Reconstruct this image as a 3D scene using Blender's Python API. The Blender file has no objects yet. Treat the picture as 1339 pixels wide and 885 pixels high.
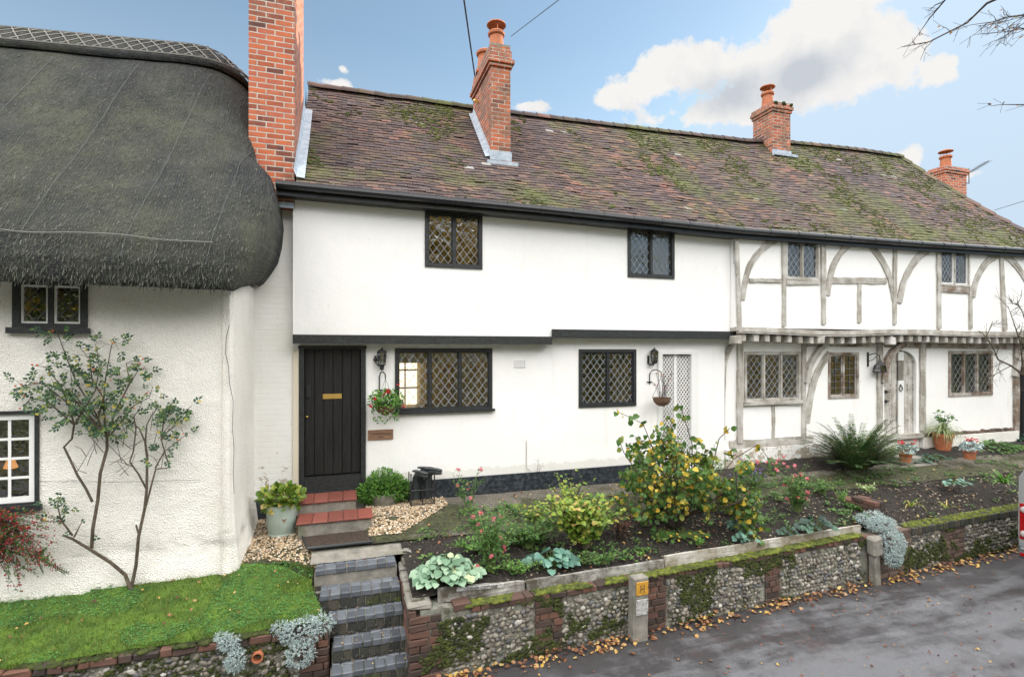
import bpy, bmesh, math, random
from mathutils import Vector, Matrix, noise
from math import sin, cos, tan, atan, radians, pi
R = random.Random(11)
V = Vector
S = bpy.context.scene
COL = S.collection
# ------------------------------------------------------------------ camera
FPX, CXP, HYP, CAMZ = 684.0, 669.5, 457.0, 3.4
YAW = radians(17.8); CA, SA = cos(YAW), sin(YAW)
cam = bpy.data.cameras.new('camera'); camo = bpy.data.objects.new('camera', cam); COL.objects.link(camo)
cam.sensor_width = 36; cam.lens = 36 * FPX / 1339; cam.clip_end = 2000; cam.clip_start = .05
cam.shift_y = (HYP - 442.5) / 1339
camo.location = (0, 0, CAMZ); camo.rotation_euler = (radians(90), 0, -YAW)
S.camera = camo
# ------------------------------------------------------------------ sun, exposure
SUN_AZ, SUN_EL = radians(19), radians(15)          # azimuth from +X towards +Y
sl = bpy.data.lights.new('sun', 'SUN'); sl.energy = 3.2; sl.angle = radians(.6); sl.color = (1, .84, .64)
so = bpy.data.objects.new('sun', sl); COL.objects.link(so)
sd = V((cos(SUN_EL) * cos(SUN_AZ), cos(SUN_EL) * sin(SUN_AZ), sin(SUN_EL)))
so.rotation_euler = sd.to_track_quat('Z', 'Y').to_euler(); so.location = (30, 12, 30)
S.view_settings.view_transform = 'Standard'; S.view_settings.look = 'None'
S.view_settings.exposure = 0.98; S.view_settings.gamma = 1
S.view_settings.use_curve_mapping = False
S.cycles.max_bounces = 8; S.cycles.transparent_max_bounces = 16

# ------------------------------------------------------------------ node helper
class NT:
    def __init__(s, tree): s.t = tree
    def n(s, typ, **kw):
        nd = s.t.nodes.new('ShaderNode' + typ)
        for k, v in kw.items(): setattr(nd, k, v)
        return nd
    def put(s, inp, v):
        if isinstance(v, bpy.types.NodeSocket): s.t.links.new(v, inp)
        elif v is not None:
            if hasattr(inp.default_value, '__len__') and hasattr(v, '__len__'):
                v = tuple(v)
                if len(inp.default_value) == 4 and len(v) == 3: v = v + (1,)
            inp.default_value = v
    def m(s, op, a, b=None, c=None, clamp=False):
        nd = s.n('Math', operation=op, use_clamp=clamp); s.put(nd.inputs[0], a)
        if b is not None: s.put(nd.inputs[1], b)
        if c is not None: s.put(nd.inputs[2], c)
        return nd.outputs[0]
    def pos(s): return s.n('NewGeometry').outputs['Position']
    def obj(s): return s.n('TexCoord').outputs['Object']
    def scale(s, vec, sc):
        nd = s.n('Mapping'); s.put(nd.inputs['Vector'], vec); nd.inputs['Scale'].default_value = sc; return nd.outputs[0]
    def noise(s, vec, scale, detail=4, rough=.55, dist=0, out='Fac'):
        nd = s.n('TexNoise'); s.put(nd.inputs['Vector'], vec); nd.inputs['Scale'].default_value = scale
        nd.inputs['Detail'].default_value = detail; nd.inputs['Roughness'].default_value = rough
        nd.inputs['Distortion'].default_value = dist; return nd.outputs[out]
    def voro(s, vec, scale, feat='F1', out='Distance', rnd=1):
        nd = s.n('TexVoronoi', feature=feat); s.put(nd.inputs['Vector'], vec); nd.inputs['Scale'].default_value = scale
        nd.inputs['Randomness'].default_value = rnd; return nd.outputs[out]
    def ramp(s, f, pts, interp='LINEAR'):
        nd = s.n('ValToRGB'); cr = nd.color_ramp; cr.interpolation = interp
        while len(cr.elements) < len(pts): cr.elements.new(.5)
        for e, (p, c) in zip(cr.elements, pts):
            e.position = p; e.color = (tuple(c) + (1,)) if hasattr(c, '__len__') else (c, c, c, 1)
        s.put(nd.inputs[0], f); return nd.outputs[0]
    def mix(s, f, a, b, mode='MIX'):
        nd = s.n('Mix', data_type='RGBA', blend_type=mode); s.put(nd.inputs[0], f); s.put(nd.inputs[6], a); s.put(nd.inputs[7], b)
        return nd.outputs[2]
    def sep(s, v):
        nd = s.n('SeparateXYZ'); s.put(nd.inputs[0], v); return nd.outputs
    def comb(s, x, y, z):
        nd = s.n('CombineXYZ'); s.put(nd.inputs[0], x); s.put(nd.inputs[1], y); s.put(nd.inputs[2], z); return nd.outputs[0]
    def bump(s, h, strength=.5, dist=.01, nrm=None):
        nd = s.n('Bump'); s.put(nd.inputs['Height'], h); nd.inputs['Strength'].default_value = strength
        nd.inputs['Distance'].default_value = dist
        if nrm is not None: s.put(nd.inputs['Normal'], nrm)
        return nd.outputs[0]
    def wallmap(s):
        g = s.n('NewGeometry'); p = s.sep(g.outputs['Position']); q = s.sep(g.outputs['True Normal'])
        f = s.m('GREATER_THAN', s.m('ABSOLUTE', q[0]), .6)
        u = s.m('ADD', s.m('MULTIPLY', p[1], f), s.m('MULTIPLY', p[0], s.m('SUBTRACT', 1, f)))
        return s.comb(u, p[2], 0)
    def rand(s): return s.n('NewGeometry').outputs['Random Per Island']

MATS = {}
def mat(name, col=None, rough=.8, spec=None, metal=0, fn=None):
    if name in MATS: return MATS[name]
    m = bpy.data.materials.new(name); m.use_nodes = True
    T = NT(m.node_tree); b = m.node_tree.nodes['Principled BSDF']
    b.inputs['Roughness'].default_value = rough; b.inputs['Metallic'].default_value = metal
    if spec is not None: b.inputs['Specular IOR Level'].default_value = spec
    if col is not None: T.put(b.inputs['Base Color'], col)
    if fn: fn(T, b)
    MATS[name] = m
    return m

# ------------------------------------------------------------------ world: Nishita sky with cumulus
w = bpy.data.worlds.new('World'); S.world = w; w.use_nodes = True
T = NT(w.node_tree); bg = w.node_tree.nodes['Background']
sky = T.n('TexSky', sky_type='NISHITA'); sky.sun_disc = False
sky.sun_elevation = SUN_EL; sky.sun_rotation = radians(90) - SUN_AZ
sky.altitude = 50; sky.air_density = 1; sky.dust_density = .6; sky.ozone_density = 2.2
d = T.n('TexCoord').outputs['Generated']
dn = T.n('VectorMath', operation='NORMALIZE'); T.put(dn.inputs[0], d); dv = dn.outputs[0]
q = T.sep(dv)
az = T.m('ARCTAN2', q[0], q[1]); el = T.m('ARCSINE', q[2])
n1 = T.noise(dv, 3.2, 9, .58); n2 = T.noise(dv, 9, 8, .62); n3 = T.noise(dv, 30, 5, .6)
def blob(u, v, ru, rv):
    t = (u - CXP) / FPX; a0 = YAW + atan(t); e0 = atan((HYP - v) / FPX * cos(atan(t)))
    k = cos(atan(t)) ** 2 / FPX
    x = T.m('DIVIDE', T.m('SUBTRACT', az, a0), ru * k); y = T.m('DIVIDE', T.m('SUBTRACT', el, e0), rv * cos(atan(t)) / FPX)
    r = T.m('ADD', T.m('MULTIPLY', x, x), T.m('MULTIPLY', y, y))
    return T.m('EXPONENT', T.m('MULTIPLY', r, -1))
bl = None
for a in [(835, 108, 44, 26), (870, 88, 36, 24), (930, 88, 46, 26), (1000, 92, 54, 36), (1065, 50, 62, 50), (1130, 62, 62, 40), (1190, 78, 48, 34), (1075, 8, 52, 30),
          (910, 150, 70, 18), (985, 145, 46, 18), (795, 128, 22, 10), (1238, 92, 28, 20), (1095, 100, 40, 26), (440, 110, 24, 7), (1190, 205, 26, 14), (1250, 232, 40, 9), (448, 90, 10, 6), (690, 140, 22, 6)]:
    g = blob(*a); bl = g if bl is None else T.m('ADD', bl, g)
nn = T.m('ADD', T.m('MULTIPLY', T.m('SUBTRACT', n2, .5), 2.3), T.m('MULTIPLY', T.m('SUBTRACT', n3, .5), 1.7))
fld = T.m('ADD', T.m('MINIMUM', bl, 1.25), nn)
inv = T.m('LESS_THAN', T.m('ABSOLUTE', T.m('SUBTRACT', az, YAW)), radians(56))     # sector of the scattered cumulus
outm = T.m('SUBTRACT', 1, inv)
vm = T.ramp(fld, [(.50, 0), (.62, .5), (.84, 1)])
vm = T.m('MULTIPLY', vm, T.m('GREATER_THAN', bl, .06))
vm = T.m('MULTIPLY', vm, inv)
g2_ = T.m('ADD', blob(950, 125, 70, 26), blob(1060, 95, 42, 20))
shade = T.ramp(T.m('ADD', g2_, T.m('MULTIPLY', T.m('SUBTRACT', n2, .5), 2.0)), [(.1, (1, .985, .96)), (1.3, (.64, .68, .74))])
# unseen bright cloud added outside the view to light the house fronts
of = T.ramp(T.m('ADD', n1, T.m('MULTIPLY', n2, .25)), [(.50, 0), (.60, 1)])
om = T.m('MULTIPLY', of, outm)
om = T.m('MULTIPLY', om, T.ramp(q[2], [(.30, 0), (.52, 1)]))
vis = T.mix(1, sky.outputs[0], (1, 1, 1, 1), 'MULTIPLY')
haze = T.ramp(q[2], [(0.0, 1), (.20, .75), (.50, .22)])
vis = T.mix(1, vis, (2.6, 3.3, 4.5, 1), 'DARKEN')
vis = T.mix(1, vis, (1.32, 1.33, 1.2, 1), 'MULTIPLY')
CL = 29.0
vis = T.mix(T.m('MULTIPLY', haze, .85), vis, (2.95, 3.6, 4.25, 1))
c1 = T.mix(vm, vis, T.mix(1, shade, (4.7, 4.7, 4.7, 1), 'MULTIPLY'))
c2 = T.mix(om, c1, (CL, CL * .975, CL * .95, 1))
T.put(bg.inputs['Color'], c2); bg.inputs['Strength'].default_value = .1

# ------------------------------------------------------------------ placing helpers
def at(u, v, Y):
    t = (u - CXP) / FPX; fz = Y / (CA - t * SA)
    return V((fz * (SA + t * CA), Y, CAMZ - (v - HYP) / FPX * fz))
def wx(u, Y): return at(u, 0, Y).x
def wz(u, v, Y): return at(u, v, Y).z
def atz(u, v, z):
    t = (u - CXP) / FPX; fz = FPX * (CAMZ - z) / (v - HYP)
    return V((fz * (SA + t * CA), fz * (CA - t * SA), z))
def lerp(a, b, t): return a + (b - a) * t
def sstep(a, b, x):
    t = max(0, min(1, (x - a) / (b - a))); return t * t * (3 - 2 * t)
def plerp(pts, x):
    if x <= pts[0][0]: return pts[0][1]
    for (a, p), (b, q_) in zip(pts, pts[1:]):
        if x <= b: return lerp(p, q_, (x - a) / (b - a))
    return pts[-1][1]

# ------------------------------------------------------------------ objects
def tag(o, label=None, cat=None, group=None, kind=None):
    if label: o['label'] = label
    if cat: o['category'] = cat
    if group: o['group'] = group
    if kind: o['kind'] = kind
    return o
def thing(name, label, cat, loc=(0, 0, 0), group=None):
    o = bpy.data.objects.new(name, None); COL.objects.link(o); o.location = loc
    o.empty_display_size = .1
    return tag(o, label, cat, group)
def rootloc(o):
    p = V((0, 0, 0))
    while o: p += V(o.location); o = o.parent
    return p
def icos(sub):
    bm = bmesh.new(); bmesh.ops.create_icosphere(bm, subdivisions=sub, radius=1)
    vs = [v.co.copy() for v in bm.verts]; fs = [[v.index for v in f.verts] for f in bm.faces]; bm.free(); return vs, fs
ICO = {1: icos(1), 2: icos(2), 3: icos(3)}
class MB:
    def __init__(s, M=None): s.v = []; s.f = []; s.M = M; s.uv = {}; s.mi = {}; s.cur = 0
    def add(s, vs, fs, uvs=None):
        n = len(s.v)
        s.v += [(s.M @ V(p)) if s.M else p for p in vs]
        for i, f in enumerate(fs):
            if uvs: s.uv[len(s.f)] = uvs[i]
            if s.cur: s.mi[len(s.f)] = s.cur
            s.f.append([n + k for k in f])
        return n
    def box(s, x0, x1, y0, y1, z0, z1, j=0):
        if x0 > x1: x0, x1 = x1, x0
        if y0 > y1: y0, y1 = y1, y0
        if z0 > z1: z0, z1 = z1, z0
        vs = [(x, y, z) for x in (x0, x1) for y in (y0, y1) for z in (z0, z1)]
        if j: vs = [(a + R.uniform(-j, j), b + R.uniform(-j, j), c + R.uniform(-j, j)) for a, b, c in vs]
        fs = [(0, 1, 3, 2), (4, 6, 7, 5), (0, 4, 5, 1), (2, 3, 7, 6), (0, 2, 6, 4), (1, 5, 7, 3)]
        L = (x1 - x0, y1 - y0, z1 - z0); ax = L.index(max(L)); o = R.uniform(0, 9)
        oth = [k for k in (0, 1, 2) if k != ax]
        uvs = [[(vs[k][ax] + o, vs[k][oth[0]] + vs[k][oth[1]] + o) for k in f] for f in fs]
        s.add(vs, fs, uvs)
    def cbox(s, x0, x1, y0, y1, z0, z1, c=.006, j=0):
        """box with chamfered edges"""
        cx, cy, cz = (x0 + x1) / 2, (y0 + y1) / 2, (z0 + z1) / 2
        hx, hy, hz = abs(x1 - x0) / 2, abs(y1 - y0) / 2, abs(z1 - z0) / 2
        c = min(c, hx * .6, hy * .6, hz * .6)
        vs = []; ix = {}
        for sx in (-1, 1):
            for sy in (-1, 1):
                for sz in (-1, 1):
                    jj = V((R.uniform(-j, j), R.uniform(-j, j), R.uniform(-j, j))) if j else V((0, 0, 0))
                    for k in range(3):
                        p = [sx * (hx - (c if k != 0 else 0)), sy * (hy - (c if k != 1 else 0)), sz * (hz - (c if k != 2 else 0))]
                        ix[(sx, sy, sz, k)] = len(vs); vs.append(V(p) + jj + V((cx, cy, cz)))
        fs = []
        for a in (-1, 1):
            for k in range(3):
                o1, o2 = [i for i in range(3) if i != k]
                def key(p, q):
                    t = [0, 0, 0]; t[k] = a; t[o1] = p; t[o2] = q; return ix[(t[0], t[1], t[2], k)]
                fs.append([key(-1, -1), key(1, -1), key(1, 1), key(-1, 1)])
        for k in range(3):
            o1, o2 = [i for i in range(3) if i != k]
            for p in (-1, 1):
                for q_ in (-1, 1):
                    def kk(a, kf):
                        t = [0, 0, 0]; t[k] = a; t[o1] = p; t[o2] = q_; return ix[(t[0], t[1], t[2], kf)]
                    fs.append([kk(-1, o1), kk(1, o1), kk(1, o2), kk(-1, o2)])
        for sx in (-1, 1):
            for sy in (-1, 1):
                for sz in (-1, 1): fs.append([ix[(sx, sy, sz, 0)], ix[(sx, sy, sz, 1)], ix[(sx, sy, sz, 2)]])
        s.add(vs, fs)
    def tube(s, pts, r, n=6, cap=True):
        pts = [V(p) for p in pts]; k = len(pts)
        rr = r if hasattr(r, '__len__') else [r] * k
        d0 = (pts[1] - pts[0]).normalized()
        nx = d0.orthogonal().normalized(); vs = []; prev = d0
        for i in range(k):
            dd = (pts[min(i + 1, k - 1)] - pts[max(i - 1, 0)]).normalized()
            if dd.length < 1e-6: dd = prev
            nx = (nx - dd * nx.dot(dd))
            nx = nx.normalized() if nx.length > 1e-5 else dd.orthogonal().normalized()
            ny = dd.cross(nx); prev = dd
            for a in range(n):
                th = 2 * pi * a / n; vs.append(pts[i] + (nx * cos(th) + ny * sin(th)) * rr[i])
        fs = [[i * n + a, i * n + (a + 1) % n, (i + 1) * n + (a + 1) % n, (i + 1) * n + a] for i in range(k - 1) for a in range(n)]
        if cap: fs += [list(range(n))[::-1], [(k - 1) * n + a for a in range(n)]]
        s.add(vs, fs)
    def lathe(s, c, prof, n=24, cap=True):
        vs = [(c[0] + r * cos(2 * pi * a / n), c[1] + r * sin(2 * pi * a / n), c[2] + z) for r, z in prof for a in range(n)]
        fs = [[i * n + a, i * n + (a + 1) % n, (i + 1) * n + (a + 1) % n, (i + 1) * n + a] for i in range(len(prof) - 1) for a in range(n)]
        if cap: fs += [list(range(n))[::-1], [(len(prof) - 1) * n + a for a in range(n)]]
        s.add(vs, fs)
    def blobm(s, c, r, sub=1, j=.15, rot=None):
        vs, fs = ICO[sub]; r = r if hasattr(r, '__len__') else (r, r, r)
        M3 = rot or Matrix.Identity(3)
        s.add([V(c) + M3 @ V((p.x * r[0] * (1 + R.uniform(-j, j)), p.y * r[1] * (1 + R.uniform(-j, j)), p.z * r[2] * (1 + R.uniform(-j, j)))) for p in vs], fs)
    def strip(s, pts, wd, y0, y1):
        """flat band following (x,z) points, between depths y0..y1"""
        n = len(pts); vs = []; L = 0; o = R.uniform(0, 9); us = []
        for i in range(n):
            a = V(pts[max(i - 1, 0)]); b = V(pts[min(i + 1, n - 1)]); dd = (b - a).normalized(); nr = V((-dd.y, dd.x))
            ww = wd[i] if hasattr(wd, '__len__') else wd
            p = V(pts[i]); l = p + nr * ww / 2; r_ = p - nr * ww / 2
            if i: L += (p - V(pts[i - 1])).length
            us.append(L + o)
            vs += [(l.x, y0, l.y), (r_.x, y0, r_.y), (r_.x, y1, r_.y), (l.x, y1, l.y)]
        fs = []; uvs = []
        for i in range(n - 1):
            a = i * 4; b = a + 4
            for p, q_, k in ((0, 1, 0), (1, 2, 1), (2, 3, 2), (3, 0, 3)):
                fs.append([a + p, a + q_, b + q_, b + p]); c0 = k * .13 + o
                uvs.append([(us[i], c0), (us[i], c0 + .13), (us[i + 1], c0 + .13), (us[i + 1], c0)])
        fs += [[3, 2, 1, 0], [(n - 1) * 4 + k for k in range(4)]]; uvs += [[(0, 0)] * 4] * 2
        s.add(vs, fs, uvs)
    def leaf(s, p, d, n, L, W, big=False, curl=.15):
        d = V(d).normalized(); n = V(n); sd_ = d.cross(n)
        sd_ = sd_.normalized() if sd_.length > 1e-4 else d.orthogonal().normalized()
        n = sd_.cross(d); p = V(p)
        if not big:
            s.add([p, p + d * L * .45 + sd_ * W / 2 + n * W * curl, p + d * L, p + d * L * .45 - sd_ * W / 2 + n * W * curl], [(0, 1, 2), (0, 2, 3)])
        else:
            c = curl * L
            s.add([p, p + d * L * .25 + sd_ * W * .45 + n * c * .5, p + d * L * .65 + sd_ * W * .42 + n * c * .4, p + d * L - n * c,
                   p + d * L * .65 - sd_ * W * .42 + n * c * .4, p + d * L * .25 - sd_ * W * .45 + n * c * .5,
                   p + d * L * .25 + n * c * .2, p + d * L * .65 + n * c * .05],
                  [(0, 1, 6), (1, 2, 7, 6), (2, 3, 7), (0, 6, 5), (6, 7, 4, 5), (7, 3, 4)])
    def grid(s, xs, ys, fn):
        n = len(xs); s.add([(x, y, fn(x, y)) for y in ys for x in xs],
                           [[j * n + i, j * n + i + 1, (j + 1) * n + i + 1, (j + 1) * n + i] for j in range(len(ys) - 1) for i in range(n - 1)])
    def build(s, name, m, parent=None, smooth=False, local=False, label=None):
        off = V((0, 0, 0)) if (local or parent is None) else rootloc(parent)
        me = bpy.data.meshes.new(name)
        me.from_pydata([tuple(V(p) - off) for p in s.v], [], s.f)
        for mm in (m if isinstance(m, (list, tuple)) else [m]): me.materials.append(mm)
        if s.uv:
            ul = me.uv_layers.new(name='UVMap')
            for pl in me.polygons:
                q_ = s.uv.get(pl.index)
                if q_:
                    for k, li in enumerate(pl.loop_indices): ul.data[li].uv = q_[k]
        if s.mi:
            for i, k in s.mi.items(): me.polygons[i].material_index = k
        if smooth: me.polygons.foreach_set('use_smooth', [True] * len(me.polygons))
        me.update()
        o = bpy.data.objects.new(name, me); COL.objects.link(o)
        if parent: o.parent = parent
        if label: o['label'] = label
        return o
def rv(): 
    while True:
        p = V((R.uniform(-1, 1), R.uniform(-1, 1), R.uniform(-1, 1)))
        if .01 < p.length < 1: return p.normalized()
def linsp(a, b, n): return [a + (b - a) * i / n for i in range(n + 1)]
def copy_tree(o, parent=None):
    c = o.copy(); COL.objects.link(c); c.parent = parent
    for ch in list(o.children): copy_tree(ch, c)
    return c
# ------------------------------------------------------------------ materials
def f_render(T, b):
    p = T.pos(); n = T.noise(p, 1.3, 5, .6); st = T.noise(T.scale(p, (6, 6, .8)), 1, 4, .6)
    c = T.ramp(n, [(.3, (.88, .87, .85)), (.7, (.83, .825, .805))])
    c = T.mix(T.ramp(st, [(.60, 0), (.8, .35)]), c, (.58, .56, .50))
    c = T.mix(T.ramp(T.noise(p, 14, 3), [(.72, 0), (.78, .5)]), c, (.52, .50, .46))
    z = T.sep(p)[2]
    sp = T.m('MULTIPLY', T.ramp(T.m('SUBTRACT', z, T.m('MULTIPLY', T.noise(p, 3, 5, .7), .5)), [(1.05, .55), (1.45, 0)] if False else [(0, 1), (1, 0)]), 1)
    sp = T.m('MULTIPLY', T.m('LESS_THAN', T.m('SUBTRACT', z, T.m('MULTIPLY', T.noise(p, 9, 6, .8), .30)), 1.38), .35)
    c = T.mix(sp, c, (.50, .47, .38))
    c = T.mix(T.ramp(T.noise(p, .6, 5, .65), [(.5, 0), (.8, .35)]), c, (.74, .72, .66))
    c = T.mix(T.ramp(T.noise(p, 55, 2), [(.74, 0), (.77, .8)]), c, (.25, .22, .18))
    T.put(b.inputs['Base Color'], c)
    h = T.m('ADD', T.m('MULTIPLY', T.noise(p, 1.8, 3), 1.6), T.m('MULTIPLY', T.noise(p, 40, 4), .30))
    T.put(b.inputs['Normal'], T.bump(h, .5, .02))
M_render = mat('white_render', rough=.85, fn=f_render)
def f_rough(T, b):
    p = T.pos(); z = T.sep(p)[2]
    c = T.ramp(T.noise(p, 1.6, 5, .65), [(.3, (.90, .875, .82)), (.7, (.82, .795, .735))])
    c = T.mix(T.ramp(T.noise(p, 90, 3), [(.3, .4), (.5, 0)]), c, (.46, .43, .37))
    band = T.m('MULTIPLY', T.ramp(T.m('ABSOLUTE', T.m('SUBTRACT', z, 1.25)), [(.0, 1), (.14, 0)]), T.ramp(T.noise(T.scale(p, (2, 2, 5)), 1.2, 5, .7), [(.45, 0), (.7, .8)]))
    c = T.mix(band, c, (.30, .29, .26))
    low = T.m('MULTIPLY', T.ramp(z, [(.86, 1), (1.2, 0)]), T.ramp(T.noise(p, 5, 5, .7), [(.35, 0), (.7, .6)]))
    c = T.mix(low, c, (.36, .38, .26))
    T.put(b.inputs['Base Color'], c)
    h = T.m('ADD', T.voro(p, 75), T.m('MULTIPLY', T.noise(p, 4, 3), 3))
    T.put(b.inputs['Normal'], T.bump(h, .85, .012))
M_rough = mat('roughcast', rough=.9, fn=f_rough)
def brickfac(T, bw=.225, rh=.075, ms=.007, c1=(1, 1, 1), c2=(0, 0, 0), mo=(.5, .5, .5), dist=.006):
    v = T.wallmap(); p = T.pos()
    vm_ = T.n('VectorMath', operation='ADD'); T.put(vm_.inputs[0], v)
    sc = T.n('VectorMath', operation='SCALE'); T.put(sc.inputs[0], T.noise(p, 9, 3, out='Color')); sc.inputs['Scale'].default_value = dist * 2
    T.put(vm_.inputs[1], sc.outputs[0])
    nd = T.n('TexBrick'); T.put(nd.inputs['Vector'], vm_.outputs[0]); nd.inputs['Scale'].default_value = 1
    nd.inputs['Brick Width'].default_value = bw; nd.inputs['Row Height'].default_value = rh; nd.inputs['Mortar Size'].default_value = ms
    nd.inputs['Mortar Smooth'].default_value = .25; nd.inputs['Bias'].default_value = 0
    T.put(nd.inputs['Color1'], c1); T.put(nd.inputs['Color2'], c2); T.put(nd.inputs['Mortar'], mo)
    return nd.outputs['Color'], nd.outputs['Fac'], p
def f_pbrick(T, b):
    col, fac, p = brickfac(T)
    z = T.sep(p)[2]
    pe = T.m('MULTIPLY', T.ramp(z, [(1.25, 0), (1.35, 1), (1.5, 1), (1.75, 0)] if False else [(.0, 1), (1, 1)]), T.ramp(T.m('ADD', T.noise(p, 7, 5, .7), T.m('MULTIPLY', T.m('SUBTRACT', 1.62, z), .28)), [(.56, 0), (.60, 1)]))
    c = T.mix(pe, T.ramp(T.noise(p, 2, 4), [(.3, (.80, .80, .78)), (.7, (.73, .72, .68))]), (.42, .37, .30))
    T.put(b.inputs['Base Color'], c)
    h = T.m('ADD', T.m('MULTIPLY', fac, -.7), T.m('MULTIPLY', T.noise(p, 25, 4), .5))
    T.put(b.inputs['Normal'], T.bump(h, .6, .008))
M_pbrick = mat('painted_brickwork', rough=.8, fn=f_pbrick)
def f_chim(T, b):
    p0 = T.pos()
    col, fac, p = brickfac(T, c1=(0, 0, 0, 1), c2=(1, 1, 1, 1), mo=(.5, .5, .5, 1), ms=.008, dist=.004)
    c = T.ramp(T.m('ADD', T.m('MULTIPLY', col, .75), T.m('MULTIPLY', T.noise(p, 5, 3), .25)), [(.12, (.10, .035, .028)), (.3, (.36, .085, .035)), (.55, (.50, .13, .05)), (.8, (.40, .10, .055)), (.95, (.54, .19, .08))])
    c = T.mix(T.ramp(T.noise(p, 2.1, 5, .7), [(.50, 0), (.68, .75)]), c, (.15, .085, .065))
    c = T.mix(T.ramp(T.noise(p, 24, 4, .7), [(.60, 0), (.70, .5)]), c, (.45, .33, .25))
    c = T.mix(fac, c, T.ramp(T.noise(p, 11, 3), [(.3, (.58, .54, .47)), (.7, (.36, .33, .28))]))
    T.put(b.inputs['Base Color'], c)
    T.put(b.inputs['Normal'], T.bump(T.m('ADD', T.m('MULTIPLY', fac, -1), T.m('MULTIPLY', T.noise(p, 60, 4), .35)), .8, .008))
M_chim = mat('red_brick', rough=.85, fn=f_chim)
def f_chimw(T, b):
    f_chim(T, b); p = T.pos(); bc = b.inputs['Base Color']; c = bc.links[0].from_socket
    c = T.mix(T.ramp(T.noise(p, 4.2, 5, .65), [(.42, 0), (.62, .75)]), c, T.ramp(T.noise(p, 17, 4), [(.3, (.10, .055, .035)), (.7, (.27, .17, .11))]))
    c = T.mix(T.ramp(T.noise(p, 11, 5, .75), [(.56, 0), (.68, .6)]), c, (.34, .29, .20)); T.put(bc, c)
M_chimw = mat('weathered_stack_brick', rough=.88, fn=f_chimw)
def f_black(T, b):
    p = T.pos(); T.put(b.inputs['Base Color'], T.ramp(T.noise(p, 30, 4, .6), [(.4, (.012, .014, .015)), (.8, (.04, .045, .045))]))
    T.put(b.inputs['Normal'], T.bump(T.noise(T.scale(p, (3, 20, 30)), 2, 4), .5, .006))
M_black = mat('black_painted_timber', rough=.5, fn=f_black)
def f_doorb(T, b):
    p = T.pos(); T.put(b.inputs['Base Color'], T.ramp(T.noise(T.scale(p, (30, 20, 2)), 2, 4, .6), [(.4, (.010, .010, .010)), (.8, (.028, .026, .024))]))
    T.put(b.inputs['Normal'], T.bump(T.noise(T.scale(p, (40, 20, 2)), 2, 4), .4, .004))
M_doorb = mat('black_door_paint', rough=.6, spec=.3, fn=f_doorb)
def f_plinth(T, b):
    col, fac, p = brickfac(T); T.put(b.inputs['Base Color'], T.ramp(T.noise(p, 16, 4, .7), [(.45, (.012, .018, .026)), (.8, (.10, .11, .12))]))
    T.put(b.inputs['Normal'], T.bump(T.m('ADD', T.m('MULTIPLY', fac, -1), T.m('MULTIPLY', T.noise(p, 12, 4), .8)), .9, .02))
M_plinth = mat('black_painted_plinth', rough=.45, fn=f_plinth)
def oak(dark, light, nm, crack=1):
    def fn(T, b):
        uv = T.n('TexCoord').outputs['UV']; p = T.pos()
        g = T.noise(T.scale(uv, (2.2, 55, 1)), 1, 6, .65); g2 = T.noise(T.scale(uv, (1.2, 12, 1)), 1, 4, .6)
        c = T.mix(T.ramp(T.m('ADD', T.m('MULTIPLY', g, .6), T.m('MULTIPLY', g2, .4)), [(.35, 0), (.65, 1)]), dark, light)
        c = T.mix(T.ramp(T.noise(p, 3.2, 5, .7), [(.42, 0), (.66, .7)]), c, (.68, .67, .64))
        c = T.mix(T.ramp(g, [(.26, crack), (.36, 0)]), c, (.05, .04, .03))
        T.put(b.inputs['Base Color'], c); T.put(b.inputs['Normal'], T.bump(T.m('ADD', g, g2), .8, .012))
    return mat(nm, rough=.85, fn=fn)
M_oak = oak((.14, .12, .098), (.52, .485, .42), 'weathered_oak')
M_oakb = oak((.09, .06, .042), (.27, .20, .145), 'brown_oak')
M_board = oak((.13, .11, .075), (.33, .28, .19), 'softwood_board', 0)
M_boardd = oak((.05, .045, .035), (.14, .12, .09), 'damp_board', 0)
def f_tile(T, b):
    p = T.pos(); r = T.rand(); s_ = T.sep(p)
    c = T.ramp(r, [(0, (.060, .040, .037)), (.25, (.085, .054, .048)), (.5, (.112, .071, .060)), (.7, (.084, .061, .064)), (.86, (.135, .082, .066)), (.955, (.19, .10, .075)), (.993, (.30, .29, .27))], 'CONSTANT')
    c = T.mix(T.ramp(T.noise(p, .55, 4, .6), [(.5, 0), (.68, .6)]), c, T.mix(.5, c, (.035, .036, .045)))
    rd = T.noise(p, .8, 3)
    c = T.mix(T.m('MULTIPLY', T.ramp(rd, [(.55, 0), (.7, .6)]), T.m('GREATER_THAN', r, .45)), c, (.24, .10, .07))
    li = T.ramp(T.noise(p, 22, 4, .7), [(.62, 0), (.70, .4)]); c = T.mix(li, c, (.20, .20, .17))
    zone = T.noise(p, .75, 5, .62)
    eav = T.ramp(s_[2], [(0, 0), (1, 1)])
    low = T.m('MULTIPLY', T.m('LESS_THAN', s_[2], 6.1), .045)
    hi = T.m('ADD', T.ramp(T.m('MULTIPLY', s_[0], .07), [(.35, 0), (1, .085)]), T.ramp(T.m('SUBTRACT', s_[2], 7.4), [(.4, 0), (1, .06)]))
    mz = T.m('ADD', T.m('ADD', zone, T.m('MULTIPLY', T.noise(p, 9, 5, .7), .38)), T.m('ADD', low, hi))
    mz = T.m('ADD', mz, T.m('MULTIPLY', T.m('SUBTRACT', r, .5), .06))
    c = T.mix(T.ramp(mz, [(.70, 0), (.90, .85)]), c, T.ramp(T.noise(p, 5, 3), [(.3, (.040, .050, .014)), (.7, (.115, .13, .028))]))
    T.put(b.inputs['Base Color'], c)
    T.put(b.inputs['Normal'], T.bump(T.noise(p, 45, 4), .7, .006))
M_tile = mat('clay_tile', rough=.82, fn=f_tile)
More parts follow.
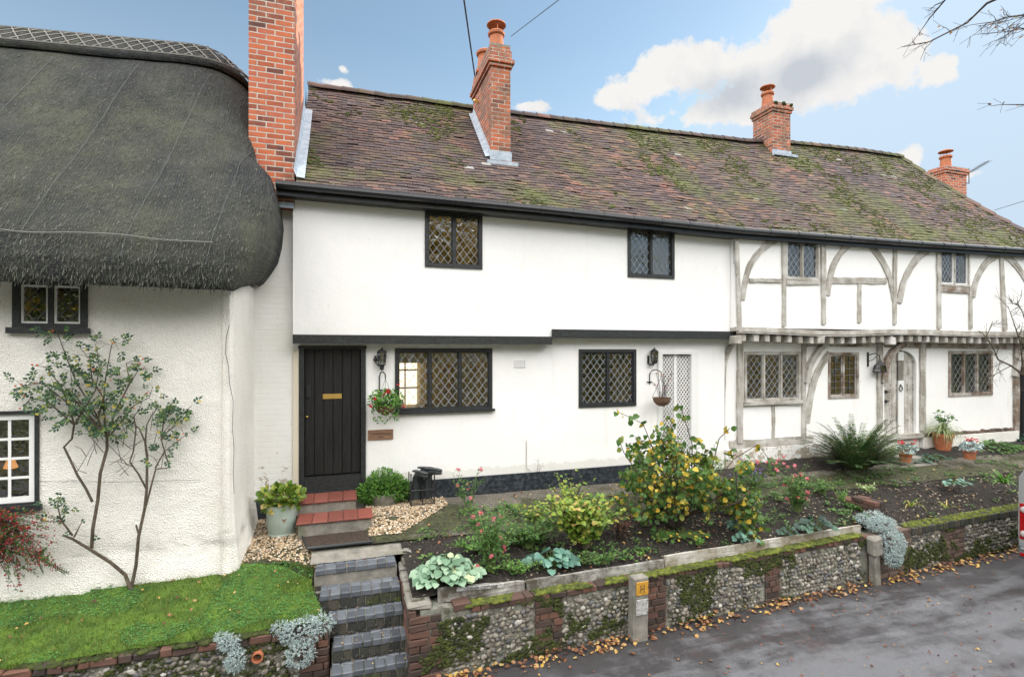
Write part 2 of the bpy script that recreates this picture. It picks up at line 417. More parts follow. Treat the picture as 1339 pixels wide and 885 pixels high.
def f_thatch(T, b):
    p = T.pos(); s_ = T.sep(p)
    st = T.noise(T.scale(p, (48, 3.5, 3.5)), 1, 6, .72); big = T.noise(T.scale(p, (1.3, .5, .5)), 1, 5, .6); fine = T.noise(p, 120, 3)
    c = T.mix(T.ramp(st, [(.35, 0), (.7, 1)]), (.008, .010, .011), (.080, .086, .082))
    c = T.mix(T.ramp(big, [(.42, 0), (.60, .9)]), c, T.mix(T.ramp(fine, [(.4, 0), (.6, 1)]), (.034, .040, .024), (.17, .175, .105)))
    c = T.mix(T.ramp(T.noise(p, 16, 5, .75), [(.60, 0), (.70, .8)]), c, (.21, .22, .18))
    c = T.mix(T.ramp(T.noise(p, 2.2, 5, .7), [(.35, .7), (.55, 0)]), c, (.014, .017, .019))
    ev = T.ramp(s_[2], [(4.1, 1), (4.9, 0)] if False else [(0, 0), (1, 0)])
    # wire netting
    net = T.voro(T.comb(s_[0], T.m('ADD', s_[2], T.m('MULTIPLY', s_[1], .6)), 0), 38, 'DISTANCE_TO_EDGE', rnd=.35)
    nf = T.ramp(net, [(.03, 1), (.09, 0)])
    c = T.mix(T.m('MULTIPLY', nf, .40), c, (.24, .25, .24))
    T.put(b.inputs['Base Color'], c)
    h = T.m('ADD', T.m('ADD', T.m('MULTIPLY', st, 1.1), T.m('MULTIPLY', T.noise(p, 14, 6, .75), 2.2)), T.m('MULTIPLY', nf, .25))
    T.put(b.inputs['Normal'], T.bump(h, 1, .05))
M_thatch = mat('thatch', rough=.9, fn=f_thatch)
def islandmat(name, pts, rough=.8, bs=.5, ns=30, transl=0, moss=None, interp='LINEAR', bd=.005, var=.3):
    def fn(T, b):
        p = T.pos(); r = T.rand()
        f = T.m('ADD', T.m('MULTIPLY', r, 1 - var * .6), T.m('MULTIPLY', T.m('SUBTRACT', T.noise(p, ns * .3, 3), .3), var))
        c = T.ramp(f if interp == 'LINEAR' else r, pts, interp)
        if moss: c = T.mix(T.ramp(T.m('ADD', T.noise(p, 2.6, 5, .65), moss), [(.5, 0), (.62, .9)]), c, T.ramp(T.noise(p, 20, 3), [(.35, (.018, .022, .006)), (.7, (.09, .12, .02))]))
        T.put(b.inputs['Base Color'], c)
        if bs: T.put(b.inputs['Normal'], T.bump(T.noise(p, ns, 4), bs, bd))
        if transl:
            tr = T.n('BsdfTranslucent'); T.put(tr.inputs[0], T.mix(.35, c, (.5, .6, .1, 1), 'MULTIPLY') if False else c)
            mx = T.n('MixShader'); mx.inputs[0].default_value = transl
            out = T.t.nodes['Material Output']; T.put(mx.inputs[1], b.outputs[0]); T.put(mx.inputs[2], tr.outputs[0]); T.put(out.inputs[0], mx.outputs[0])
    return mat(name, rough=rough, fn=fn)
M_brickw = islandmat('old_wall_brick', [(0, (.028, .022, .019)), (.35, (.066, .040, .030)), (.6, (.095, .050, .036)), (.8, (.135, .062, .042)), (1, (.085, .068, .052))], moss=.0)
M_brickd = islandmat('brown_wall_brick', [(0, (.05, .036, .03)), (.5, (.11, .075, .058)), (1, (.16, .11, .085))], moss=-.14)
M_paver = islandmat('blue_black_paver', [(0, (.06, .068, .08)), (.5, (.10, .112, .13)), (1, (.165, .18, .20))], rough=.5, ns=60, bs=.3)
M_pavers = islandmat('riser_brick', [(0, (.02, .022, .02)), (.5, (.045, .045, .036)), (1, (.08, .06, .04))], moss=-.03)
M_redtile = islandmat('red_step_tile', [(0, (.15, .045, .032)), (.5, (.23, .062, .042)), (1, (.19, .08, .06))], rough=.7, moss=-.12)
M_flint = islandmat('flint', [(0, (.03, .035, .045)), (.13, (.14, .14, .145)), (.25, (.17, .15, .12)), (.42, (.24, .215, .17)), (.58, (.10, .09, .08)), (.75, (.30, .275, .23)), (.88, (.46, .44, .40)), (1, (.62, .60, .56))], rough=.6, ns=45, bs=.9, moss=-.05, bd=.012)
M_pebble = islandmat('gravel_pebble', [(0, (.16, .10, .05)), (.3, (.42, .30, .17)), (.6, (.58, .48, .34)), (.8, (.30, .20, .12)), (1, (.75, .70, .60))], rough=.7, bs=0, var=0)
M_grit = islandmat('soil_crumb', [(0, (.012, .010, .009)), (.6, (.035, .028, .022)), (.88, (.07, .055, .04)), (.94, (.30, .25, .18)), (1, (.4, .34, .26))], rough=.95, bs=0, var=0)
M_fleaf = islandmat('fallen_leaf', [(0, (.07, .028, .016)), (.35, (.19, .075, .03)), (.6, (.32, .16, .07)), (.78, (.52, .33, .07)), (.9, (.30, .19, .11)), (1, (.62, .48, .14))], rough=.6, bs=0, transl=.15, var=0)
M_rleaf = islandmat('dark_fallen_leaf', [(0, (.05, .02, .015)), (.5, (.13, .04, .03)), (.85, (.20, .09, .05)), (1, (.40, .26, .10))], rough=.7, bs=0, var=0)
def f_moss(T, b):
    p = T.pos(); T.put(b.inputs['Base Color'], T.ramp(T.noise(p, 11, 5, .7), [(.3, (.022, .028, .007)), (.5, (.085, .105, .014)), (.7, (.21, .23, .028))]))
    T.put(b.inputs['Normal'], T.bump(T.noise(p, 90, 4, .7), 1, .012))
M_moss = mat('moss', rough=1, fn=f_moss)
M_roofmoss = mat('roof_moss', rough=1, fn=lambda T, b: (T.put(b.inputs['Base Color'], T.ramp(T.noise(T.pos(), 4, 5, .7), [(.3, (.025, .028, .010)), (.55, (.075, .088, .018)), (.75, (.14, .155, .03))])), T.put(b.inputs['Normal'], T.bump(T.noise(T.pos(), 80, 4, .7), 1, .012))))
def f_mossd(T, b):
    p = T.pos(); T.put(b.inputs['Base Color'], T.ramp(T.noise(p, 12, 5, .7), [(.3, (.012, .016, .005)), (.55, (.045, .058, .010)), (.75, (.11, .13, .02))]))
    T.put(b.inputs['Normal'], T.bump(T.noise(p, 90, 4, .7), 1, .012))
M_mossd = mat('dark_moss', rough=1, fn=f_mossd)
def f_mortar(T, b):
    p = T.pos(); c = T.ramp(T.noise(p, 14, 5, .7), [(.35, (.11, .105, .085)), (.65, (.30, .29, .24))])
    c = T.mix(T.ramp(T.noise(p, 1.9, 4, .6), [(.52, 0), (.66, .6)]), c, (.28, .31, .25))
    c = T.mix(T.ramp(T.noise(p, 3.0, 5, .7), [(.50, 0), (.60, .85)]), c, (.035, .042, .012))
    T.put(b.inputs['Base Color'], c); T.put(b.inputs['Normal'], T.bump(T.noise(p, 40, 5, .7), 1, .02))
M_mortar = mat('lime_mortar', rough=.95, fn=f_mortar)
def f_conc(T, b):
    p = T.pos(); c = T.ramp(T.noise(p, 8, 6, .7), [(.3, (.12, .115, .10)), (.7, (.30, .28, .24))])
    c = T.mix(T.ramp(T.noise(p, 3, 5, .7), [(.54, 0), (.68, .6)]), c, (.10, .11, .05))
    T.put(b.inputs['Base Color'], c); T.put(b.inputs['Normal'], T.bump(T.noise(p, 70, 4), .6, .006))
M_conc = mat('weathered_concrete', rough=.9, fn=f_conc)
def f_soil(T, b):
    p = T.pos(); c = T.ramp(T.noise(p, 30, 6, .75), [(.3, (.008, .007, .006)), (.55, (.034, .028, .022)), (.75, (.10, .082, .062))])
    T.put(b.inputs['Base Color'], c); T.put(b.inputs['Normal'], T.bump(T.noise(p, 45, 6, .8), 1, .04))
M_soil = mat('garden_soil', rough=.95, fn=f_soil)
def f_path(T, b):
    p = T.pos(); c = T.ramp(T.voro(p, 95, out='Color'), [(.2, (.055, .05, .042)), (.8, (.22, .195, .155))])
    c = T.mix(T.ramp(T.m('ADD', T.noise(p, 1.7, 5, .65), T.m('MULTIPLY', T.m('LESS_THAN', T.m('ADD', T.sep(p)[1], T.m('MULTIPLY', T.noise(p, 4, 3), .3)), 7.55), .14)), [(.48, 0), (.62, .92)]), c, T.ramp(T.noise(p, 18, 4), [(.35, (.016, .018, .009)), (.7, (.07, .08, .02))]))
    T.put(b.inputs['Base Color'], c); T.put(b.inputs['Normal'], T.bump(T.voro(p, 95), .8, .012))
M_path = mat('mossy_grit_path', rough=.9, fn=f_path)
def f_asph(T, b):
    p = T.pos(); big = T.noise(T.scale(p, (.32, 1.9, 1)), 1, 7, .66, .5); mid = T.noise(p, 2.6, 6, .7); fine = T.noise(p, 160, 3)
    sp = T.sep(p)
    edge = T.ramp(T.m('SUBTRACT', sp[1], T.m('MULTIPLY', sp[0], .0496)), [(0, 0), (1, 1)])
    e2 = T.m('MULTIPLY', T.m('SUBTRACT', T.m('SUBTRACT', sp[1], T.m('MULTIPLY', sp[0], .05)), 4.25), .15)
    dk = T.ramp(T.m('ADD', T.m('ADD', T.m('MULTIPLY', big, .6), T.m('MULTIPLY', mid, .4)), T.m('MAXIMUM', e2, 0)), [(.47, 0), (.60, 1)])
    c = T.mix(dk, T.ramp(fine, [(.3, (.075, .078, .084)), (.7, (.165, .168, .18))]), T.ramp(fine, [(.3, (.020, .019, .021)), (.7, (.06, .056, .058))]))
    c = T.mix(T.ramp(T.noise(p, 1.1, 5, .7), [(.58, 0), (.72, .35)]), c, (.085, .04, .035))
    T.put(b.inputs['Base Color'], c); T.put(b.inputs['Roughness'], T.ramp(dk, [(0, .8), (1, .52)]))
    T.put(b.inputs['Normal'], T.bump(T.m('ADD', fine, T.m('MULTIPLY', mid, 1.5)), .7, .008))
M_asph = mat('asphalt', fn=f_asph)
def f_ground(T, b):
    p = T.pos(); T.put(b.inputs['Base Color'], T.ramp(T.noise(p, .7, 6, .7), [(.3, (.035, .05, .015)), (.7, (.085, .10, .03))])); T.put(b.inputs['Normal'], T.bump(T.noise(p, 20, 5), .8, .05))
M_ground = mat('rough_grass_ground', rough=.95, fn=f_ground)
M_lawn = mat('lawn_base', rough=.95, fn=lambda T, b: T.put(b.inputs['Base Color'], T.ramp(T.noise(T.pos(), 6, 5), [(.3, (.03, .06, .008)), (.7, (.09, .16, .015))])))
def leafm(name, pts, transl=.3, rough=.5): return islandmat(name, pts, rough=rough, bs=0, transl=transl, var=0)
M_grass = leafm('grass_blade', [(0, (.04, .09, .010)), (.5, (.095, .18, .018)), (.78, (.17, .26, .04)), (.92, (.34, .32, .10)), (1, (.28, .20, .09))], .35)
M_clover = leafm('clover_leaf', [(0, (.04, .15, .04)), (.6, (.08, .24, .06)), (1, (.14, .32, .08))], .2)
M_l_rose = leafm('rose_leaf', [(0, (.016, .05, .028)), (.5, (.035, .10, .035)), (.8, (.09, .17, .04)), (.93, (.16, .22, .04)), (1, (.50, .38, .05))])
M_l_mid = leafm('green_leaf', [(0, (.03, .09, .02)), (.6, (.07, .17, .035)), (1, (.15, .26, .05))])
M_l_bright = leafm('bright_leaf', [(0, (.05, .14, .02)), (.5, (.10, .25, .035)), (1, (.20, .38, .07))])
M_l_dark = leafm('dark_leaf', [(0, (.010, .03, .02)), (.6, (.022, .065, .042)), (1, (.05, .12, .07))], .15)
M_l_yew = leafm('fern_leaf', [(0, (.02, .055, .018)), (.6, (.05, .12, .03)), (.9, (.10, .17, .05)), (1, (.22, .16, .05))], .2)
M_l_yel = leafm('autumn_hazel_leaf', [(0, (.04, .12, .02)), (.55, (.08, .17, .03)), (.74, (.19, .24, .04)), (.88, (.48, .38, .04)), (1, (.75, .50, .05))], .35)
M_l_lime = leafm('lime_leaf', [(0, (.08, .17, .02)), (.5, (.18, .30, .04)), (.9, (.40, .42, .07)), (1, (.55, .36, .14))], .3)
M_l_silver = leafm('silver_leaf', [(0, (.22, .29, .29)), (.5, (.38, .47, .46)), (1, (.58, .66, .64))], .1, .8)
M_l_brun = leafm('silver_green_leaf', [(0, (.07, .15, .08)), (.4, (.17, .29, .18)), (.8, (.32, .45, .31)), (1, (.48, .56, .30))], .2)
M_l_blue = leafm('grey_green_leaf', [(0, (.04, .11, .08)), (.6, (.09, .21, .16)), (1, (.17, .32, .24))], .15)
M_l_spider = leafm('striped_grass_leaf', [(0, (.12, .20, .05)), (.5, (.30, .38, .16)), (1, (.52, .56, .32))], .25)
M_l_tree = leafm('autumn_tree_leaf', [(0, (.14, .16, .02)), (.35, (.40, .30, .04)), (.75, (.65, .42, .05)), (1, (.80, .58, .08))], .35)
M_l_hedge = leafm('hedge_leaf', [(0, (.02, .05, .012)), (.5, (.05, .11, .02)), (.9, (.12, .19, .03)), (1, (.30, .26, .04))], .25)
M_berry = islandmat('berry_red', [(0, (.16, .008, .010)), (1, (.36, .02, .02))], rough=.35, bs=0, var=0)
M_hip = islandmat('rose_hip', [(0, (.50, .08, .02)), (1, (.65, .22, .05))], rough=.4, bs=0, var=0)
M_pink = leafm('pink_petal', [(0, (.75, .22, .28)), (.6, (.85, .35, .42)), (1, (.80, .20, .12))], .3)
M_redp = leafm('red_petal', [(0, (.45, .01, .02)), (1, (.75, .04, .05))], .3)
M_l_red = leafm('red_berry_spray', [(0, (.20, .02, .02)), (.5, (.42, .03, .03)), (1, (.10, .12, .03))], .2)
def f_bark(T, b):
    p = T.pos(); T.put(b.inputs['Base Color'], T.ramp(T.noise(p, 20, 5, .7), [(.3, (.035, .028, .02)), (.6, (.10, .078, .05)), (.8, (.19, .18, .13))])); T.put(b.inputs['Normal'], T.bump(T.noise(p, 60, 4), .8, .006))
M_bark = mat('bark', rough=.9, fn=f_bark)
M_barkd = mat('dark_twig', (.045, .03, .022), .8)
M_stem = mat('green_stem', (.10, .15, .04), .7)
def f_terr(T, b):
    p = T.pos(); T.put(b.inputs['Base Color'], T.ramp(T.noise(p, 14, 5, .7), [(.3, (.34, .10, .045)), (.7, (.50, .19, .09))])); T.put(b.inputs['Normal'], T.bump(T.noise(p, 60, 3), .4, .004))
M_terr = mat('terracotta', rough=.8, fn=f_terr)
def f_metal(T, b):
    T.put(b.inputs['Base Color'], T.ramp(T.noise(T.pos(), 60, 4), [(.4, (.012, .013, .014)), (.75, (.04, .04, .04))]))
M_iron = mat('black_iron', rough=.5, fn=f_metal)
M_gut = mat('black_gutter', (.012, .013, .015), .35)
def f_lead(T, b):
    p = T.pos(); T.put(b.inputs['Base Color'], T.ramp(T.noise(p, 9, 5, .7), [(.3, (.26, .31, .37)), (.7, (.44, .50, .56))])); T.put(b.inputs['Normal'], T.bump(T.noise(p, 14, 4), .7, .02))
M_lead = mat('sheet_lead', rough=.55, fn=f_lead)
M_came = mat('lead_came', (.34, .36, .38), .5)
M_seam = mat('net_wire', (.055, .065, .065), .6)
M_hazelrod = mat('hazel_rod', (.17, .165, .15), .8)
M_camed = mat('dark_lead_came', (.10, .10, .10), .6)
M_white = mat('white_gloss', (.78, .78, .76), .4)
M_cream = mat('cream_paint', (.66, .60, .48), .5)
M_brass = mat('brass', (.80, .52, .16), .3, metal=.75)
M_plaque = mat('wood_plaque', fn=lambda T, b: T.put(b.inputs['Base Color'], T.ramp(T.noise(T.scale(T.pos(), (3, 3, 30)), 2, 4), [(.3, (.16, .08, .045)), (.7, (.30, .18, .11))])), rough=.6)
M_ink = mat('black_lettering', (.015, .015, .018), .6)
M_yel = mat('yellow_enamel', fn=lambda T, b: T.put(b.inputs['Base Color'], T.ramp(T.noise(T.pos(), 30, 4), [(.3, (.36, .17, .02)), (.7, (.60, .33, .04))])), rough=.5)
M_plate = mat('worn_white_plate', fn=lambda T, b: T.put(b.inputs['Base Color'], T.ramp(T.noise(T.pos(), 40, 4, .7), [(.35, (.22, .22, .21)), (.6, (.50, .50, .49))])), rough=.6)
def f_glass(T, b):
    p = T.pos(); nr = T.bump(T.noise(p, 5.5, 3), .35, .06)
    tr = T.n('BsdfTransparent'); tr.inputs[0].default_value = (.88, .9, .9, 1)
    gl = T.n('BsdfGlossy'); gl.inputs['Roughness'].default_value = .02; gl.inputs[0].default_value = (1, 1, 1, 1); T.put(gl.inputs['Normal'], nr)
    fr = T.n('Fresnel'); fr.inputs[0].default_value = 2.7; T.put(fr.inputs['Normal'], nr)
    mx = T.n('MixShader'); T.put(mx.inputs[0], fr.outputs[0]); T.put(mx.inputs[1], tr.outputs[0]); T.put(mx.inputs[2], gl.outputs[0])
    T.put(T.t.nodes['Material Output'].inputs[0], mx.outputs[0])
M_glass = mat('window_glass', fn=f_glass)
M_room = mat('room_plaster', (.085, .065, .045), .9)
M_roomk = mat('kitchen_plaster', (.55, .46, .30), .9)
M_wood = mat('interior_wood', (.30, .13, .05), .6)
M_cloth = mat('white_cloth', (.72, .70, .64), .9)
def emis(name, col, st):
    def fn(T, b): T.put(b.inputs['Base Color'], col); T.put(b.inputs['Emission Color'], col); b.inputs['Emission Strength'].default_value = st
    return mat(name, fn=fn)
M_lit = emis('bright_rear_window', (1, .88, .66), 1.1)
M_warm = emis('warm_lamp', (1, .42, .12), .5)
M_wire = mat('cable_black', (.02, .02, .022), .5)
M_sage = mat('sage_enamel', fn=lambda T, b: T.put(b.inputs['Base Color'], T.ramp(T.noise(T.pos(), 6, 4), [(.3, (.29, .36, .31)), (.7, (.36, .43, .38))])), rough=.45)
M_basket = mat('wicker', fn=lambda T, b: (T.put(b.inputs['Base Color'], T.ramp(T.noise(T.scale(T.pos(), (60, 60, 110)), 1, 3), [(.3, (.06, .035, .02)), (.7, (.24, .14, .08))])), T.put(b.inputs['Normal'], T.bump(T.voro(T.scale(T.pos(), (40, 40, 80)), 1), 1, .01))), rough=.8)
M_mat = mat('coir_mat', fn=lambda T, b: (T.put(b.inputs['Base Color'], T.ramp(T.noise(T.pos(), 30, 5), [(.3, (.02, .014, .010)), (.7, (.07, .045, .03))])), T.put(b.inputs['Normal'], T.bump(T.noise(T.pos(), 150, 3), 1, .01))), rough=.95)
M_rubber = mat('black_rubber', (.022, .028, .030), .45)
M_paint = mat('silver_car_paint', (.50, .52, .54), .3, metal=.6)
M_tyre = mat('tyre_rubber', (.02, .02, .02), .8)
M_lens = mat('red_lens', (.30, .006, .008), .15)
M_clear = mat('clear_lens', (.45, .40, .40), .12)
M_dglass = mat('dark_car_glass', (.02, .025, .03), .08)
M_straw = islandmat('thatch_straw', [(0, (.020, .024, .018)), (.6, (.06, .065, .05)), (.93, (.10, .105, .08)), (1, (.16, .165, .13))], rough=.9, bs=0, var=0)
# ================================================================== SETTING
def Yw(X): return 5.38 + (X - 1.07) * .0496
STEPS = [(.93, 6.24, 412, 518), (.75, 5.99, 418, 524), (.57, 5.80, 428, 528), (.39, 5.61, 435, 537), (.21, 5.43, 433, 545)]
def zt(X, Y):
    if X < .25:
        g = plerp([(5.7, .58), (6.1, .74), (6.5, .88), (7.0, .97), (8.1, 1.02)], Y)
        if X < -2.5: g -= .02
        return g
    yb = Yw(X) + .15
    front = lerp(.80, .64, sstep(7.7, 8.1, X)) - .06 * sstep(.8, 3, X)
    z = lerp(front, 1.0, max(0, min(1, (Y - yb) / (6.95 - yb))) ** .9)
    if Y > 6.95: z = lerp(1.0, 1.10, min(1, (Y - 6.95) / .6))
    z += .16 * sstep(5.5, 8, X) * sstep(7.2, 8.0, Y)
    return z
def soiln(x, y): return .022 * noise.noise(V((x * 9, y * 9, 0))) + .014 * noise.noise(V((x * 27, y * 27, 3)))
def lawnx(y): return lerp(-.165, -.345, sstep(5.65, 6.25, y))
def sheet(name, x0, x1, y0f, y1f, nx, ny, m, dz=0, amp=0, z0=None, kind='structure', skirt=False):
    mb = MB(); vs = []; 
    for j in range(ny + 1):
        for i in range(nx + 1):
            x = lerp(x0, x1, i / nx); a = y0f(x) if callable(y0f) else y0f; b_ = y1f(x) if callable(y1f) else y1f
            y = lerp(a, b_, j / ny); x = x + ((lawnx(y) - x1) * (i / nx) ** 3 if name == 'lawn' else 0); z = (zt(x, y) if z0 is None else z0) + dz + (soiln(x, y) * amp)
            vs.append((x, y, z))
    n = nx + 1
    mb.add(vs, [[j * n + i, j * n + i + 1, (j + 1) * n + i + 1, (j + 1) * n + i] for j in range(ny) for i in range(nx)])
    return tag(mb.build(name, m, smooth=True), kind=kind)
g = MB(); g.grid([-300, -60, 60, 300], [-300, -60, 60, 300], lambda x, y: -.03); tag(g.build('ground', M_ground), kind='structure')
g = MB(); nx_ = linsp(-40, 60, 100); ny_ = linsp(-2.6, 6.3, 40)
g.grid(nx_, ny_, lambda x, y: .012 * noise.noise(V((x * .7, y * 1.2, 0)))); tag(g.build('road', M_asph, smooth=True), kind='structure')
sheet('garden_terrace', -9, -.22, 5.75, 12, 60, 60, M_soil, dz=-.05); sheet('garden_terrace', -.3, 1.2, 6.50, 8.2, 10, 10, M_soil, dz=-.06)
g = MB(); g.box(.7, 19, 8.0, 30, 0, .95); g.box(15.0, 30, 5.95, 30, 0, .60); tag(g.build('terrain', M_ground), kind='structure')
sheet('flower_bed', .68, 7.95, lambda x: Yw(x) + .155, 7.0, 240, 60, M_soil, amp=1.3)
sheet('flower_bed', 7.9, 18, lambda x: Yw(x) + .16, 6.9, 220, 50, M_soil, amp=1.2)
sheet('path', .60, 6.4, 6.72, 8.1, 90, 20, M_path, dz=.012, amp=.3)
sheet('path', 6.3, 18, 6.86, 7.5, 90, 10, M_path, dz=.014, amp=.4)
sheet('flower_bed', 6.4, 18, 7.45, 8.2, 140, 16, M_soil, dz=.01, amp=1.4)
def lawn_edge(x): return plerp([(-4, 6.62), (-1.35, 6.62), (-1.0, 6.72), (-.55, 6.62), (-.3, 6.42), (-.1, 6.30)], x)
sheet('lawn', -4.6, -.10, 5.74, lawn_edge, 120, 26, M_lawn, dz=.006, amp=.8)
# gravel: base sheet + pebbles
def gravel_ok(x, y):
    if x < .0: return -1.25 < x and y > lawn_edge(x) and y < 8.1
    return False
sheet('gravel_bed', -1.35, -.2, lambda x: lawn_edge(x) - .02, 8.12, 40, 50, M_path, dz=.004, amp=.5)
sheet('gravel_bed', .28, 1.15, 6.72, 8.1, 30, 50, M_path, dz=.022, amp=.3)
pb = MB()
for _ in range(6500):
    if R.random() < .5: x, y = R.uniform(-1.3, -.22), R.uniform(6.45, 8.05)
    else: x, y = R.uniform(.30, 1.45), R.uniform(6.9, 8.02)
    if x < 0 and y < lawn_edge(x) + .02: continue
    if x > 0 and (y < 6.9 + max(0, x - .7) * .9): continue
    s_ = R.uniform(.008, .019)
    pb.blobm((x, y, zt(x, y) + .012 + (.02 if x > 0 else 0)), (s_, s_ * R.uniform(.6, 1), s_ * .6), 1, .2, Matrix.Rotation(R.uniform(0, 6), 3, 'Z'))
tag(pb.build('gravel', M_pebble), 'tan and cream pebble gravel beside the red tiled steps', 'gravel', kind='stuff')
# concrete landing at the top of the brick steps
g = MB(); vs = []; nxx = 24; nyy = 10
for j in range(nyy + 1):
    for i in range(nxx + 1):
        x = lerp(-.37, .78, i / nxx); y = lerp(6.42, 7.35, j / nyy); vs.append((x, y, lerp(.935, 1.0, j / nyy) + .004 * noise.noise(V((x * 6, y * 6, 1)))))
n = nxx + 1; g.add(vs, [[j * n + i, j * n + i + 1, (j + 1) * n + i + 1, (j + 1) * n + i] for j in range(nyy) for i in range(nxx)])
tag(g.build('pavement', M_conc, smooth=True), kind='structure')

# ================================================================== ROOF SHAPES
def eaveZ(x): return plerp([(-1, 5.66), (3, 5.63), (6.7, 5.57), (11, 5.60), (16, 5.68)], x)
def ridgeZ(x): return plerp([(-1, 8.27), (3.3, 8.30), (6.5, 8.37), (9.3, 8.45), (10.6, 8.57), (13, 8.66), (15, 8.66)], x)
YE, YR = 7.66, 10.4
def roofP(x, s, off=0):
    y = lerp(YE, YR, s); z = lerp(eaveZ(x), ridgeZ(x), s) - .07 * sin(pi * s) + .035 * noise.noise(V((x * .55, s * 2.2, 5))) * sin(pi * min(1, s * 1.3 + .1)) + .015 * noise.noise(V((x * 1.9, s * 6, 2)))
    return V((x, y, z)) + V((0, -.7, .7)) * off
def hipX(s): return lerp(15.75, 14.45, s)
def mosszone(x, s):
    return noise.noise(V((x * .9, s * 3, 7))) * .6 + noise.noise(V((x * 3, s * 9, 1))) * .4 + plerp([(0, .12), (.15, -.05), (.6, -.02), (.85, .08), (1, .12)], s) + plerp([(0, -.06), (6, -.02), (9, .10), (14, .16)], x)
def tiles(parent, X0, X1, skips=()):
    mb = MB(); rows = 38; wt = .168
    for r_ in range(rows):
        s0 = r_ / rows; x = X0 - (wt / 2 if r_ % 2 else 0)
        while x < min(X1, hipX(s0)):
            xa = max(x, X0); xb = min(x + wt - .004, X1, hipX(s0)); x += wt
            if xb - xa < .03: continue
            if any(a < (xa + xb) / 2 < b_ and c < s0 < d_ for a, b_, c, d_ in skips): continue
            jz = R.uniform(0, .010) + (R.random() < .03) * .012; js = R.uniform(-.004, .004)
            a0 = roofP(xa, s0 - .010 + js, .026 + jz); a1 = roofP(xb, s0 - .010 + js, .026 + jz + R.uniform(-.004, .004))
            b0 = roofP(xa, s0 + .034, .012); b1 = roofP(xb, s0 + .034, .012)
            dn_ = V((0, .7, -.7)) * .015
            mb.add([a0, a1, b1, b0, a0 + dn_, a1 + dn_, b1 + dn_, b0 + dn_], [(0, 1, 2, 3), (4, 7, 6, 5), (0, 4, 5, 1), (1, 5, 6, 2), (3, 7, 4, 0)])
    # deck under the tiles and the rear slope
    xs = linsp(X0, min(X1, 14.45), 40); dk = []
    for s in linsp(0, 1, 16):
        for k in range(41):
            xx = X0 + (min(X1, hipX(s)) - X0) * k / 40; dk.append(roofP(xx, s, -.002))
    mb.add(dk, [[j * 41 + i, j * 41 + i + 1, (j + 1) * 41 + i + 1, (j + 1) * 41 + i] for j in range(16) for i in range(40)])
    for r_ in range(24):
        s0 = r_ / 24; s1 = s0 + 1.3 / 24
        xe0 = min(X1, lerp(15.75, 14.45, s0)); xe1 = min(X1, lerp(15.75, 14.45, min(1, s1)))
        y0 = 2 * YR - YE - (YR - YE) * s0; y1 = 2 * YR - YE - (YR - YE) * min(1, s1)
        z0 = lerp(5.62, 8.36, s0) + .03; z1 = lerp(5.62, 8.36, min(1, s1)) + .005
        mb.add([(X0, y0, z0), (xe0, y0, z0), (xe1, y1, z1), (X0, y1, z1)], [(0, 1, 2, 3)])
    return mb.build('roof', M_tile, parent)
def ridge(parent, X0, X1):
    mb = MB(); x = X0
    while x < X1:
        xb = min(x + .31, X1); p = roofP(x, 1, 0); q_ = roofP(xb, 1, 0); vs = []
        for c, e in ((p, .012), (q_, 0)):
            for a in range(9):
                th = pi * a / 8; vs.append((c.x, YR + cos(th) * (.135 + e), c.z - .04 + sin(th) * (.115 + e)))
        mb.add(vs, [(a, a + 1, a + 10, a + 9) for a in range(8)]); x += .30
    return mb.build('ridge_tile', M_tile, parent)
def moss_clumps(parent, X0, X1, cnt):
    mb = MB(); k = 0
    while k < cnt:
        x, s = R.uniform(X0, X1), R.random() ** .9
        if x > hipX(s) - .1: continue
        m_ = mosszone(x, s)
        if m_ < .12 + R.random() * .22: continue
        q_ = R.uniform(.012, .036); p = roofP(x, s, .028)
        mb.blobm(p, (q_ * 1.5, q_, q_ * .5), 1, .25, Matrix.Rotation(radians(44), 3, 'X')); k += 1
    for _ in range(0):
        pass
    return tag(mb.build('moss', M_roofmoss, parent, smooth=True), kind='stuff')

# walls with openings -------------------------------------------------
def wall_holes(x0, x1, z0, z1, Y, holes, th=.2, ztop=None, m=None):
    mb = MB(); xs = sorted({x0, x1} | {h[0] for h in holes} | {h[1] for h in holes} | set(linsp(x0, x1, 24)))
    zs = sorted({z0, z1} | {h[2] for h in holes} | {h[3] for h in holes} | set(linsp(z0, z1, 8)))
    vs = []; idx = {}
    def vid(x, y, z):
        key = (round(x, 4), round(y, 4), round(z, 4))
        if key not in idx: idx[key] = len(vs); vs.append((x, y - (.012 * noise.noise(V((x * .8, z * .9, Y))) if y == Y else 0), z))
        return idx[key]
    fs = []
    for a, b_ in zip(xs, xs[1:]):
        for c, d_ in zip(zs, zs[1:]):
            mx, mz = (a + b_) / 2, (c + d_) / 2
            if any(h[0] < mx < h[1] and h[2] < mz < h[3] for h in holes): continue
            fs.append([vid(a, Y, c), vid(b_, Y, c), vid(b_, Y, d_), vid(a, Y, d_)])
            fs.append([vid(a, Y + th, d_), vid(b_, Y + th, d_), vid(b_, Y + th, c), vid(a, Y + th, c)])
    mb.add(vs, fs)
    for h in holes:
        a, b_, c, d_ = h
        mb.add([(a, Y, c), (b_, Y, c), (b_, Y, d_), (a, Y, d_), (a, Y + th, c), (b_, Y + th, c), (b_, Y + th, d_), (a, Y + th, d_)],
               [(0, 1, 5, 4), (1, 2, 6, 5), (2, 3, 7, 6), (3, 0, 4, 7)])
    mb.add([(x0, Y, z0), (x1, Y, z0), (x1, Y, z1), (x0, Y, z1), (x0, Y + th, z0), (x1, Y + th, z0), (x1, Y + th, z1), (x0, Y + th, z1)],
           [(0, 1, 5, 4), (1, 2, 6, 5), (2, 3, 7, 6), (3, 0, 4, 7)])
    return mb
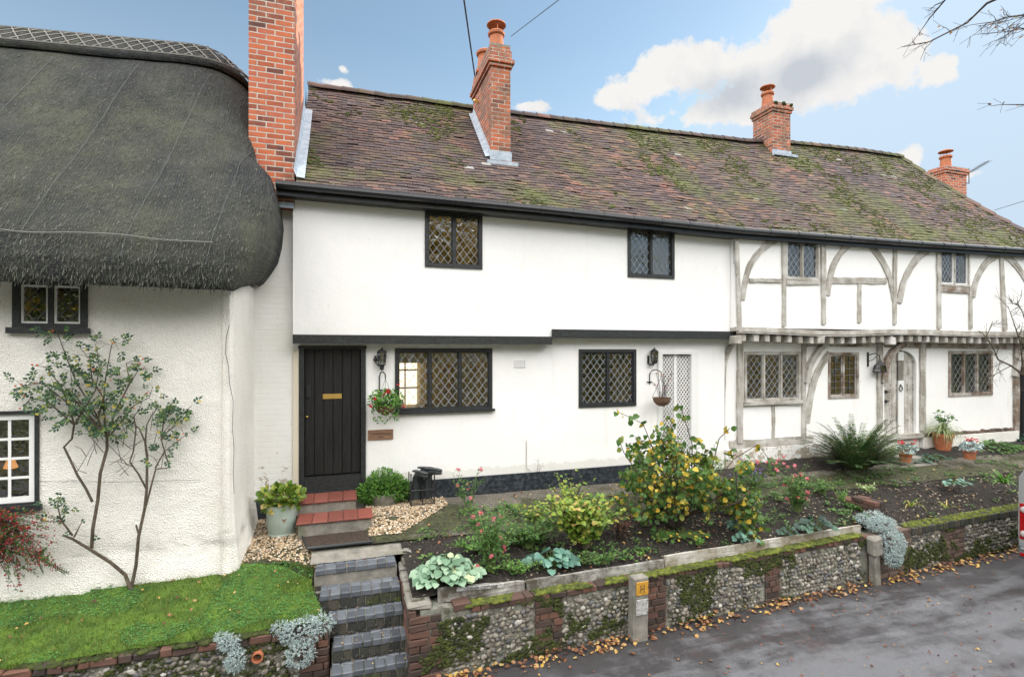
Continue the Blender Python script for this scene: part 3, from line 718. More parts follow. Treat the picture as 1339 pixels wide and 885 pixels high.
def rect(u0, u1, v0, v1, Y):
    um = (u0 + u1) / 2
    return (wx(u0, Y), wx(u1, Y), wz(um, v1, Y), wz(um, v0, Y))
def clipseg(p, d_, x0, x1, z0, z1):
    t0, t1 = -99, 99
    for o, dd, lo, hi in ((p[0], d_[0], x0, x1), (p[1], d_[1], z0, z1)):
        if abs(dd) < 1e-9: continue
        a, b_ = (lo - o) / dd, (hi - o) / dd
        if a > b_: a, b_ = b_, a
        t0 = max(t0, a); t1 = min(t1, b_)
    return (t0, t1) if t1 - t0 > .01 else None
def lattice(mb, x0, x1, z0, z1, Y, sw, sh, style, wd=.007, dp=.004):
    if style == 'rect':
        nx, nz = max(1, round((x1 - x0) / sw)), max(1, round((z1 - z0) / sh))
        for i in range(1, nx): x = lerp(x0, x1, i / nx); mb.strip([(x, z0), (x, z1)], wd, Y, Y + dp)
        for i in range(1, nz): z = lerp(z0, z1, i / nz); mb.strip([(x0, z), (x1, z)], wd, Y + .001, Y + dp + .001)
        return
    L = math.hypot(sw, sh); k = int((x1 - x0 + (z1 - z0) * sw / sh) / sw) + 3
    for sg in (1, -1):
        for i in range(-k, k + 1):
            p = ((x0 + x1) / 2 + i * sw, z0); d_ = (sw / L * sg, sh / L)
            c = clipseg(p, d_, x0, x1, z0, z1)
            if c:
                a = (p[0] + d_[0] * c[0], p[1] + d_[1] * c[0]); b_ = (p[0] + d_[0] * c[1], p[1] + d_[1] * c[1])
                o = 0 if sg > 0 else .0015
                mb.strip([a, b_], wd, Y + o, Y + dp + o)
def window(parent, h, Y, n, fm, style='diamond', fw=.05, cm=None, casem=None, cw=.03, sw=.11, sh=.14, lead=.007, proud=.02, sill=0, casedark=()):
    """frame (part) with pane, lead lattice and sill (sub-parts)"""
    x0, x1, z0, z1 = h; f = MB()
    f.box(x0 - .006, x0 + fw, Y - proud, Y + .07, z0 - .006, z1 + .006); f.box(x1 - fw, x1 + .006, Y - proud, Y + .07, z0 - .006, z1 + .006)
    f.box(x0 + fw, x1 - fw, Y - proud, Y + .07, z1 - fw, z1 + .006); f.box(x0 + fw, x1 - fw, Y - proud, Y + .07, z0 - .006, z0 + fw)
    xs = linsp(x0 + fw, x1 - fw, n); mw = fw * .42
    for x in xs[1:-1]: f.box(x - mw, x + mw, Y - proud * .6, Y + .068, z0 + fw, z1 - fw)
    wf = f.build('window', fm, parent)
    ca = MB(); gl = MB(); le = MB()
    for i in range(n):
        a = xs[i] + (mw if i else 0) + .001; b_ = xs[i + 1] - (mw if i < n - 1 else 0) - .001; c, d_ = z0 + fw + .001, z1 - fw - .001
        ca.box(a, a + cw, Y + .006, Y + .045, c, d_); ca.box(b_ - cw, b_, Y + .006, Y + .045, c, d_)
        ca.box(a + cw, b_ - cw, Y + .007, Y + .045, c, c + cw); ca.box(a + cw, b_ - cw, Y + .007, Y + .045, d_ - cw, d_)
        gy = Y + .03; tl = R.uniform(-.006, .006)
        gl.add([(a + cw, gy + tl, c + cw), (b_ - cw, gy - tl, c + cw), (b_ - cw, gy - tl, d_ - cw), (a + cw, gy + tl, d_ - cw)], [(0, 1, 2, 3)])
        lattice(le, a + cw, b_ - cw, c + cw, d_ - cw, gy - .012, sw, sh, style, lead)
    ca.build('casement', casem or fm, wf); gl.build('pane', M_glass, wf); le.build('leading', cm or M_came, wf)
    if sill:
        s_ = MB(); s_.box(x0 - .04, x1 + .04, Y - .06, Y - proud - .002, z0 - sill, z0 + .012); s_.build('sill', fm, wf)
    return wf
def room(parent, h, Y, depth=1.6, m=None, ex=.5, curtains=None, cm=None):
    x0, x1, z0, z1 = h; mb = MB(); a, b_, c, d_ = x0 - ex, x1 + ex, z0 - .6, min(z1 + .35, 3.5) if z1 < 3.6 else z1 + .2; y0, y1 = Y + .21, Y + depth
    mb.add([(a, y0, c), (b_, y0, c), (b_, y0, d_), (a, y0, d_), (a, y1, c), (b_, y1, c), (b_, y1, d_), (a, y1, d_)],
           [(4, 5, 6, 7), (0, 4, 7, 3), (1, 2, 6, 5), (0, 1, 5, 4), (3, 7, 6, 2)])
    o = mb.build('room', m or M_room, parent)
    if curtains:
        cu = MB()
        for (p, q_) in curtains:
            xa, xb = lerp(x0, x1, p), lerp(x0, x1, q_); n = 24; vs = []
            for k in range(n + 1):
                x = lerp(xa, xb, k / n); y = Y + .17 + .02 * sin(k * 1.9)
                vs += [(x, y, z0 - .05), (x, y, z1 + .05)]
            cu.add(vs, [(2 * k, 2 * k + 2, 2 * k + 3, 2 * k + 1) for k in range(n)])
        cu.build('curtain', cm or M_cloth, parent, smooth=True)
    return o
def shade_box(mb, x0, x1, y0, y1, z0, z1): mb.box(x0, x1, y0, y1, z0, z1)
def chimney(parent, x0, x1, y0, y1, z0, z1, caps, name='chimney', m=None):
    mb = MB(); mb.box(x0, x1, y0, y1, z0, z1)
    z = z1
    for e, h in caps: mb.box(x0 - e, x1 + e, y0 - e, y1 + e, z + .001, z + h); z += h
    return mb.build(name, m or M_chim, parent), z
def pot(parent, c, h, r, cowl=True, m=None):
    mb = MB(); mb.lathe(c, [(r * 1.25, 0), (r * 1.25, .05), (r * 1.05, .08), (r * .92, h * .8), (r * 1.15, h * .84), (r * 1.2, h * .93), (r * 1.0, h), (r * .8, h), (r * .78, h * .5)], 20)
    o = mb.build('chimney_pot', m or M_terr, parent, smooth=False)
    if cowl:
        w_ = MB(); z = c[2] + h
        for k in range(3):
            a = 2 * pi * k / 3 + .4; w_.tube([(c[0] + r * .95 * cos(a), c[1] + r * .95 * sin(a), z - .08), (c[0] + r * .95 * cos(a), c[1] + r * .95 * sin(a), z + .13)], .008, 5)
        w_.lathe((c[0], c[1], z + .12), [(r * 1.35, 0), (r * 1.3, .02), (r * .7, .055), (r * .1, .065)], 20)
        w_.build('cowl', M_terr if m is None else m, o)
    return o

# ================================================================== WHITE RENDERED COTTAGE
UY, LY = 7.9, 8.05
wc = thing('rendered_cottage', 'long white rendered cottage with black door, black beams and mossy clay tile roof', 'cottage', (3, 8, 1))
k_up = [rect(556, 630, 278, 350, UY), rect(821, 881, 296, 363, UY)]
k_lo = [rect(517, 643, 456, 537, LY), rect(757, 831, 457, 531, LY)]
dr = rect(393, 476.5, 456, 641, LY); ld = rect(863, 909, 463, 597, LY)
XW0, XW1 = -.68, 6.73
wall_holes(XW0, XW1, 3.61, 5.50, UY, k_up).build('upper_wall', M_render, wc)
wall_holes(XW0, XW1, .95, 3.60, LY, k_lo + [dr, ld]).build('lower_wall', M_render, wc)
g = MB(); g.box(-1.32, XW0 - .002, 8.06, 8.35, .85, 5.48); g.build('painted_brick_wall', M_pbrick, wc)
g = MB(); g.box(-1.30, XW0 - .003, 8.03, 8.059, .85, 1.28); g.build('plinth', M_plinth, wc)
g = MB(); g.box(dr[1] + .03, ld[0] - .05, LY - .035, LY - .001, .9, 1.40); g.build('plinth', M_plinth, wc)
g = MB(); g.box(XW0, 3.2, UY - .05, LY, 3.485, 3.61); g.build('beam', M_black, wc)
g = MB(); g.box(3.205, XW1 + .05, UY - .05, UY - .014, 3.612, 3.73); g.box(3.203, XW1 + .05, UY - .05, LY, 3.595, 3.609); g.build('beam', M_black, wc)
# gable/rear walls close the house
g = MB(); g.box(XW0, XW1, 12.4, 12.6, .9, 5.6); g.box(XW0 + .001, XW0 + .2, 8.26, 12.39, .9, 5.6)
g.add([(XW0 + .01, 8.2, 5.5), (XW0 + .01, 12.6, 5.5), (XW0 + .01, 10.4, 8.2)], [(0, 1, 2)]); g.build('rear_wall', M_render, wc)
for h, Y, n in ((k_up[0], UY, 2), (k_up[1], UY, 2)): window(wc, h, Y, n, M_black, fw=.048, cw=.014, sw=.115, sh=.15, cm=M_came, lead=.0055); 
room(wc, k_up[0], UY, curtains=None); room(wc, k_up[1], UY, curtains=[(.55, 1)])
kw = window(wc, k_lo[0], LY, 3, M_black, fw=.048, cw=.014, sw=.125, sh=.16, cm=M_came, lead=.0065, sill=.03)
window(wc, k_lo[1], LY, 2, M_black, fw=.048, cw=.016, sw=.12, sh=.155, cm=M_came, lead=.0065)
room(wc, k_lo[1], LY, curtains=[(.68, .95)], cm=M_cloth)
# kitchen interior
x0, x1, z0, z1 = k_lo[0]
room(wc, k_lo[0], LY, 2.2, M_roomk, ex=.28)
g = MB(); g.box(x0 + .14, x0 + .60, LY + 2.12, LY + 2.18, z0 - .1, z1 - .02); g.build('rear_window', M_lit, wc)
g = MB()
for zz in (z0 + .22, z0 + .56): g.box(x0 + .13, x0 + .61, LY + 2.08, LY + 2.11, zz - .015, zz + .015)
g.box(x0 + .36, x0 + .385, LY + 2.08, LY + 2.11, z0 - .1, z1 + .02); g.build('glazing_bar', M_wood, wc)
g = MB(); g.box(x0 + .02, x1 - .02, LY + .16, LY + .175, z1 - .22, z1 + .02); g.build('blind', M_cream, wc)
g = MB()
for a, b_, c in ((.70, .78, 1.6), (.98, 1.06, 1.4), (1.18, 1.3, 1.8)): g.box(x0 + a, x0 + b_, LY + c, LY + c + .1, z0 - .3, z1 + .1)
g.box(x0 + .62, x1, LY + 1.2, LY + 1.8, z0 - .5, z0 + .02); g.build('cupboard', M_wood, wc)
lp = bpy.data.lights.new('kitchen_fill', 'POINT'); lp.energy = 24; lp.color = (1, .80, .55); lp.shadow_soft_size = .12  # unseen point light added to warm the kitchen behind the panes
lo = bpy.data.objects.new('kitchen_fill', lp); COL.objects.link(lo); lo.location = ((x0 + x1) / 2 + .1, LY + 1.0, z1 + .2); lo.parent = wc; lo.location -= wc.location
g = MB()
for x, r_, h_ in ((x0 + .10, .045, .13), (x1 - .36, .05, .15), (x1 - .15, .055, .10)):
    g.lathe((x, LY + .15, z0 + .055), [(r_ * .7, 0), (r_, h_ * .4), (r_ * .8, h_)], 12)
g.build('window_pot', M_white, wc)
# front door
def plank_door(parent, h, Y, m, n, fm, fw=.06, threshold=.0):
    x0, x1, z0, z1 = h; f = MB()
    f.box(x0 - .02, x0 + fw, Y - .03, Y + .09, z0, z1); f.box(x1 - fw, x1 + .02, Y - .03, Y + .09, z0, z1); f.box(x0 - .03, x1 + .03, Y - .032, Y + .088, z1 + .001, z1 + .045)
    f.build('door_frame', fm, parent)
    bk_ = MB(); bk_.box(x0, x1, Y + .095, Y + .13, z0, z1); bk_.build('door_backing', M_ink, parent)  # black slab added behind the planks to block light leaking from the room
    d_ = MB(); xs = linsp(x0 + fw + .004, x1 - fw - .004, n)
    for a, b_ in zip(xs, xs[1:]): d_.cbox(a + .0015, b_ - .0015, Y + .035, Y + .075, z0 + threshold + .01, z1 - .006, .006)
    return d_.build('door', m, parent)
x0, x1, z0, z1 = dr
fd = plank_door(wc, dr, LY, M_doorb, 6, M_black, .05, .22)
g = MB(); g.box(x0 + .052, x1 - .052, LY - .02, LY + .10, z0 - .02, z0 + .215); g.box(x0 + .05, x1 - .05, LY - .07, LY + .0, z0 - .03, z0 + .02); g.build('threshold', M_black, wc)
g = MB(); a = rect(422, 447, 515, 521.5, LY); g.cbox(a[0], a[1], LY + .026, LY + .0345, a[2], a[3], .002); g.build('letterbox', M_brass, fd)
g = MB(); a = rect(400, 406, 504, 520, LY); g.box(a[0], a[1], LY + .022, LY + .034, a[2], a[3]); g.tube([(a[0] + .02, LY + .02, a[2]), (a[0] + .02, LY - .01, a[2] + .02), (a[0] + .02, LY - .01, a[3] - .02), (a[0] + .02, LY + .02, a[3])], .008, 6); g.build('handle', M_iron, fd)
g = MB(); g.lathe((wx(401.5, LY), LY + .02, wz(401, 545, LY)), [(.012, -.01), (.02, .0), (.012, .012)], 10); g.build('lock', M_brass, fd)
g = MB(); g.box(x0 - .10, x0 - .022, LY - .018, LY + .02, z0 + .1, z1 - .02); g.build('door_lining', M_cream, wc)
# white lattice door
x0, x1, z0, z1 = ld
f = MB(); f.box(x0 - .05, x0 + .035, LY - .03, LY + .06, z0, z1); f.box(x1 - .10, x1 + .05, LY - .03, LY + .06, z0, z1); f.box(x0 - .05, x1 + .05, LY - .032, LY + .06, z1, z1 + .05)
f.build('door_frame', M_white, wc)
d_ = MB(); d_.box(x0 + .04, x1 - .105, LY + .075, LY + .10, z0, z1 - .002); ldo = d_.build('door', M_oakb, wc, label='door behind a white diamond lattice screen')
l_ = MB(); xm = (x0 + x1 - .07) / 2
lattice(l_, x0 + .04, xm - .03, z0 + .02, z1 - .02, LY + .03, .064, .084, 'diamond', .014, .012); lattice(l_, xm + .03, x1 - .105, z0 + .02, z1 - .02, LY + .03, .064, .084, 'diamond', .014, .012)
l_.box(xm - .028, xm + .028, LY + .02, LY + .05, z0, z1); l_.build('lattice_screen', M_white, ldo)
# vent
a = rect(672, 687, 471, 481, LY); g = MB(); g.box(a[0], a[1], LY - .006, LY - .001, a[2], a[3]); vt = g.build('vent', M_render, wc)
g = MB()
for i in range(6):
    for j in range(4): g.box(lerp(a[0], a[1], (i + .3) / 6), lerp(a[0], a[1], (i + .7) / 6), LY - .009, LY - .0065, lerp(a[2], a[3], (j + .3) / 4), lerp(a[2], a[3], (j + .7) / 4))
g.build('vent_hole', M_ink, vt)
# roof
CH1 = (-1.235, -.655, 7.86, 9.55)
CH2 = (wx(642, 8.83), wx(667.5, 8.83), 8.83, 10.15)
tiles(wc, -.62, 6.79, skips=[(CH2[0], CH2[1], .43, .92)])
ridge(wc, -.64, 6.78); moss_clumps(wc, -.6, 6.75, 1000)
def gutter(parent, X0, X1):
    g = MB(); xs = linsp(X0, X1, 14); g.tube([(x, YE - .03, eaveZ(x) - .045) for x in xs], .058, 10)
    for x in xs[1:-1]: g.tube([(x - .03, YE - .03, eaveZ(x) - .045), (x + .03, YE - .03, eaveZ(x) - .045)], .064, 10)
    o = g.build('gutter', M_gut, parent, smooth=False)
    g = MB()
    for a, b_ in zip(xs, xs[1:]):
        z = eaveZ((a + b_) / 2); g.add([(p, y, zz) for p in (a, b_) for y in (YE + .03, YE + .055) for zz in (eaveZ(p) - .17, eaveZ(p) + .0)], [(0, 1, 3, 2), (4, 6, 7, 5), (0, 4, 5, 1), (0, 2, 6, 4)])
    for a, b_ in zip(xs, xs[1:]): g.add([(p, y, eaveZ(p) - .165) for p in (a, b_) for y in (YE + .05, UY + .1)], [(0, 1, 3, 2)])
    g.build('fascia', M_gut, parent)
gutter(wc, -.87, 6.755)
c1, zt_ = chimney(wc, *CH1, 5.38, 9.9, [(.03, .07), (.06, .14), (.02, .08)])
pot(c1, ((CH1[0] + CH1[1]) / 2, 8.3, zt_), .5, .12); pot(c1, ((CH1[0] + CH1[1]) / 2, 9.0, zt_), .5, .12)
def flash_side(mb, X, s0, s1, e=.14):   # lead soakers climbing beside a stack
    n = 14
    for k in range(n):
        a, b_ = lerp(s0, s1, k / n), lerp(s0, s1, (k + 1.15) / n); p, q_ = roofP(X, a, .05), roofP(X, b_, .05); sg = 1 if e > 0 else -1
        mb.add([p + V((0, 0, .10)), p + V((e * .25, 0, .01)), p + V((e, 0, 0)), q_ + V((e, 0, .012)), q_ + V((e * .25, 0, .02)), q_ + V((0, 0, .13))], [(0, 1, 4, 5), (1, 2, 3, 4)])
g = MB(); flash_side(g, CH1[1] + .002, .02, .70, .14); g.box(-1.24, -.66, 7.845, 7.858, 5.36, 5.44); g.build('flashing', M_lead, c1)
zb = roofP(CH2[0], .42).z - .3
c2, zt_ = chimney(wc, *CH2, zb, wz(655, 88, 8.83), [(.03, .06), (.06, .07), (.02, .16), (.0, .08)], m=M_chimw)
fl = MB(); flash_side(fl, CH2[0] - .002, .44, .90, -.10); p = roofP(0, .425, .05)
fl.box(CH2[0] - .10, CH2[1] + .10, CH2[2] - .14, CH2[2] - .002, roofP(CH2[0], .40, .04).z - .06, roofP(CH2[0], .40, .04).z + .005)
fl.box(CH2[0] - .02, CH2[1] + .02, CH2[2] - .016, CH2[2] - .003, roofP(CH2[0], .42, .04).z - .05, roofP(CH2[0], .42, .04).z + .17)
fl.build('flashing', M_lead, c2)
xm = (CH2[0] + CH2[1]) / 2
pot(c2, (xm, CH2[2] + .28, zt_), .40, .13); pot(c2, (xm - .02, CH2[2] + .98, zt_), .42, .15, False)
g = MB(); g.box(CH2[0] - .0, CH2[1] + .0, CH2[2] + .02, CH2[3] - .02, zt_ + .001, zt_ + .05); g.build('flaunching', M_conc, c2)
g = MB(); bx_ = (CH2[0] - .065, CH2[2] + .9, zt_ - .62); g.box(bx_[0], bx_[0] + .066, bx_[1] - .03, bx_[1] + .03, bx_[2], bx_[2] + .04); g.lathe((bx_[0] - .01, bx_[1], bx_[2] - .0), [(.02, 0), (.035, .02), (.02, .05)], 8); g.build('cable_bracket', M_brass, c2)

# ================================================================== TIMBER FRAMED COTTAGE
TU, TL = 7.8, 8.1
tf = thing('timber_framed_cottage', 'white timber framed cottage with grey curved oak braces, jettied upper floor and arched plank door', 'cottage', (10, 8, 1))
XT0, XT1, XTL = 6.735, 15.35, 14.95
h_up = [rect(1027, 1071, 311, 366, TU), rect(1228.5, 1267, 327, 374, TU)]
h_lo = [rect(973, 1046, 460, 525, TL), rect(1083, 1122, 461, 520, TL), rect(1240, 1297, 459, 517, TL)]
dh = rect(1155.5, 1197.5, 458, 568, TL)
wall_holes(XT0, XT1, 3.80, 5.52, TU, h_up).build('upper_wall', M_render, tf)
wall_holes(XT0, XTL, 1.0, 3.60, TL, h_lo + [dh]).build('lower_wall', M_render, tf)
g = MB(); g.box(XT0, XT1, 12.4, 12.6, .9, 5.6); g.box(XT1 - .2, XT1, TU + .21, 12.39, 3.8, 5.6); g.box(XTL - .2, XTL, TL + .21, 12.38, .9, 3.8); g.build('rear_wall', M_render, tf)
window(tf, h_up[0], TU, 2, M_oak, fw=.04, cw=.018, sw=.125, sh=.16, casem=M_oak, lead=.007); window(tf, h_up[1], TU, 2, M_oak, fw=.035, cw=.03, sw=.10, sh=.14, casem=M_white, lead=.007)
window(tf, h_lo[0], TL, 3, M_oak, fw=.05, cw=.018, sw=.135, sh=.165, lead=.0065, sill=.05)
window(tf, h_lo[1], TL, 2, M_oakb, 'rect', fw=.045, cw=.025, sw=.12, sh=.125, cm=M_camed, lead=.012)
window(tf, h_lo[2], TL, 3, M_oakb, fw=.06, cw=.012, sw=.15, sh=.19, casem=M_oakb, lead=.006)
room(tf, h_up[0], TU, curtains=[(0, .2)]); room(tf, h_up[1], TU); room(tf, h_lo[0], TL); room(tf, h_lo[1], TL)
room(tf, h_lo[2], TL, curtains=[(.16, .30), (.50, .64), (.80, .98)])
def wpt(u, v, Y): p = at(u, v, Y); return (p.x, p.z)
def timber(pts, wpx, Y, proud=.018, m=None, nm='post', taper=None):
    g = MB(); P = [wpt(u, v, Y) for u, v in pts]
    # smooth curve through the points
    if len(P) > 2:
        Q = []
        for i in range(len(P) - 1):
            p0, p1, p2, p3 = P[max(i - 1, 0)], P[i], P[i + 1], P[min(i + 2, len(P) - 1)]
            for k in range(5):
                t = k / 5; Q.append(tuple(.5 * (2 * p1[c] + (p2[c] - p0[c]) * t + (2 * p0[c] - 5 * p1[c] + 4 * p2[c] - p3[c]) * t * t + (3 * p1[c] - p0[c] - 3 * p2[c] + p3[c]) * t ** 3) for c in (0, 1)))
        P = Q + [P[-1]]
    else:
        P = [tuple(lerp(P[0][c], P[1][c], k / 8) + (R.uniform(-.006, .006) if 0 < k < 8 else 0) for c in (0, 1)) for k in range(9)]
    u = sum(p[0] for p in pts) / len(pts); t = (u - CXP) / FPX; px = Y / (CA - t * SA) / FPX
    vert = abs(P[-1][1] - P[0][1]) > abs(P[-1][0] - P[0][0])
    px *= (1 / max(.5, cos(atan(t))) * .75) if vert else 1
    wd = [wpx * .9 * px * (1 + R.uniform(-.13, .10)) * (lerp(1, taper, i / (len(P) - 1)) if taper else 1) for i in range(len(P))]
    g.strip(P, wd, Y - proud + R.uniform(-.002, .002), Y + .02); return g.build(nm, m or M_oak, tf)
T_ = timber
T_([(961, 303), (966, 437)], 8, TU, .05); T_([(1024, 309), (1024.5, 427)], 7.5, TU, .03); T_([(1075.5, 311), (1076, 424)], 9, TU, .034)
T_([(1169.5, 318), (1169, 424)], 7, TU, .03); T_([(1226, 324), (1227, 430)], 7, TU, .032); T_([(1268, 374), (1268.5, 430)], 6, TU, .03)
T_([(1308, 335), (1313, 432)], 8, TU, .031); T_([(1123, 371), (1123, 422)], 7, TU, .026)
for c in ([(1017, 313), (995, 327), (978, 352), (970, 392)], [(1119, 315), (1102, 327), (1088, 350), (1081, 386)], [(1126, 315), (1145, 330), (1161, 358), (1170, 396)],
          [(1216, 325), (1197, 340), (1182, 366), (1175, 396)], [(1305, 332), (1288, 345), (1276, 366), (1271, 388)], [(1313, 333), (1328, 347), (1345, 372)]):
    T_(c, 10.5, TU, .022, nm='brace')
T_([(979, 366.5), (1021, 367)], 5.5, TU, .024, nm='rail'); T_([(1028, 370), (1071, 370)], 5.5, TU, .024, nm='rail'); T_([(1085, 366.5), (1158, 367.5)], 9, TU, .024, nm='rail'); T_([(1229, 378), (1266, 380)], 8, TU, .026, nm='rail', m=M_oakb)
T_([(961, 304), (1100, 315)], 6, TU, .027, nm='wall_plate', m=M_oakb); T_([(1100, 315.2), (1225, 324)], 6, TU, .027, nm='wall_plate', m=M_oakb); T_([(1226, 324.2), (1350, 334)], 6, TU, .027, nm='wall_plate', m=M_oakb)
# bressummer, joists, lower plate
def sagz(x): return -.03 * math.exp(-((x - 9.3) / 1.0) ** 2) + .015 * sin(x * 1.3)
g = MB(); xs = linsp(XT0, XT1, 30); g.strip([(x, 3.765 + sagz(x)) for x in xs], [.085 + R.uniform(-.008, .008) for _ in xs], TU - .05, TU + .1); g.strip([(x, 3.70 + sagz(x)) for x in xs], .022, TU - .075, TU - .052); g.build('bressummer', M_oak, tf)
x = XT0 + .14
while x < XT1 - .1:
    g = MB(); z = 3.60 + sagz(x); g.cbox(x, x + .105 + R.uniform(-.015, .015), TU - .035, TL + .1, z - .055, z + .075, .008, .006); g.build('joist', M_oak, tf); x += .265 + R.uniform(-.02, .02)
g = MB(); g.box(XT0, XT1 - .2, TL + .001, TL + .05, 3.55, 3.82); g.build('floor_edge', M_room, tf)
T_([(1054, 447), (1145, 448)], 12, TL, .03, nm='plate', m=M_oakb); T_([(1155, 448), (1323, 451)], 13, TL, .03, nm='plate', m=M_oakb)
T_([(966, 445), (966, 579)], 11, TL, .05); T_([(943, 575), (944, 500), (947, 470), (957, 447)], 9, TL, .045, nm='brace')
T_([(1050, 446), (1050, 579)], 8, TL, .035); T_([(1010.5, 530), (1010.5, 577)], 6, TL, .02)
T_([(1149, 446), (1149, 562)], 10, TL, .045); T_([(1205, 446), (1205, 563)], 11, TL, .045); T_([(1327, 446), (1327, 566)], 10, TL, .05, m=M_oakb)
T_([(1052, 500), (1056, 478), (1066, 461), (1078, 448)], 9, TL, .09, nm='bracket'); T_([(1054, 552), (1062, 505), (1073, 478), (1084, 462)], 13, TL, .016, nm='brace')
T_([(1152, 500), (1156, 474), (1166, 458), (1180, 449)], 10, TL, .09, nm='bracket', m=M_oakb); T_([(1324, 492), (1330, 468), (1344, 452)], 8, TL, .09, nm='bracket')
T_([(953, 581), (1062, 574)], 11, TL, .03, nm='sill_beam'); T_([(973, 527.5), (1047, 527)], 5, TL, .04, nm='window_ledge')
g = MB()
for u, v in ((1075.5, 440), (1169, 442), (966, 440)):
    p = at(u, v, TU - .08); g.cbox(p.x - .08, p.x + .08, TU - .07, TU + .1, p.z - .13, p.z + .02, .01, .01)
g.build('beam_end', M_oak, tf)
# masonry below
g = MB(); g.box(XT0 + .02, dh[0] - .1, TL - .06, TL - .002, .95, 1.53); g.build('plinth', M_pbrick, tf)
g = MB(); g.box(dh[1] + .1, XTL + .06, TL - .09, TL - .002, .9, 1.50); g.build('plinth', M_rough, tf)
g = MB(); x = dh[1] + .1
while x < XTL: 
    w_ = R.uniform(.08, .2); g.cbox(x, x + w_ - .01, TL - .05, TL - .003, 1.505, 1.56 + R.uniform(0, .03), .012, .008); x += w_
g.build('rubble_course', M_brickd, tf)
# arched plank door
x0, x1, z0, z1 = dh; xc = (x0 + x1) / 2; rr = (x1 - x0) / 2; zs_ = z1 - rr * .62
def arch_z(x): return zs_ + math.sqrt(max(0, 1 - ((x - xc) / rr) ** 2)) * (z1 - zs_)
dm = MB(); xs = [x0 + .01, x0 + .155, x0 + .30, x0 + .44, x0 + .62, x0 + .77, x0 + .91, x1 - .01]
for a, b_ in zip(xs, xs[1:]):
    n = 6; vs = []
    for yy in (TL + .04 + R.uniform(0, .008), TL + .10):
        vs += [(lerp(a + .006, b_ - .006, k / n), yy, z0 + .02) for k in range(n + 1)] + [(lerp(a + .006, b_ - .006, k / n), yy, arch_z(lerp(a + .006, b_ - .006, k / n)) - .02) for k in range(n + 1)]
    fs = [[k, k + 1, n + 2 + k, n + 1 + k] for k in range(n)] + [[n + 1, 2 * n + 2 + n + 1, 2 * n + 2, 0], [n, 3 * n + 2, 4 * n + 3, 2 * n + 1]]
    uo = R.uniform(0, 9); dm.add(vs, fs, [[(vs[i][2] + uo, vs[i][0]) for i in f_] for f_ in fs])
tdo = dm.build('door', M_oak, tf, label='silvery oak plank door with arched top and barred grille')
g = MB(); g.box(x0, x1, TL + .101, TL + .12, z0, z1); g.build('door_backing', M_ink, tdo)
g = MB(); ca_, cb_ = xs[3] + .0, xs[4] - .0
g.box(ca_ + .01, cb_ - .01, TL + .015, TL + .035, z0 + .02, z0 + 1.15); g.box(ca_ + .01, cb_ - .01, TL + .015, TL + .035, z0 + 1.58, arch_z(xc) - .03); g.build('cover_strip', M_white, tdo)
g = MB(); g.box(ca_ + .012, cb_ - .012, TL + .028, TL + .036, z0 + 1.152, z0 + 1.578); g.build('grille_opening', M_ink, tdo)
g = MB()
for k in range(5): xx = lerp(ca_ + .025, cb_ - .025, k / 4); g.tube([(xx, TL + .02, z0 + 1.152), (xx, TL + .02, z0 + 1.578)], .009, 6)
g.build('grille', M_oak, tdo)
g = MB()
for zz in (z0 + .3, z0 + .95, z0 + 1.05, z0 + 1.55):
    for k in range(6):
        xx = x0 + .08 + k * .165
        if not (ca_ < xx < cb_): g.lathe((xx, TL + .032, zz), [(.002, -.012), (.012, 0), (.002, .012)], 6)
g.build('stud', M_iron, tdo)
g = MB(); g.tube([(xc + .03 + .045 * sin(a * pi / 6), TL + .0, z0 + .98 + .055 * cos(a * pi / 6)) for a in range(13)], .009, 6); g.cbox(xc + .01, xc + .05, TL + .0, TL + .014, z0 + 1.02, z0 + 1.07, .004); g.build('knocker', M_iron, tdo)
g = MB()
for zz in (z0 + .92, z0 + .72): g.cbox(x0 + .05, x0 + .12, TL - .0, TL + .039, zz - .03, zz + .03, .008); g.tube([(x0 + .08, TL - .01, zz), (x0 + .15, TL - .015, zz)], .01, 6)
g.build('latch', M_iron, tdo)
# arch spandrel
g = MB(); n = 16; xs2 = linsp(x0, x1, n); vs = []
for yy in (TL - .012, TL + .06):
    vs += [(x, yy, arch_z(x)) for x in xs2] + [(x, yy, z1 + .11) for x in xs2]
m1 = n + 1
fs = [[k, k + 1, m1 + k + 1, m1 + k] for k in range(n)] + [[k, 2 * m1 + k, 2 * m1 + k + 1, k + 1] for k in range(n)]
g.add(vs, fs); g.box(x0 - .11, x0 - .001, TL - .013, TL + .05, z0, z1 + .11); g.box(x1 + .001, x1 + .06, TL - .013, TL + .05, z0, z1 + .11)
g.build('door_surround', M_render, tf)
g = MB(); g.box(x0 - .12, x1 + .12, TL - .10, TL + .1, z0 - .08, z0 + .018); g.build('doorsill', M_oak, tf)
CH3 = (wx(1010, 10.0), wx(1033.5, 10.0), 10.0, 10.62)
tiles(tf, 6.793, 15.75, skips=[(CH3[0], CH3[1], .86, 1.1)])
ridge(tf, 6.785, 14.5); moss_clumps(tf, 6.8, 15.4, 2200)
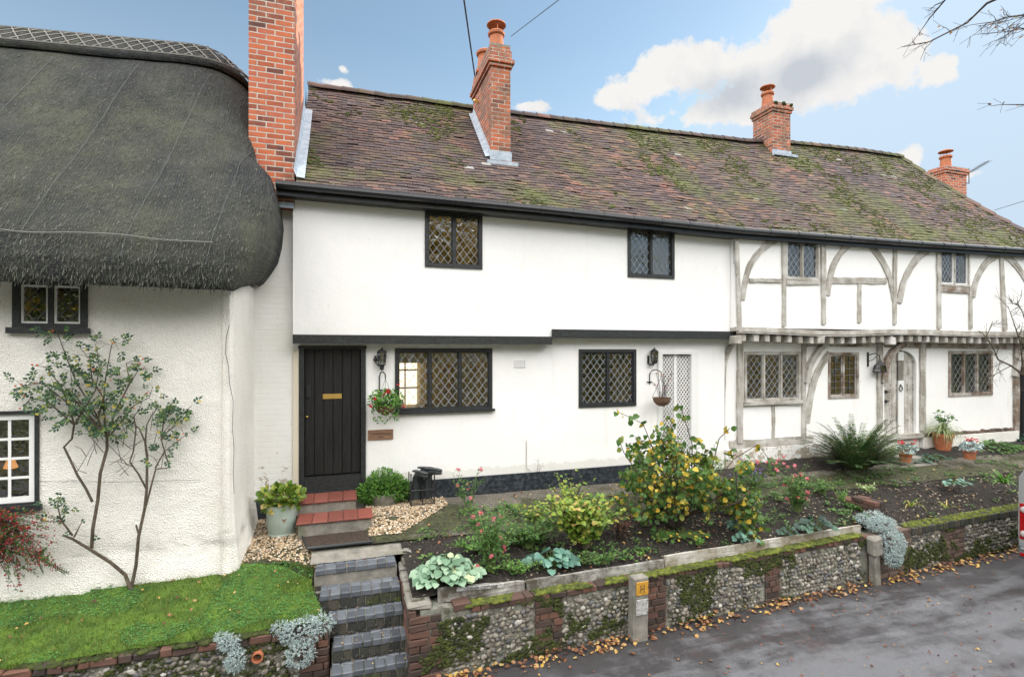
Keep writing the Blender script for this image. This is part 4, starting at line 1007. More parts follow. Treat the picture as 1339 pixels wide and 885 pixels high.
# hip end
g = MB(); rows = 34
for r_ in range(rows):
    s0, s1 = r_ / rows, min(1, (r_ + 1.2) / rows); a0, a1 = roofP(hipX(s0), s0, .03), roofP(hipX(s1), s1, .0)
    b0, b1 = V((a0.x, 2 * YR - a0.y, a0.z)), V((a1.x, 2 * YR - a1.y, a1.z)); g.add([a0, b0, b1, a1], [(0, 1, 2, 3)])
g.build('roof_hip', M_tile, tf)
g = MB(); n = 11
for k in range(n):
    s0, s1 = k / n, (k + 1.05) / n; p, q_ = roofP(hipX(s0), s0, .07), roofP(hipX(min(1, s1)), min(1, s1), .045); wd = V((-.10, 0, -.03)); we = V((.02, .10, -.05))
    g.add([p + wd, p + V((0, 0, .03)), p + we, q_ + wd, q_ + V((0, 0, .03)), q_ + we], [(0, 1, 4, 3), (1, 2, 5, 4), (0, 2, 1)])
g.build('hip_tile', M_tile, tf)
gutter(tf, 6.76, 15.7)
g = MB(); g.tube([(wx(1335.5, TL), TL - .02, wz(1335, 450, TL)), (wx(1335.5, TL), TL - .02, 1.0)], .045, 10); g.build('downpipe', M_gut, tf)
c3, zt_ = chimney(tf, *CH3, roofP(CH3[0], .85).z - .3, wz(1015, 146, 10.0), [(.025, .07), (.05, .075), (.03, .075)], m=M_chimw)
g = MB(); zz = roofP(CH3[0], .845, .04).z; g.box(CH3[0] - .03, CH3[1] + .12, CH3[2] - .12, CH3[2] - .003, zz - .03, zz + .03); g.box(CH3[0] - .01, CH3[1] + .01, CH3[2] - .02, CH3[2] - .004, zz, zz + .14); g.build('flashing', M_lead, c3)
pot(c3, ((CH3[0] + CH3[1]) / 2 - .08, 10.35, zt_), .40, .13)
g = MB()
for _ in range(26): g.blobm((R.uniform(CH3[0], CH3[1]), CH3[2] + R.uniform(-.06, .1), zt_ - R.uniform(0, .12)), R.uniform(.03, .06), 1, .3)
g.build('moss', M_mossd, c3, smooth=True)
# rear wing carrying the far stack
g = MB(); g.box(15.2, 19.2, 9.4, 12.6, .6, 5.6); g.build('rear_wing_wall', M_render, tf)
g = MB(); g.add([(15.0, 9.2, 5.5), (19.4, 9.2, 5.5), (19.4, 11, 7.35), (15.0, 11, 7.35), (15.0, 12.8, 5.5), (19.4, 12.8, 5.5)], [(0, 1, 2, 3), (3, 2, 5, 4), (0, 3, 4), (1, 5, 2)]); g.build('rear_wing_roof', M_tile, tf)
YC4 = 10.7; CH4 = (wx(1236, YC4), wx(1264, YC4), YC4, YC4 + .45)
c4, zt_ = chimney(tf, *CH4, 6.4, wz(1246, 227, YC4), [(.03, .075), (.05, .08), (.02, .05)])
pot(c4, ((CH4[0] + CH4[1]) / 2, YC4 + .28, zt_), .42, .14)
# aerial
ae = MB(); p0 = V((CH4[1] + .10, YC4, wz(1265, 240, YC4))); ae.tube([p0 + V((-.1, 0, 0)), p0, p0 + V((0, 0, .45))], .012, 5)
dd = V((.75, -.1, .42)); q0 = p0 + V((-.05, 0, .30)); ae.tube([q0, q0 + dd], .016, 5)
for k in range(10): c_ = q0 + dd * (k / 10 + .05); ae.tube([c_ + V((0, -.12, -.02)), c_ + V((0, .12, .02))], .005, 4)
ae.build('aerial', M_wire, c4)

# ================================================================== THATCHED COTTAGE
tc = thing('thatched_cottage', 'cream roughcast cottage under a thick dark netted thatched roof', 'cottage', (-4, 7, .9))
TY, TX = 6.6, -1.2
t1 = rect(18, 114, 366, 430, TY); t2 = rect(-30, 51, 538, 662, TY)
XL = -8.5
wb = wall_holes(XL, TX - .1, .80, 4.25, TY, [t1, t2])
# battered foot: push the bottom outwards on the front and round the corner
wb.v = [V((p[0], p[1] - (.07 * max(0, 1 - (p[2] - .8) / .5) ** 1.5 if p[1] < TY + .05 else 0), p[2])) for p in wb.v]
ns = 16; vs = []
for k in range(13):
    z = lerp(.75, 4.25, k / 12); fl_ = .10 * max(0, 1 - (z - .8) / .9) ** 1.6
    fw_ = .07 * max(0, 1 - (z - .8) / .5) ** 1.5 + .006; vs += [(TX - .104, TY - fw_, z), (TX - .03 + fl_ * .3, TY - fw_ * .9 + .004, z), (TX + fl_ * .8, TY + .05 - fl_ * .3, z), (TX + fl_ * 1.3, TY + .6, z), (TX + fl_ * .9, 8.06, z)]
wb.add(vs, [[j * 5 + i, j * 5 + i + 1, (j + 1) * 5 + i + 1, (j + 1) * 5 + i] for j in range(12) for i in range(4)])
wb.box(XL, TX - .2, 11.9, 12.1, .8, 4.3); wb.box(XL, XL + .2, TY + .2, 11.9, .8, 4.3); wb.box(TX - .2, TX - .01, 8.4, 12.1, .8, 6.2)
wb.build('wall', M_rough, tc)
# crack
g = MB(); pts = [at(u, v, TY - .013) for u, v in ((300, 425), (296, 440), (295, 462), (299, 480), (300, 500), (305, 525), (304, 560), (306, 585), (305, 620), (306, 645))]
g.tube(pts, .0032, 4); g.build('crack', M_ink, tc)
window(tc, t1, TY, 2, M_black, fw=.055, cw=.02, sw=.115, sh=.15, cm=M_camed, casem=M_white, lead=.008, sill=.05)
w2 = window(tc, t2, TY, 1, M_black, 'rect', fw=.03, cw=.055, sw=.165, sh=.22, cm=M_white, casem=M_white, lead=.026, sill=.05)
room(tc, t1, TY, curtains=[(.0, .12), (.88, 1)]); room(tc, t2, TY)
g = MB(); p = at(14, 607, TY + 1.4); g.lathe(p, [(.05, -.05), (.07, -.04), (.04, .05), (.02, .055)], 20); g.build('table_lamp', M_warm, tc)
LV = [(4.10, 6.58, -1.22, .05), (4.06, 6.22, -1.16, .10), (4.03, 6.14, -1.13, .14), (4.09, 6.09, -1.07, .22), (4.28, 6.08, -.98, .30), (4.5, 6.16, -.89, .36), (4.8, 6.38, -.84, .38), (5.1, 6.60, -.815, .4), (5.35, 6.82, -.84, .42), (5.65, 7.07, -.92, .45),
      (5.9, 7.28, -1.13, .5), (6.4, 7.68, -1.2, .6), (6.9, 8.06, -1.26, .7), (7.3, 8.40, -1.40, .75), (7.6, 8.70, -1.6, .7), (7.82, 8.98, -1.82, .5), (7.96, 9.2, -2.0, .28), (8.03, 9.4, -2.15, .01)]
def thring(z, off=0):
    yf = plerp([(l[0], l[1]) for l in LV[2:]], z) if z > 4.03 else 6.12
    xr = plerp([(l[0], l[2]) for l in LV[2:]], z); rc = plerp([(l[0], l[3]) for l in LV[2:]], z)
    return yf, xr, rc
NX, NCR, NS = 90, 10, 14
def ringpts(z, yf, xr, rc, off=0, amp=.03):
    yf -= off; xr += off; pts = []; yb = 18.8 - yf
    for k in range(NX): pts.append((lerp(XL - .4, xr - rc, k / NX), yf))
    for k in range(NCR + 1): a = pi / 2 * k / NCR; pts.append((xr - rc + rc * sin(a), yf + rc - rc * cos(a)))
    for k in range(1, NS): pts.append((xr, lerp(yf + rc, yb - rc, k / NS)))
    for k in range(NCR + 1): a = pi / 2 * k / NCR; pts.append((xr - rc + rc * cos(a), yb - rc + rc * sin(a)))
    for k in range(1, NX + 1): pts.append((lerp(xr - rc, XL - .4, k / NX), yb))
    out = []
    for x, y in pts:
        n_ = noise.noise(V((x * .8, y * .8, z * .8))) + .5 * noise.noise(V((x * 2.6, y * 2.6, z * 2.6)))
        zz = z + (.035 * noise.noise(V((x * .35, 2, z * .3))) + .02 * n_); sc = amp * n_
        if x > xr - rc - .05: zz += .27 * max(0, min(1, (y - 6.25) / 1.4)) * max(0, 1 - (z - 4.0) / .9)
        zz += .075 * (x + 3.3) * max(0, min(1, (z - 5.5) / 2))
        out.append(V((x, y - sc * (1 if y < 9.4 else -1), zz)))
    return out
th = MB(); vs = []; rows_ = []
lev = list(LV[:5])
for a, b_ in zip(LV[4:], LV[5:]):
    k = 3
    for i in range(1, k + 1): lev.append(tuple(lerp(p, q_, i / k) for p, q_ in zip(a, b_)))
for l in lev: rows_.append(ringpts(*l))
n = len(rows_[0])
for r_ in rows_: vs += r_
fs = [[j * n + i, j * n + i + 1, (j + 1) * n + i + 1, (j + 1) * n + i] for j in range(len(rows_) - 1) for i in range(n - 1)]
th.add(vs, fs)
th.add([rows_[j][0] for j in range(len(rows_))] + [rows_[j][-1] for j in range(len(rows_))][::-1], [list(range(2 * len(rows_)))[::-1]])
tho = th.build('thatched_roof', M_thatch, tc, smooth=True)
def thpt(x, z, off=0):
    yf, xr, rc = thring(z); y = yf
    if x > xr - rc: c_ = min(1, (x - xr + rc) / rc); y = yf + rc - rc * math.sqrt(max(0, 1 - c_ * c_))
    n_ = noise.noise(V((x * .8, y * .8, z * .8))) + .5 * noise.noise(V((x * 2.6, y * 2.6, z * 2.6)))
    return V((x, y - .03 * n_, z + .035 * noise.noise(V((x * .35, 2, z * .3))) + .02 * n_ + .075 * (x + 3.3) * max(0, min(1, (z - 5.5) / 2)))) + V((0, -.75, .65)) * off
# loose straw ends standing a little proud of the net
sw_ = MB()
for _ in range(16000):
    x = R.uniform(-4.6, -.72); z = 4.03 + 3.9 * R.random() ** 1.25
    yf, xr, rc = thring(z)
    if x > xr - .02: continue
    p = thpt(x, z, .0); L = R.uniform(.02, .075); d_ = V((R.uniform(-.25, .25), -.62, -.78)) if z > 4.25 else V((R.uniform(-.3, .3), -.35, -.9))
    d_.normalize(); sd_ = V((1, 0, 0)) * R.uniform(.002, .004); o = V((0, -.75, .65)) * R.uniform(.004, .012)
    sw_.add([p - sd_, p + sd_, p + d_ * L + o + sd_ * .5, p + d_ * L + o - sd_ * .5], [(0, 1, 2, 3)])
for _ in range(1500):
    x = R.uniform(-4.6, -1.2); p = V((x, 6.10 + R.uniform(-.03, .14), 4.06 + R.uniform(-.01, .03))); L = R.uniform(.01, .028)
    sw_.add([p, p + V((.005, 0, 0)), p + V((R.uniform(-.02, .02), R.uniform(-.03, .02), -L))], [(0, 1, 2)])
sw_.build('straw_end', M_straw, tho); sw_o = sw_
# raised ridge cap with lattice liggers
cp = MB(); rws = []
for z, off in ((7.36, .02), (7.37, .06), (7.5, .075), (7.8, .085), (7.95, .085), (8.02, .08)):
    yf, xr, rc = thring(z); rws.append(ringpts(z + off * .6, yf, xr, max(rc, .02), off))
rws.append([V((p.x, 9.4, 8.135 + .075 * (p.x + 3.3) + .035 * noise.noise(V((p.x * .35, 2, 2.4))))) for p in rws[-1]])
vs = []
for r_ in rws: vs += r_
cp.add(vs, [[j * n + i, j * n + i + 1, (j + 1) * n + i + 1, (j + 1) * n + i] for j in range(len(rws) - 1) for i in range(n - 1)])
rc_o = cp.build('ridge_cap', M_thatch, tho, smooth=True)
def cappt(s, h):   # s in metres right-to-left along the front and round the end, h = height 0..1
    z = lerp(7.41, 7.82, h); yf, xr, rc = thring(z); yf -= .10; xr += .10; rc = max(rc, .05)
    La = xr - rc - (-9.0); 
    x = -9.0 + s
    if x < xr - rc: p = V((x, yf, z + .055))
    else:
        a = (x - (xr - rc)) / rc
        if a < pi / 2: p = V((xr - rc + rc * sin(a), yf + rc - rc * cos(a), z + .055))
        else: p = V((xr, yf + rc + (a - pi / 2) * rc, z + .055))
    n_ = noise.noise(V((p.x * .8, p.y * .8, z * .8)))
    return p + V((0, 0, .075 * (p.x + 3.3) * min(1, (z - 5.5) / 2) + .035 * noise.noise(V((p.x * .35, 2, z * .3)))))
lg = MB(); step = .19
s = 3.6
while s < 8.3:
    for a, b_ in ((0, 1), (1, 0)):
        for k in (0, 1): pass
        lg.tube([cappt(s + step * 2 * a * .5 + step * 2 * t * (1 if b_ > a else -1) * .5 * 1.0 + (0), t) if False else cappt(s + step * (t if b_ > a else 1 - t) * 1.6, t) for t in (0, .25, .5, .75, 1)], .009, 4)
    s += step * .95
for h in (0, 1): lg.tube([cappt(s_, h) for s_ in linsp(3.6, 8.4, 60)], .013, 4)
lg.build('ligger', M_hazelrod, rc_o)
# long binding rod near the eaves
g = MB(); g.tube([thpt(x, 4.50, .03) + V((0, 0, .015 * sin(x * 5))) for x in linsp(-4.2, -1.3, 40)], .006, 5); g.build('binding_rod', M_hazelrod, tho)
g = MB()
for xa in (-3.9, -2.95, -2.1, -1.35): g.tube([thpt(xa + (z - 4.2) * .10 * (1 if xa > -3 else 1), z, .02) for z in linsp(4.3, 7.2, 24)], .003, 4)
g.build('net_seam', M_seam, tho)
# ================================================================== STEPS
st = thing('brick_steps', 'five blue black paver steps climbing from the lane to the gravel', 'steps', (.2, 5.8, 0))
prevz = 0
for i, (z, yf, ua, ub) in enumerate(STEPS):
    xa, xb = wx(ua, yf), wx(ub, yf); yb = STEPS[i - 1][1] + .03 if i else 6.46; zb = STEPS[i + 1][0] if i + 1 < len(STEPS) else 0
    step = bpy.data.objects.new('step', None); COL.objects.link(step); step.parent = st
    g = MB(); n = 8; x = xa
    ws = [(xb - xa) / n * (1 + R.uniform(-.05, .05)) for _ in range(n)]; sc = (xb - xa) / sum(ws)
    rowd = .16 if i else .14
    for w_ in ws:
        w_ *= sc; dz = R.uniform(-.004, .004); g.cbox(x + .004, x + w_ - .004, yf, yf + rowd - .006 + R.uniform(-.004, .004), z - .062, z + dz, .007, .003); x += w_
    yy = yf + rowd
    while yy < yb - .02:
        x = xa - R.uniform(0, .06)
        while x < xb - .02:
            w_ = R.uniform(.11, .13); a = max(x, xa); b_ = min(x + w_, xb)
            if b_ - a > .02: g.cbox(a + .004, b_ - .004, yy + .002, min(yy + .10, yb), z - .062, z + R.uniform(-.006, .002), .006, .003)
            x += w_
        yy += .104
    g.build('tread', M_paver, step)
    g = MB(); g.box(xa - .01, xb + .01, yf + .02, yb + .03, zb - .02, z - .064); g.box(xa + .005, xb - .005, yf + .009, yb, z - .063, z - .012)
    if i == 0: pass
    g.build('riser_core', M_mortar if i else M_conc, step)
    if i:
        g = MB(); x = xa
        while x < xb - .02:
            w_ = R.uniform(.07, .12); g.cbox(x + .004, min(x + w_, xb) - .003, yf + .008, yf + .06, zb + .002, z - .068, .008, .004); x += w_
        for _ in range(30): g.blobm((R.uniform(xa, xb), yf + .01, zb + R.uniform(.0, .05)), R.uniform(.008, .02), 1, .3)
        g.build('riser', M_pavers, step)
# red tiled doorstep
ds = thing('doorstep', 'two stone steps with worn red tile treads below the black door', 'doorstep', (-.2, 7.5, 1))
for (z, yf, yb, ua, ub, zb, v) in ((1.355, 7.52, 7.98, 390, 467, 1.19, 0), (1.21, 7.11, 7.52, 387, 488, .96, 1)):
    xa, xb = wx(ua, yf), wx(ub, yf)
    g = MB(); g.box(xa + .02, xb - .02, yf + .02, yb - .002, zb, z - .028); g.build('riser', M_conc, ds)
    g = MB(); n = 4 if v == 0 else 5; ws = linsp(xa, xb, n)
    for a, b_ in zip(ws, ws[1:]): g.cbox(a + .003, b_ - .003, yf - .01 + R.uniform(-.004, .004), yb - .004, z - .026, z + R.uniform(-.003, .002), .006, .002)
    g.build('tread', M_redtile, ds)
# doormat
dm_ = thing('doormat', 'dark coir doormat with black rubber rim before the red tiled step', 'doormat', (0, 6.85, 1))
c_ = [atz(402, 720, .985), atz(486, 711, .985), atz(478, 691, 1.0), atz(392, 697, 1.0)]
g = MB(); nn_ = 14; vs = []
for j in range(nn_ + 1):
    for i in range(nn_ + 1):
        p = c_[0].lerp(c_[1], i / nn_).lerp(c_[3].lerp(c_[2], i / nn_), j / nn_); vs.append(p + V((0, 0, .035 + R.uniform(-.004, .004))))
n = nn_ + 1; g.add(vs, [[j * n + i, j * n + i + 1, (j + 1) * n + i + 1, (j + 1) * n + i] for j in range(nn_) for i in range(nn_)]); g.build('coir_mat', M_mat, dm_)
g = MB(); g.tube([p + V((0, 0, .03)) for p in c_ + [c_[0], c_[1]]], .018, 6); g.build('rim', M_rubber, dm_)

# ================================================================== WALLS
WTH = math.atan(.0496)
WM = Matrix.Translation((.745, 5.36, 0)) @ Matrix.Rotation(WTH, 4, 'Z')
def ws(u):
    t = (u - CXP) / FPX; k = tan(YAW + atan(t)); X = k * (5.36 - .745 * .0496) / (1 - k * .0496); return (X - .745) / cos(WTH)
def brick_face(mb, x0, x1, z0, z1, y0, y1, rows=None, c=.006):
    """courses of single bricks filling a wall face"""
    rows = rows or max(1, round((z1 - z0) / .075)); hgt = (z1 - z0) / rows
    for r_ in range(rows):
        x = x0 - (R.uniform(.02, .1) if r_ % 2 else 0)
        while x < x1 - .015:
            w_ = .215 if R.random() < .75 else .105; a, b_ = max(x, x0), min(x + w_, x1); x += w_ + .01
            if b_ - a < .02: continue
            mb.cbox(a + .002, b_ - .002, y0 + R.uniform(-.006, .006), y1, z0 + r_ * hgt + .005, z0 + (r_ + 1) * hgt - .005, c, .004)
def flints(mb, x0, x1, z0f, z1f, y, pitch=.05):
    z = 0.02
    while z < 1:
        x = x0 + R.uniform(0, pitch)
        while x < x1 - .01:
            zz = z + R.uniform(-.014, .014)
            if z0f(x) + .02 < zz < z1f(x) - .015:
                s_ = R.uniform(.34, .86) * pitch * .72; ax = R.uniform(.8, 1.7)
                mb.blobm((x, y + R.uniform(-.006, .008), zz), (s_ * ax, s_ * .62, s_ / ax ** .3), 1 if R.random() < .5 else 2, .24, Matrix.Rotation(R.uniform(-.9, .9), 3, 'Y'))
            x += pitch * R.uniform(.85, 1.25)
        z += pitch * .86
gw = thing('garden_wall', 'long low flint and brick retaining wall with mossy top beside the lane', 'wall', (.745, 5.36, 0))
SX = [ws(u) for u in (546, 579, 700, 736, 841, 872, 1001, 1021, 1128, 1192, 1232, 1262, 1345)]
SEND = 17.0
def wtop(s): return plerp([(0, .75), (.35, .74), (.45, .70), (3, .665), (SX[8], .70), (SX[8] + .01, .68), (20, .665)], s)
g = MB(WM); pts = linsp(0, SEND, 80); vs = []
for s_ in pts:
    zt0 = wtop(s_) - .02; vs += [(s_, .018, -.05), (s_, .018, zt0), (s_, .26, zt0), (s_, .26, -.05)]
g.add(vs, [[4 * i + k, 4 * i + 4 + k, 4 * i + 5 + k, 4 * i + 1 + k] for i in range(80) for k in range(3)] + [[0, 1, 2, 3], [323, 322, 321, 320]])
g.build('wall_core', M_mortar, gw)
z0f = lambda x: .0
for a, b_ in ((SX[1], SX[2]), (SX[3], SX[4]), (SX[5], SX[6]), (SX[7], SX[8]), (SX[9], SX[10]), (SX[11], SEND)):
    g = MB(WM); flints(g, a + .02, b_ - .02, z0f, lambda x: wtop(x) - .085, .012, .060); g.build('flint_panel', M_flint, gw, smooth=True)
for a, b_ in ((-.115, SX[1]), (SX[2], SX[3]), (SX[4], SX[5]), (SX[6], SX[7])):
    g = MB(WM); brick_face(g, a, b_, 0, wtop((a + b_) / 2) - .07, .0, .09); g.build('brick_pier', M_brickw, gw)
for a, b_ in ((SX[8] + .12, SX[9]), (SX[10], SX[11])):
    g = MB(WM); brick_face(g, a, b_, 0, wtop((a + b_) / 2) - .0, .0, .09); g.build('brick_pier', M_brickd, gw)
g = MB(WM); brick_face(g, SX[1] + .002, SX[8] + .1, .0, .075, -.0, .09) if False else None
# header course along the top
g = MB(WM); x = .34
while x < SX[8] + .1:
    w_ = R.uniform(.098, .112) if R.random() < .6 else .2; z = wtop(x); g.cbox(x + .003, x + w_ - .004, -.008 + R.uniform(-.006, .006), .24, z - .066, z + R.uniform(-.01, .006), .008, .005); x += w_
g.build('coping', M_brickw, gw)
g = MB(WM); x = SX[9]
while x < SEND:
    z = wtop(x); g.cbox(x + .004, x + .066, -.02 + R.uniform(-.004, .004), .21, z - .10, z + R.uniform(-.006, .006), .007, .003); x += .072
g.build('coping', M_pavers, gw)
# stone cap on corner and flank wall beside the steps
g = MB(); vs = []
xa = .70
g = MB(); g.box(.66, .80, 5.46, 6.60, -.05, .80); g.box(.66, .80, 6.2, 6.6, .78, .90); g.build('flank_core', M_mortar, gw)
g = MB(Matrix.Translation((.635, 5.42, 0)) @ Matrix.Rotation(pi / 2, 4, 'Z'))
for r_ in range(11):
    x = -.04
    while x < 1.0:
        w_ = .215 if R.random() < .7 else .105
        if .0 + r_ * .074 + .07 < .83: g.cbox(x + .004, min(x + w_, 1.02), -.02, .05, r_ * .074 + .004, r_ * .074 + .068, .006, .004)
        x += w_ + .01
bpy_o = g
g = MB(); 
for r_ in range(11):
    y = 5.40 - (.05 if r_ % 2 else 0)
    while y < 6.42:
        w_ = .215 if R.random() < .7 else .105
        if r_ * .074 + .07 < lerp(.77, .84, (y - 5.4)): g.cbox(.622 + R.uniform(-.005, .005), .70, max(y, 5.365), min(y + w_, 6.44), r_ * .074 + .004, r_ * .074 + .068, .006, .004)
        y += w_ + .01
g.build('flank_brickwork', M_brickw, gw)
g = MB(); y = 5.375
for L in (.34, .22, .24, .24):
    z = lerp(.79, .87, (y - 5.4)); g.cbox(.615, .86 - (.0 if L > .3 else .06), y, y + L - .006, z - .05, z + R.uniform(0, .01), .014, .008); y += L
g.build('cap_stone', M_conc, gw)
g = MB(WM)
def mossrun(mb, x0, x1, n, y0=.0, y1=.2, zo=.0, s0=.012, s1=.038, zf=None, thr=-.1):
    k = 0; tries = 0
    while k < n and tries < n * 20:
        tries += 1
        x = R.uniform(x0, x1); y = R.uniform(y0, y1)
        if noise.noise(V((x * 2.2, y * 4, 9))) < thr: continue
        s_ = R.uniform(s0, s1); mb.blobm((x, y, (zf or wtop)(x) + zo), (s_ * 1.3, s_, s_ * .6), 1, .3); k += 1
mossrun(g, .5, SX[8], 1700, -.005, .12, thr=-.22); mossrun(g, SX[9], SEND, 1300, .0, .20, thr=-.5)
g.build('moss_cushion', M_moss, gw, smooth=True)
g = MB(WM); k = 0
while k < 3600:
    x, z = R.uniform(0, 12), R.uniform(.02, .66)
    m_ = noise.noise(V((x * 1.3, z * 2.6, 4))) + .4 * noise.noise(V((x * 5, z * 6, 8))) + (.10 if x < 2.2 else 0) + .35 * max(0, z - .5) + (.5 if z < .1 and x > 8.5 else 0)
    if m_ < .25: 
        if R.random() < .9999: 
            k += .02; continue
    s_ = R.uniform(.010, .026); g.blobm((x, .0, z), (s_ * 1.2, s_ * .6, s_), 1, .3); k += 1
g.build('moss_patch', M_mossd, gw, smooth=True)
# left retaining wall
lw = thing('garden_wall', 'low mossy flint wall with brick-on-edge top holding up the lawn', 'wall', (-3, 5.7, 0))
g = MB(); g.box(-8, -.16, 5.70, 5.86, -.05, .555); g.build('wall_core', M_mortar, lw)
g = MB(); x = -8.0
while x < -.2:
    w_ = R.uniform(.10, .115) if R.random() < .5 else .215; z = .585 + .012 * sin(x * 2); g.cbox(x + .004, min(x + w_, -.17) - .005, 5.665 + R.uniform(-.012, .012), 5.80, z - .075, z + R.uniform(-.012, .006), .01, .006); x += w_
g.build('coping', M_brickw, lw)
g = MB(); flints(g, -4.2, -.42, z0f, lambda x: .52, 5.70, .052); g.build('flint_panel', M_flint, lw, smooth=True)
g = MB(); brick_face(g, -.42, -.155, 0, .52, 5.645, 5.80); g.build('brick_pier', M_brickw, lw)
g = MB(); brick_face(g, -.155, -.13, 0, .60, 5.66, 5.70) if False else None
g = MB(); y = 5.66
for zz in range(7): 
    yy = 5.66
    while yy < 6.4:
        if zz * .075 < lerp(.5, .85, (yy - 5.66) / .7) - .05: g.cbox(-.20, -.145, yy, yy + .2, zz * .075 + .004, zz * .075 + .07, .006, .004)
        yy += .21
g.build('return_brickwork', M_brickw, lw)
g = MB(); g.box(-.30, -.155, 5.86, 6.42, 0, .55); g.box(-.30, -.157, 6.15, 6.42, .54, .72); g.build('return_core', M_mortar, lw)
g = MB()
mossrun(g, -4.2, -.4, 500, 5.67, 5.80, zf=lambda x: .585, thr=-.05)
g.build('moss_cushion', M_mossd, lw, smooth=True)
g = MB()
for _ in range(500): g.blobm((R.uniform(-4, -.5), 5.685, R.uniform(.05, .52)), (R.uniform(.015, .035), .012, R.uniform(.012, .03)), 1, .3)
g.build('moss_patch', M_mossd, lw, smooth=True)
pp = at(337, 858, 5.66)
g = MB(); g.tube([pp + V((0, -.03, 0)), pp + V((0, .12, 0))], .052, 16, cap=False); g.tube([pp + V((0, .12, 0)), pp + V((0, -.03, 0))], .040, 16, cap=False)
g.add([pp + V((.052 * cos(a * pi / 8), -.03, .052 * sin(a * pi / 8))) for a in range(16)] + [pp + V((.040 * cos(a * pi / 8), -.03, .040 * sin(a * pi / 8))) for a in range(16)], [(a, (a + 1) % 16, 16 + (a + 1) % 16, 16 + a) for a in range(16)]); g.add([pp + V((.05 * cos(a * pi / 8), .10, .05 * sin(a * pi / 8))) for a in range(16)], [list(range(16))])
g.build('drain_pipe', M_terr, lw)
# timber edging boards
def board(u0, u1, ztop0, ztop1, m, lab, hh=.13):
    s0, s1 = ws(u0) + .02, ws(u1); g = MB(WM); n = 12; vs = []; uvs = []
    for k in range(n + 1):
        s_ = lerp(s0, s1, k / n); z = lerp(ztop0, ztop1, k / n) + .004 * sin(k * 1.3)
        vs += [(s_, .13, z - hh - .02), (s_, .13, z), (s_, .165, z), (s_, .165, z - hh - .02)]
    fs = []
    for i in range(n):
        for k in range(4):
            fs.append([4 * i + k, 4 * i + 4 + k, 4 * i + 4 + (k + 1) % 4, 4 * i + (k + 1) % 4]); uvs.append([(vs[j][0], vs[j][2] + vs[j][1]) for j in fs[-1]])
    fs += [[0, 1, 2, 3], [4 * n + 3, 4 * n + 2, 4 * n + 1, 4 * n]]; uvs += [[(0, 0)] * 4] * 2
    g.add(vs, fs, uvs); o = g.build('edging_board', m); return tag(o, lab, 'board')
b1 = board(574, 692, .875, .80, M_boardd, 'dark damp edging board carrying the small white name sign')
board(692.5, 877, .80, .775, M_boardd, 'plain dark edging board behind the yellow marked post')
board(877, 1137, .815, .79, M_board, 'long pale timber edging board at the right of the bed', .14)
# lettering
def text(body, size, m, M, name, parent=None, ext=.001):
    c = bpy.data.curves.new(name, 'FONT'); c.body = body; c.size = size; c.align_x = 'CENTER'; c.align_y = 'CENTER'; c.extrude = ext
    o = bpy.data.objects.new(name, c); COL.objects.link(o)
    dg = bpy.context.evaluated_depsgraph_get(); me = bpy.data.meshes.new_from_object(o.evaluated_get(dg)); bpy.data.objects.remove(o)
    me.transform(M); me.materials.clear(); me.materials.append(m); me.name = name
    if parent: me.transform(Matrix.Translation(-rootloc(parent)))
    o = bpy.data.objects.new(name, me); COL.objects.link(o); o.parent = parent; return o
s0, s1 = ws(601), ws(664); zz = .845
ns_ = thing('name_sign', 'narrow white name sign fixed along the dark edging board', 'sign', tuple(WM @ V(((s0 + s1) / 2, .12, .8))))
tl = -.075 / (ws(692) - ws(574)) ; ang = math.atan(tl)
SM = WM @ Matrix.Translation(((s0 + s1) / 2, .118, .821)) @ Matrix.Rotation(-ang, 4, 'Y')
g = MB(SM); g.cbox(-(s1 - s0) / 2, (s1 - s0) / 2, -.004, .008, -.021, .021, .002); g.build('plate', M_plate, ns_)
text('CORNER COTTAGE', .042, M_ink, SM @ Matrix.Translation((0, -.006, 0)) @ Matrix.Rotation(pi / 2, 4, 'X'), 'lettering', ns_)
# wooden name plaque by the door
a = rect(481, 514, 561.5, 574.5, LY)
pq = thing('name_plaque', 'small brown wooden name plaque under the left hanging basket', 'sign', ((a[0] + a[1]) / 2, LY, a[2]))
g = MB(); g.cbox(a[0], a[1], LY - .02, LY - .001, a[2], a[3], .003); g.build('board', M_plaque, pq)
PM = Matrix.Translation(((a[0] + a[1]) / 2, LY - .022, lerp(a[2], a[3], .6))) @ Matrix.Rotation(pi / 2, 4, 'X')
text('CORNER COTTAGE', .032, M_ink, PM, 'lettering', pq)
g = MB(); g.box((a[0] + a[1]) / 2 - .04, (a[0] + a[1]) / 2 + .04, LY - .0215, LY - .0202, lerp(a[2], a[3], .24), lerp(a[2], a[3], .31)); g.build('scroll', M_ink, pq)
# short brick wall between the beds
bw_ = thing('garden_wall', 'short stepped brick wall between the two flower beds', 'wall', (7.95, 6.3, .7))
g = MB()
for r_ in range(5):
    z = .66 + r_ * .075; y = 5.98 + (.1 if r_ % 2 else 0)
    y1 = 7.0 if r_ < 3 else (6.62 if r_ == 3 else 6.34)
    for xx in (7.82, 7.935):
        y = 5.98 - (.1 if r_ % 2 else 0)
        while y < y1:
            g.cbox(xx, xx + .105, max(5.98, y) + .003, min(y + .215, y1 + .05), z + .004, z + .071, .006, .004); y += .225
g.build('brickwork', M_brickw, bw_)
g = MB(); mossrun(g, 7.84, 8.04, 90, 6.3, 7.0, zf=lambda x: .66 + .225); g.build('moss_cushion', M_mossd, bw_, smooth=True)
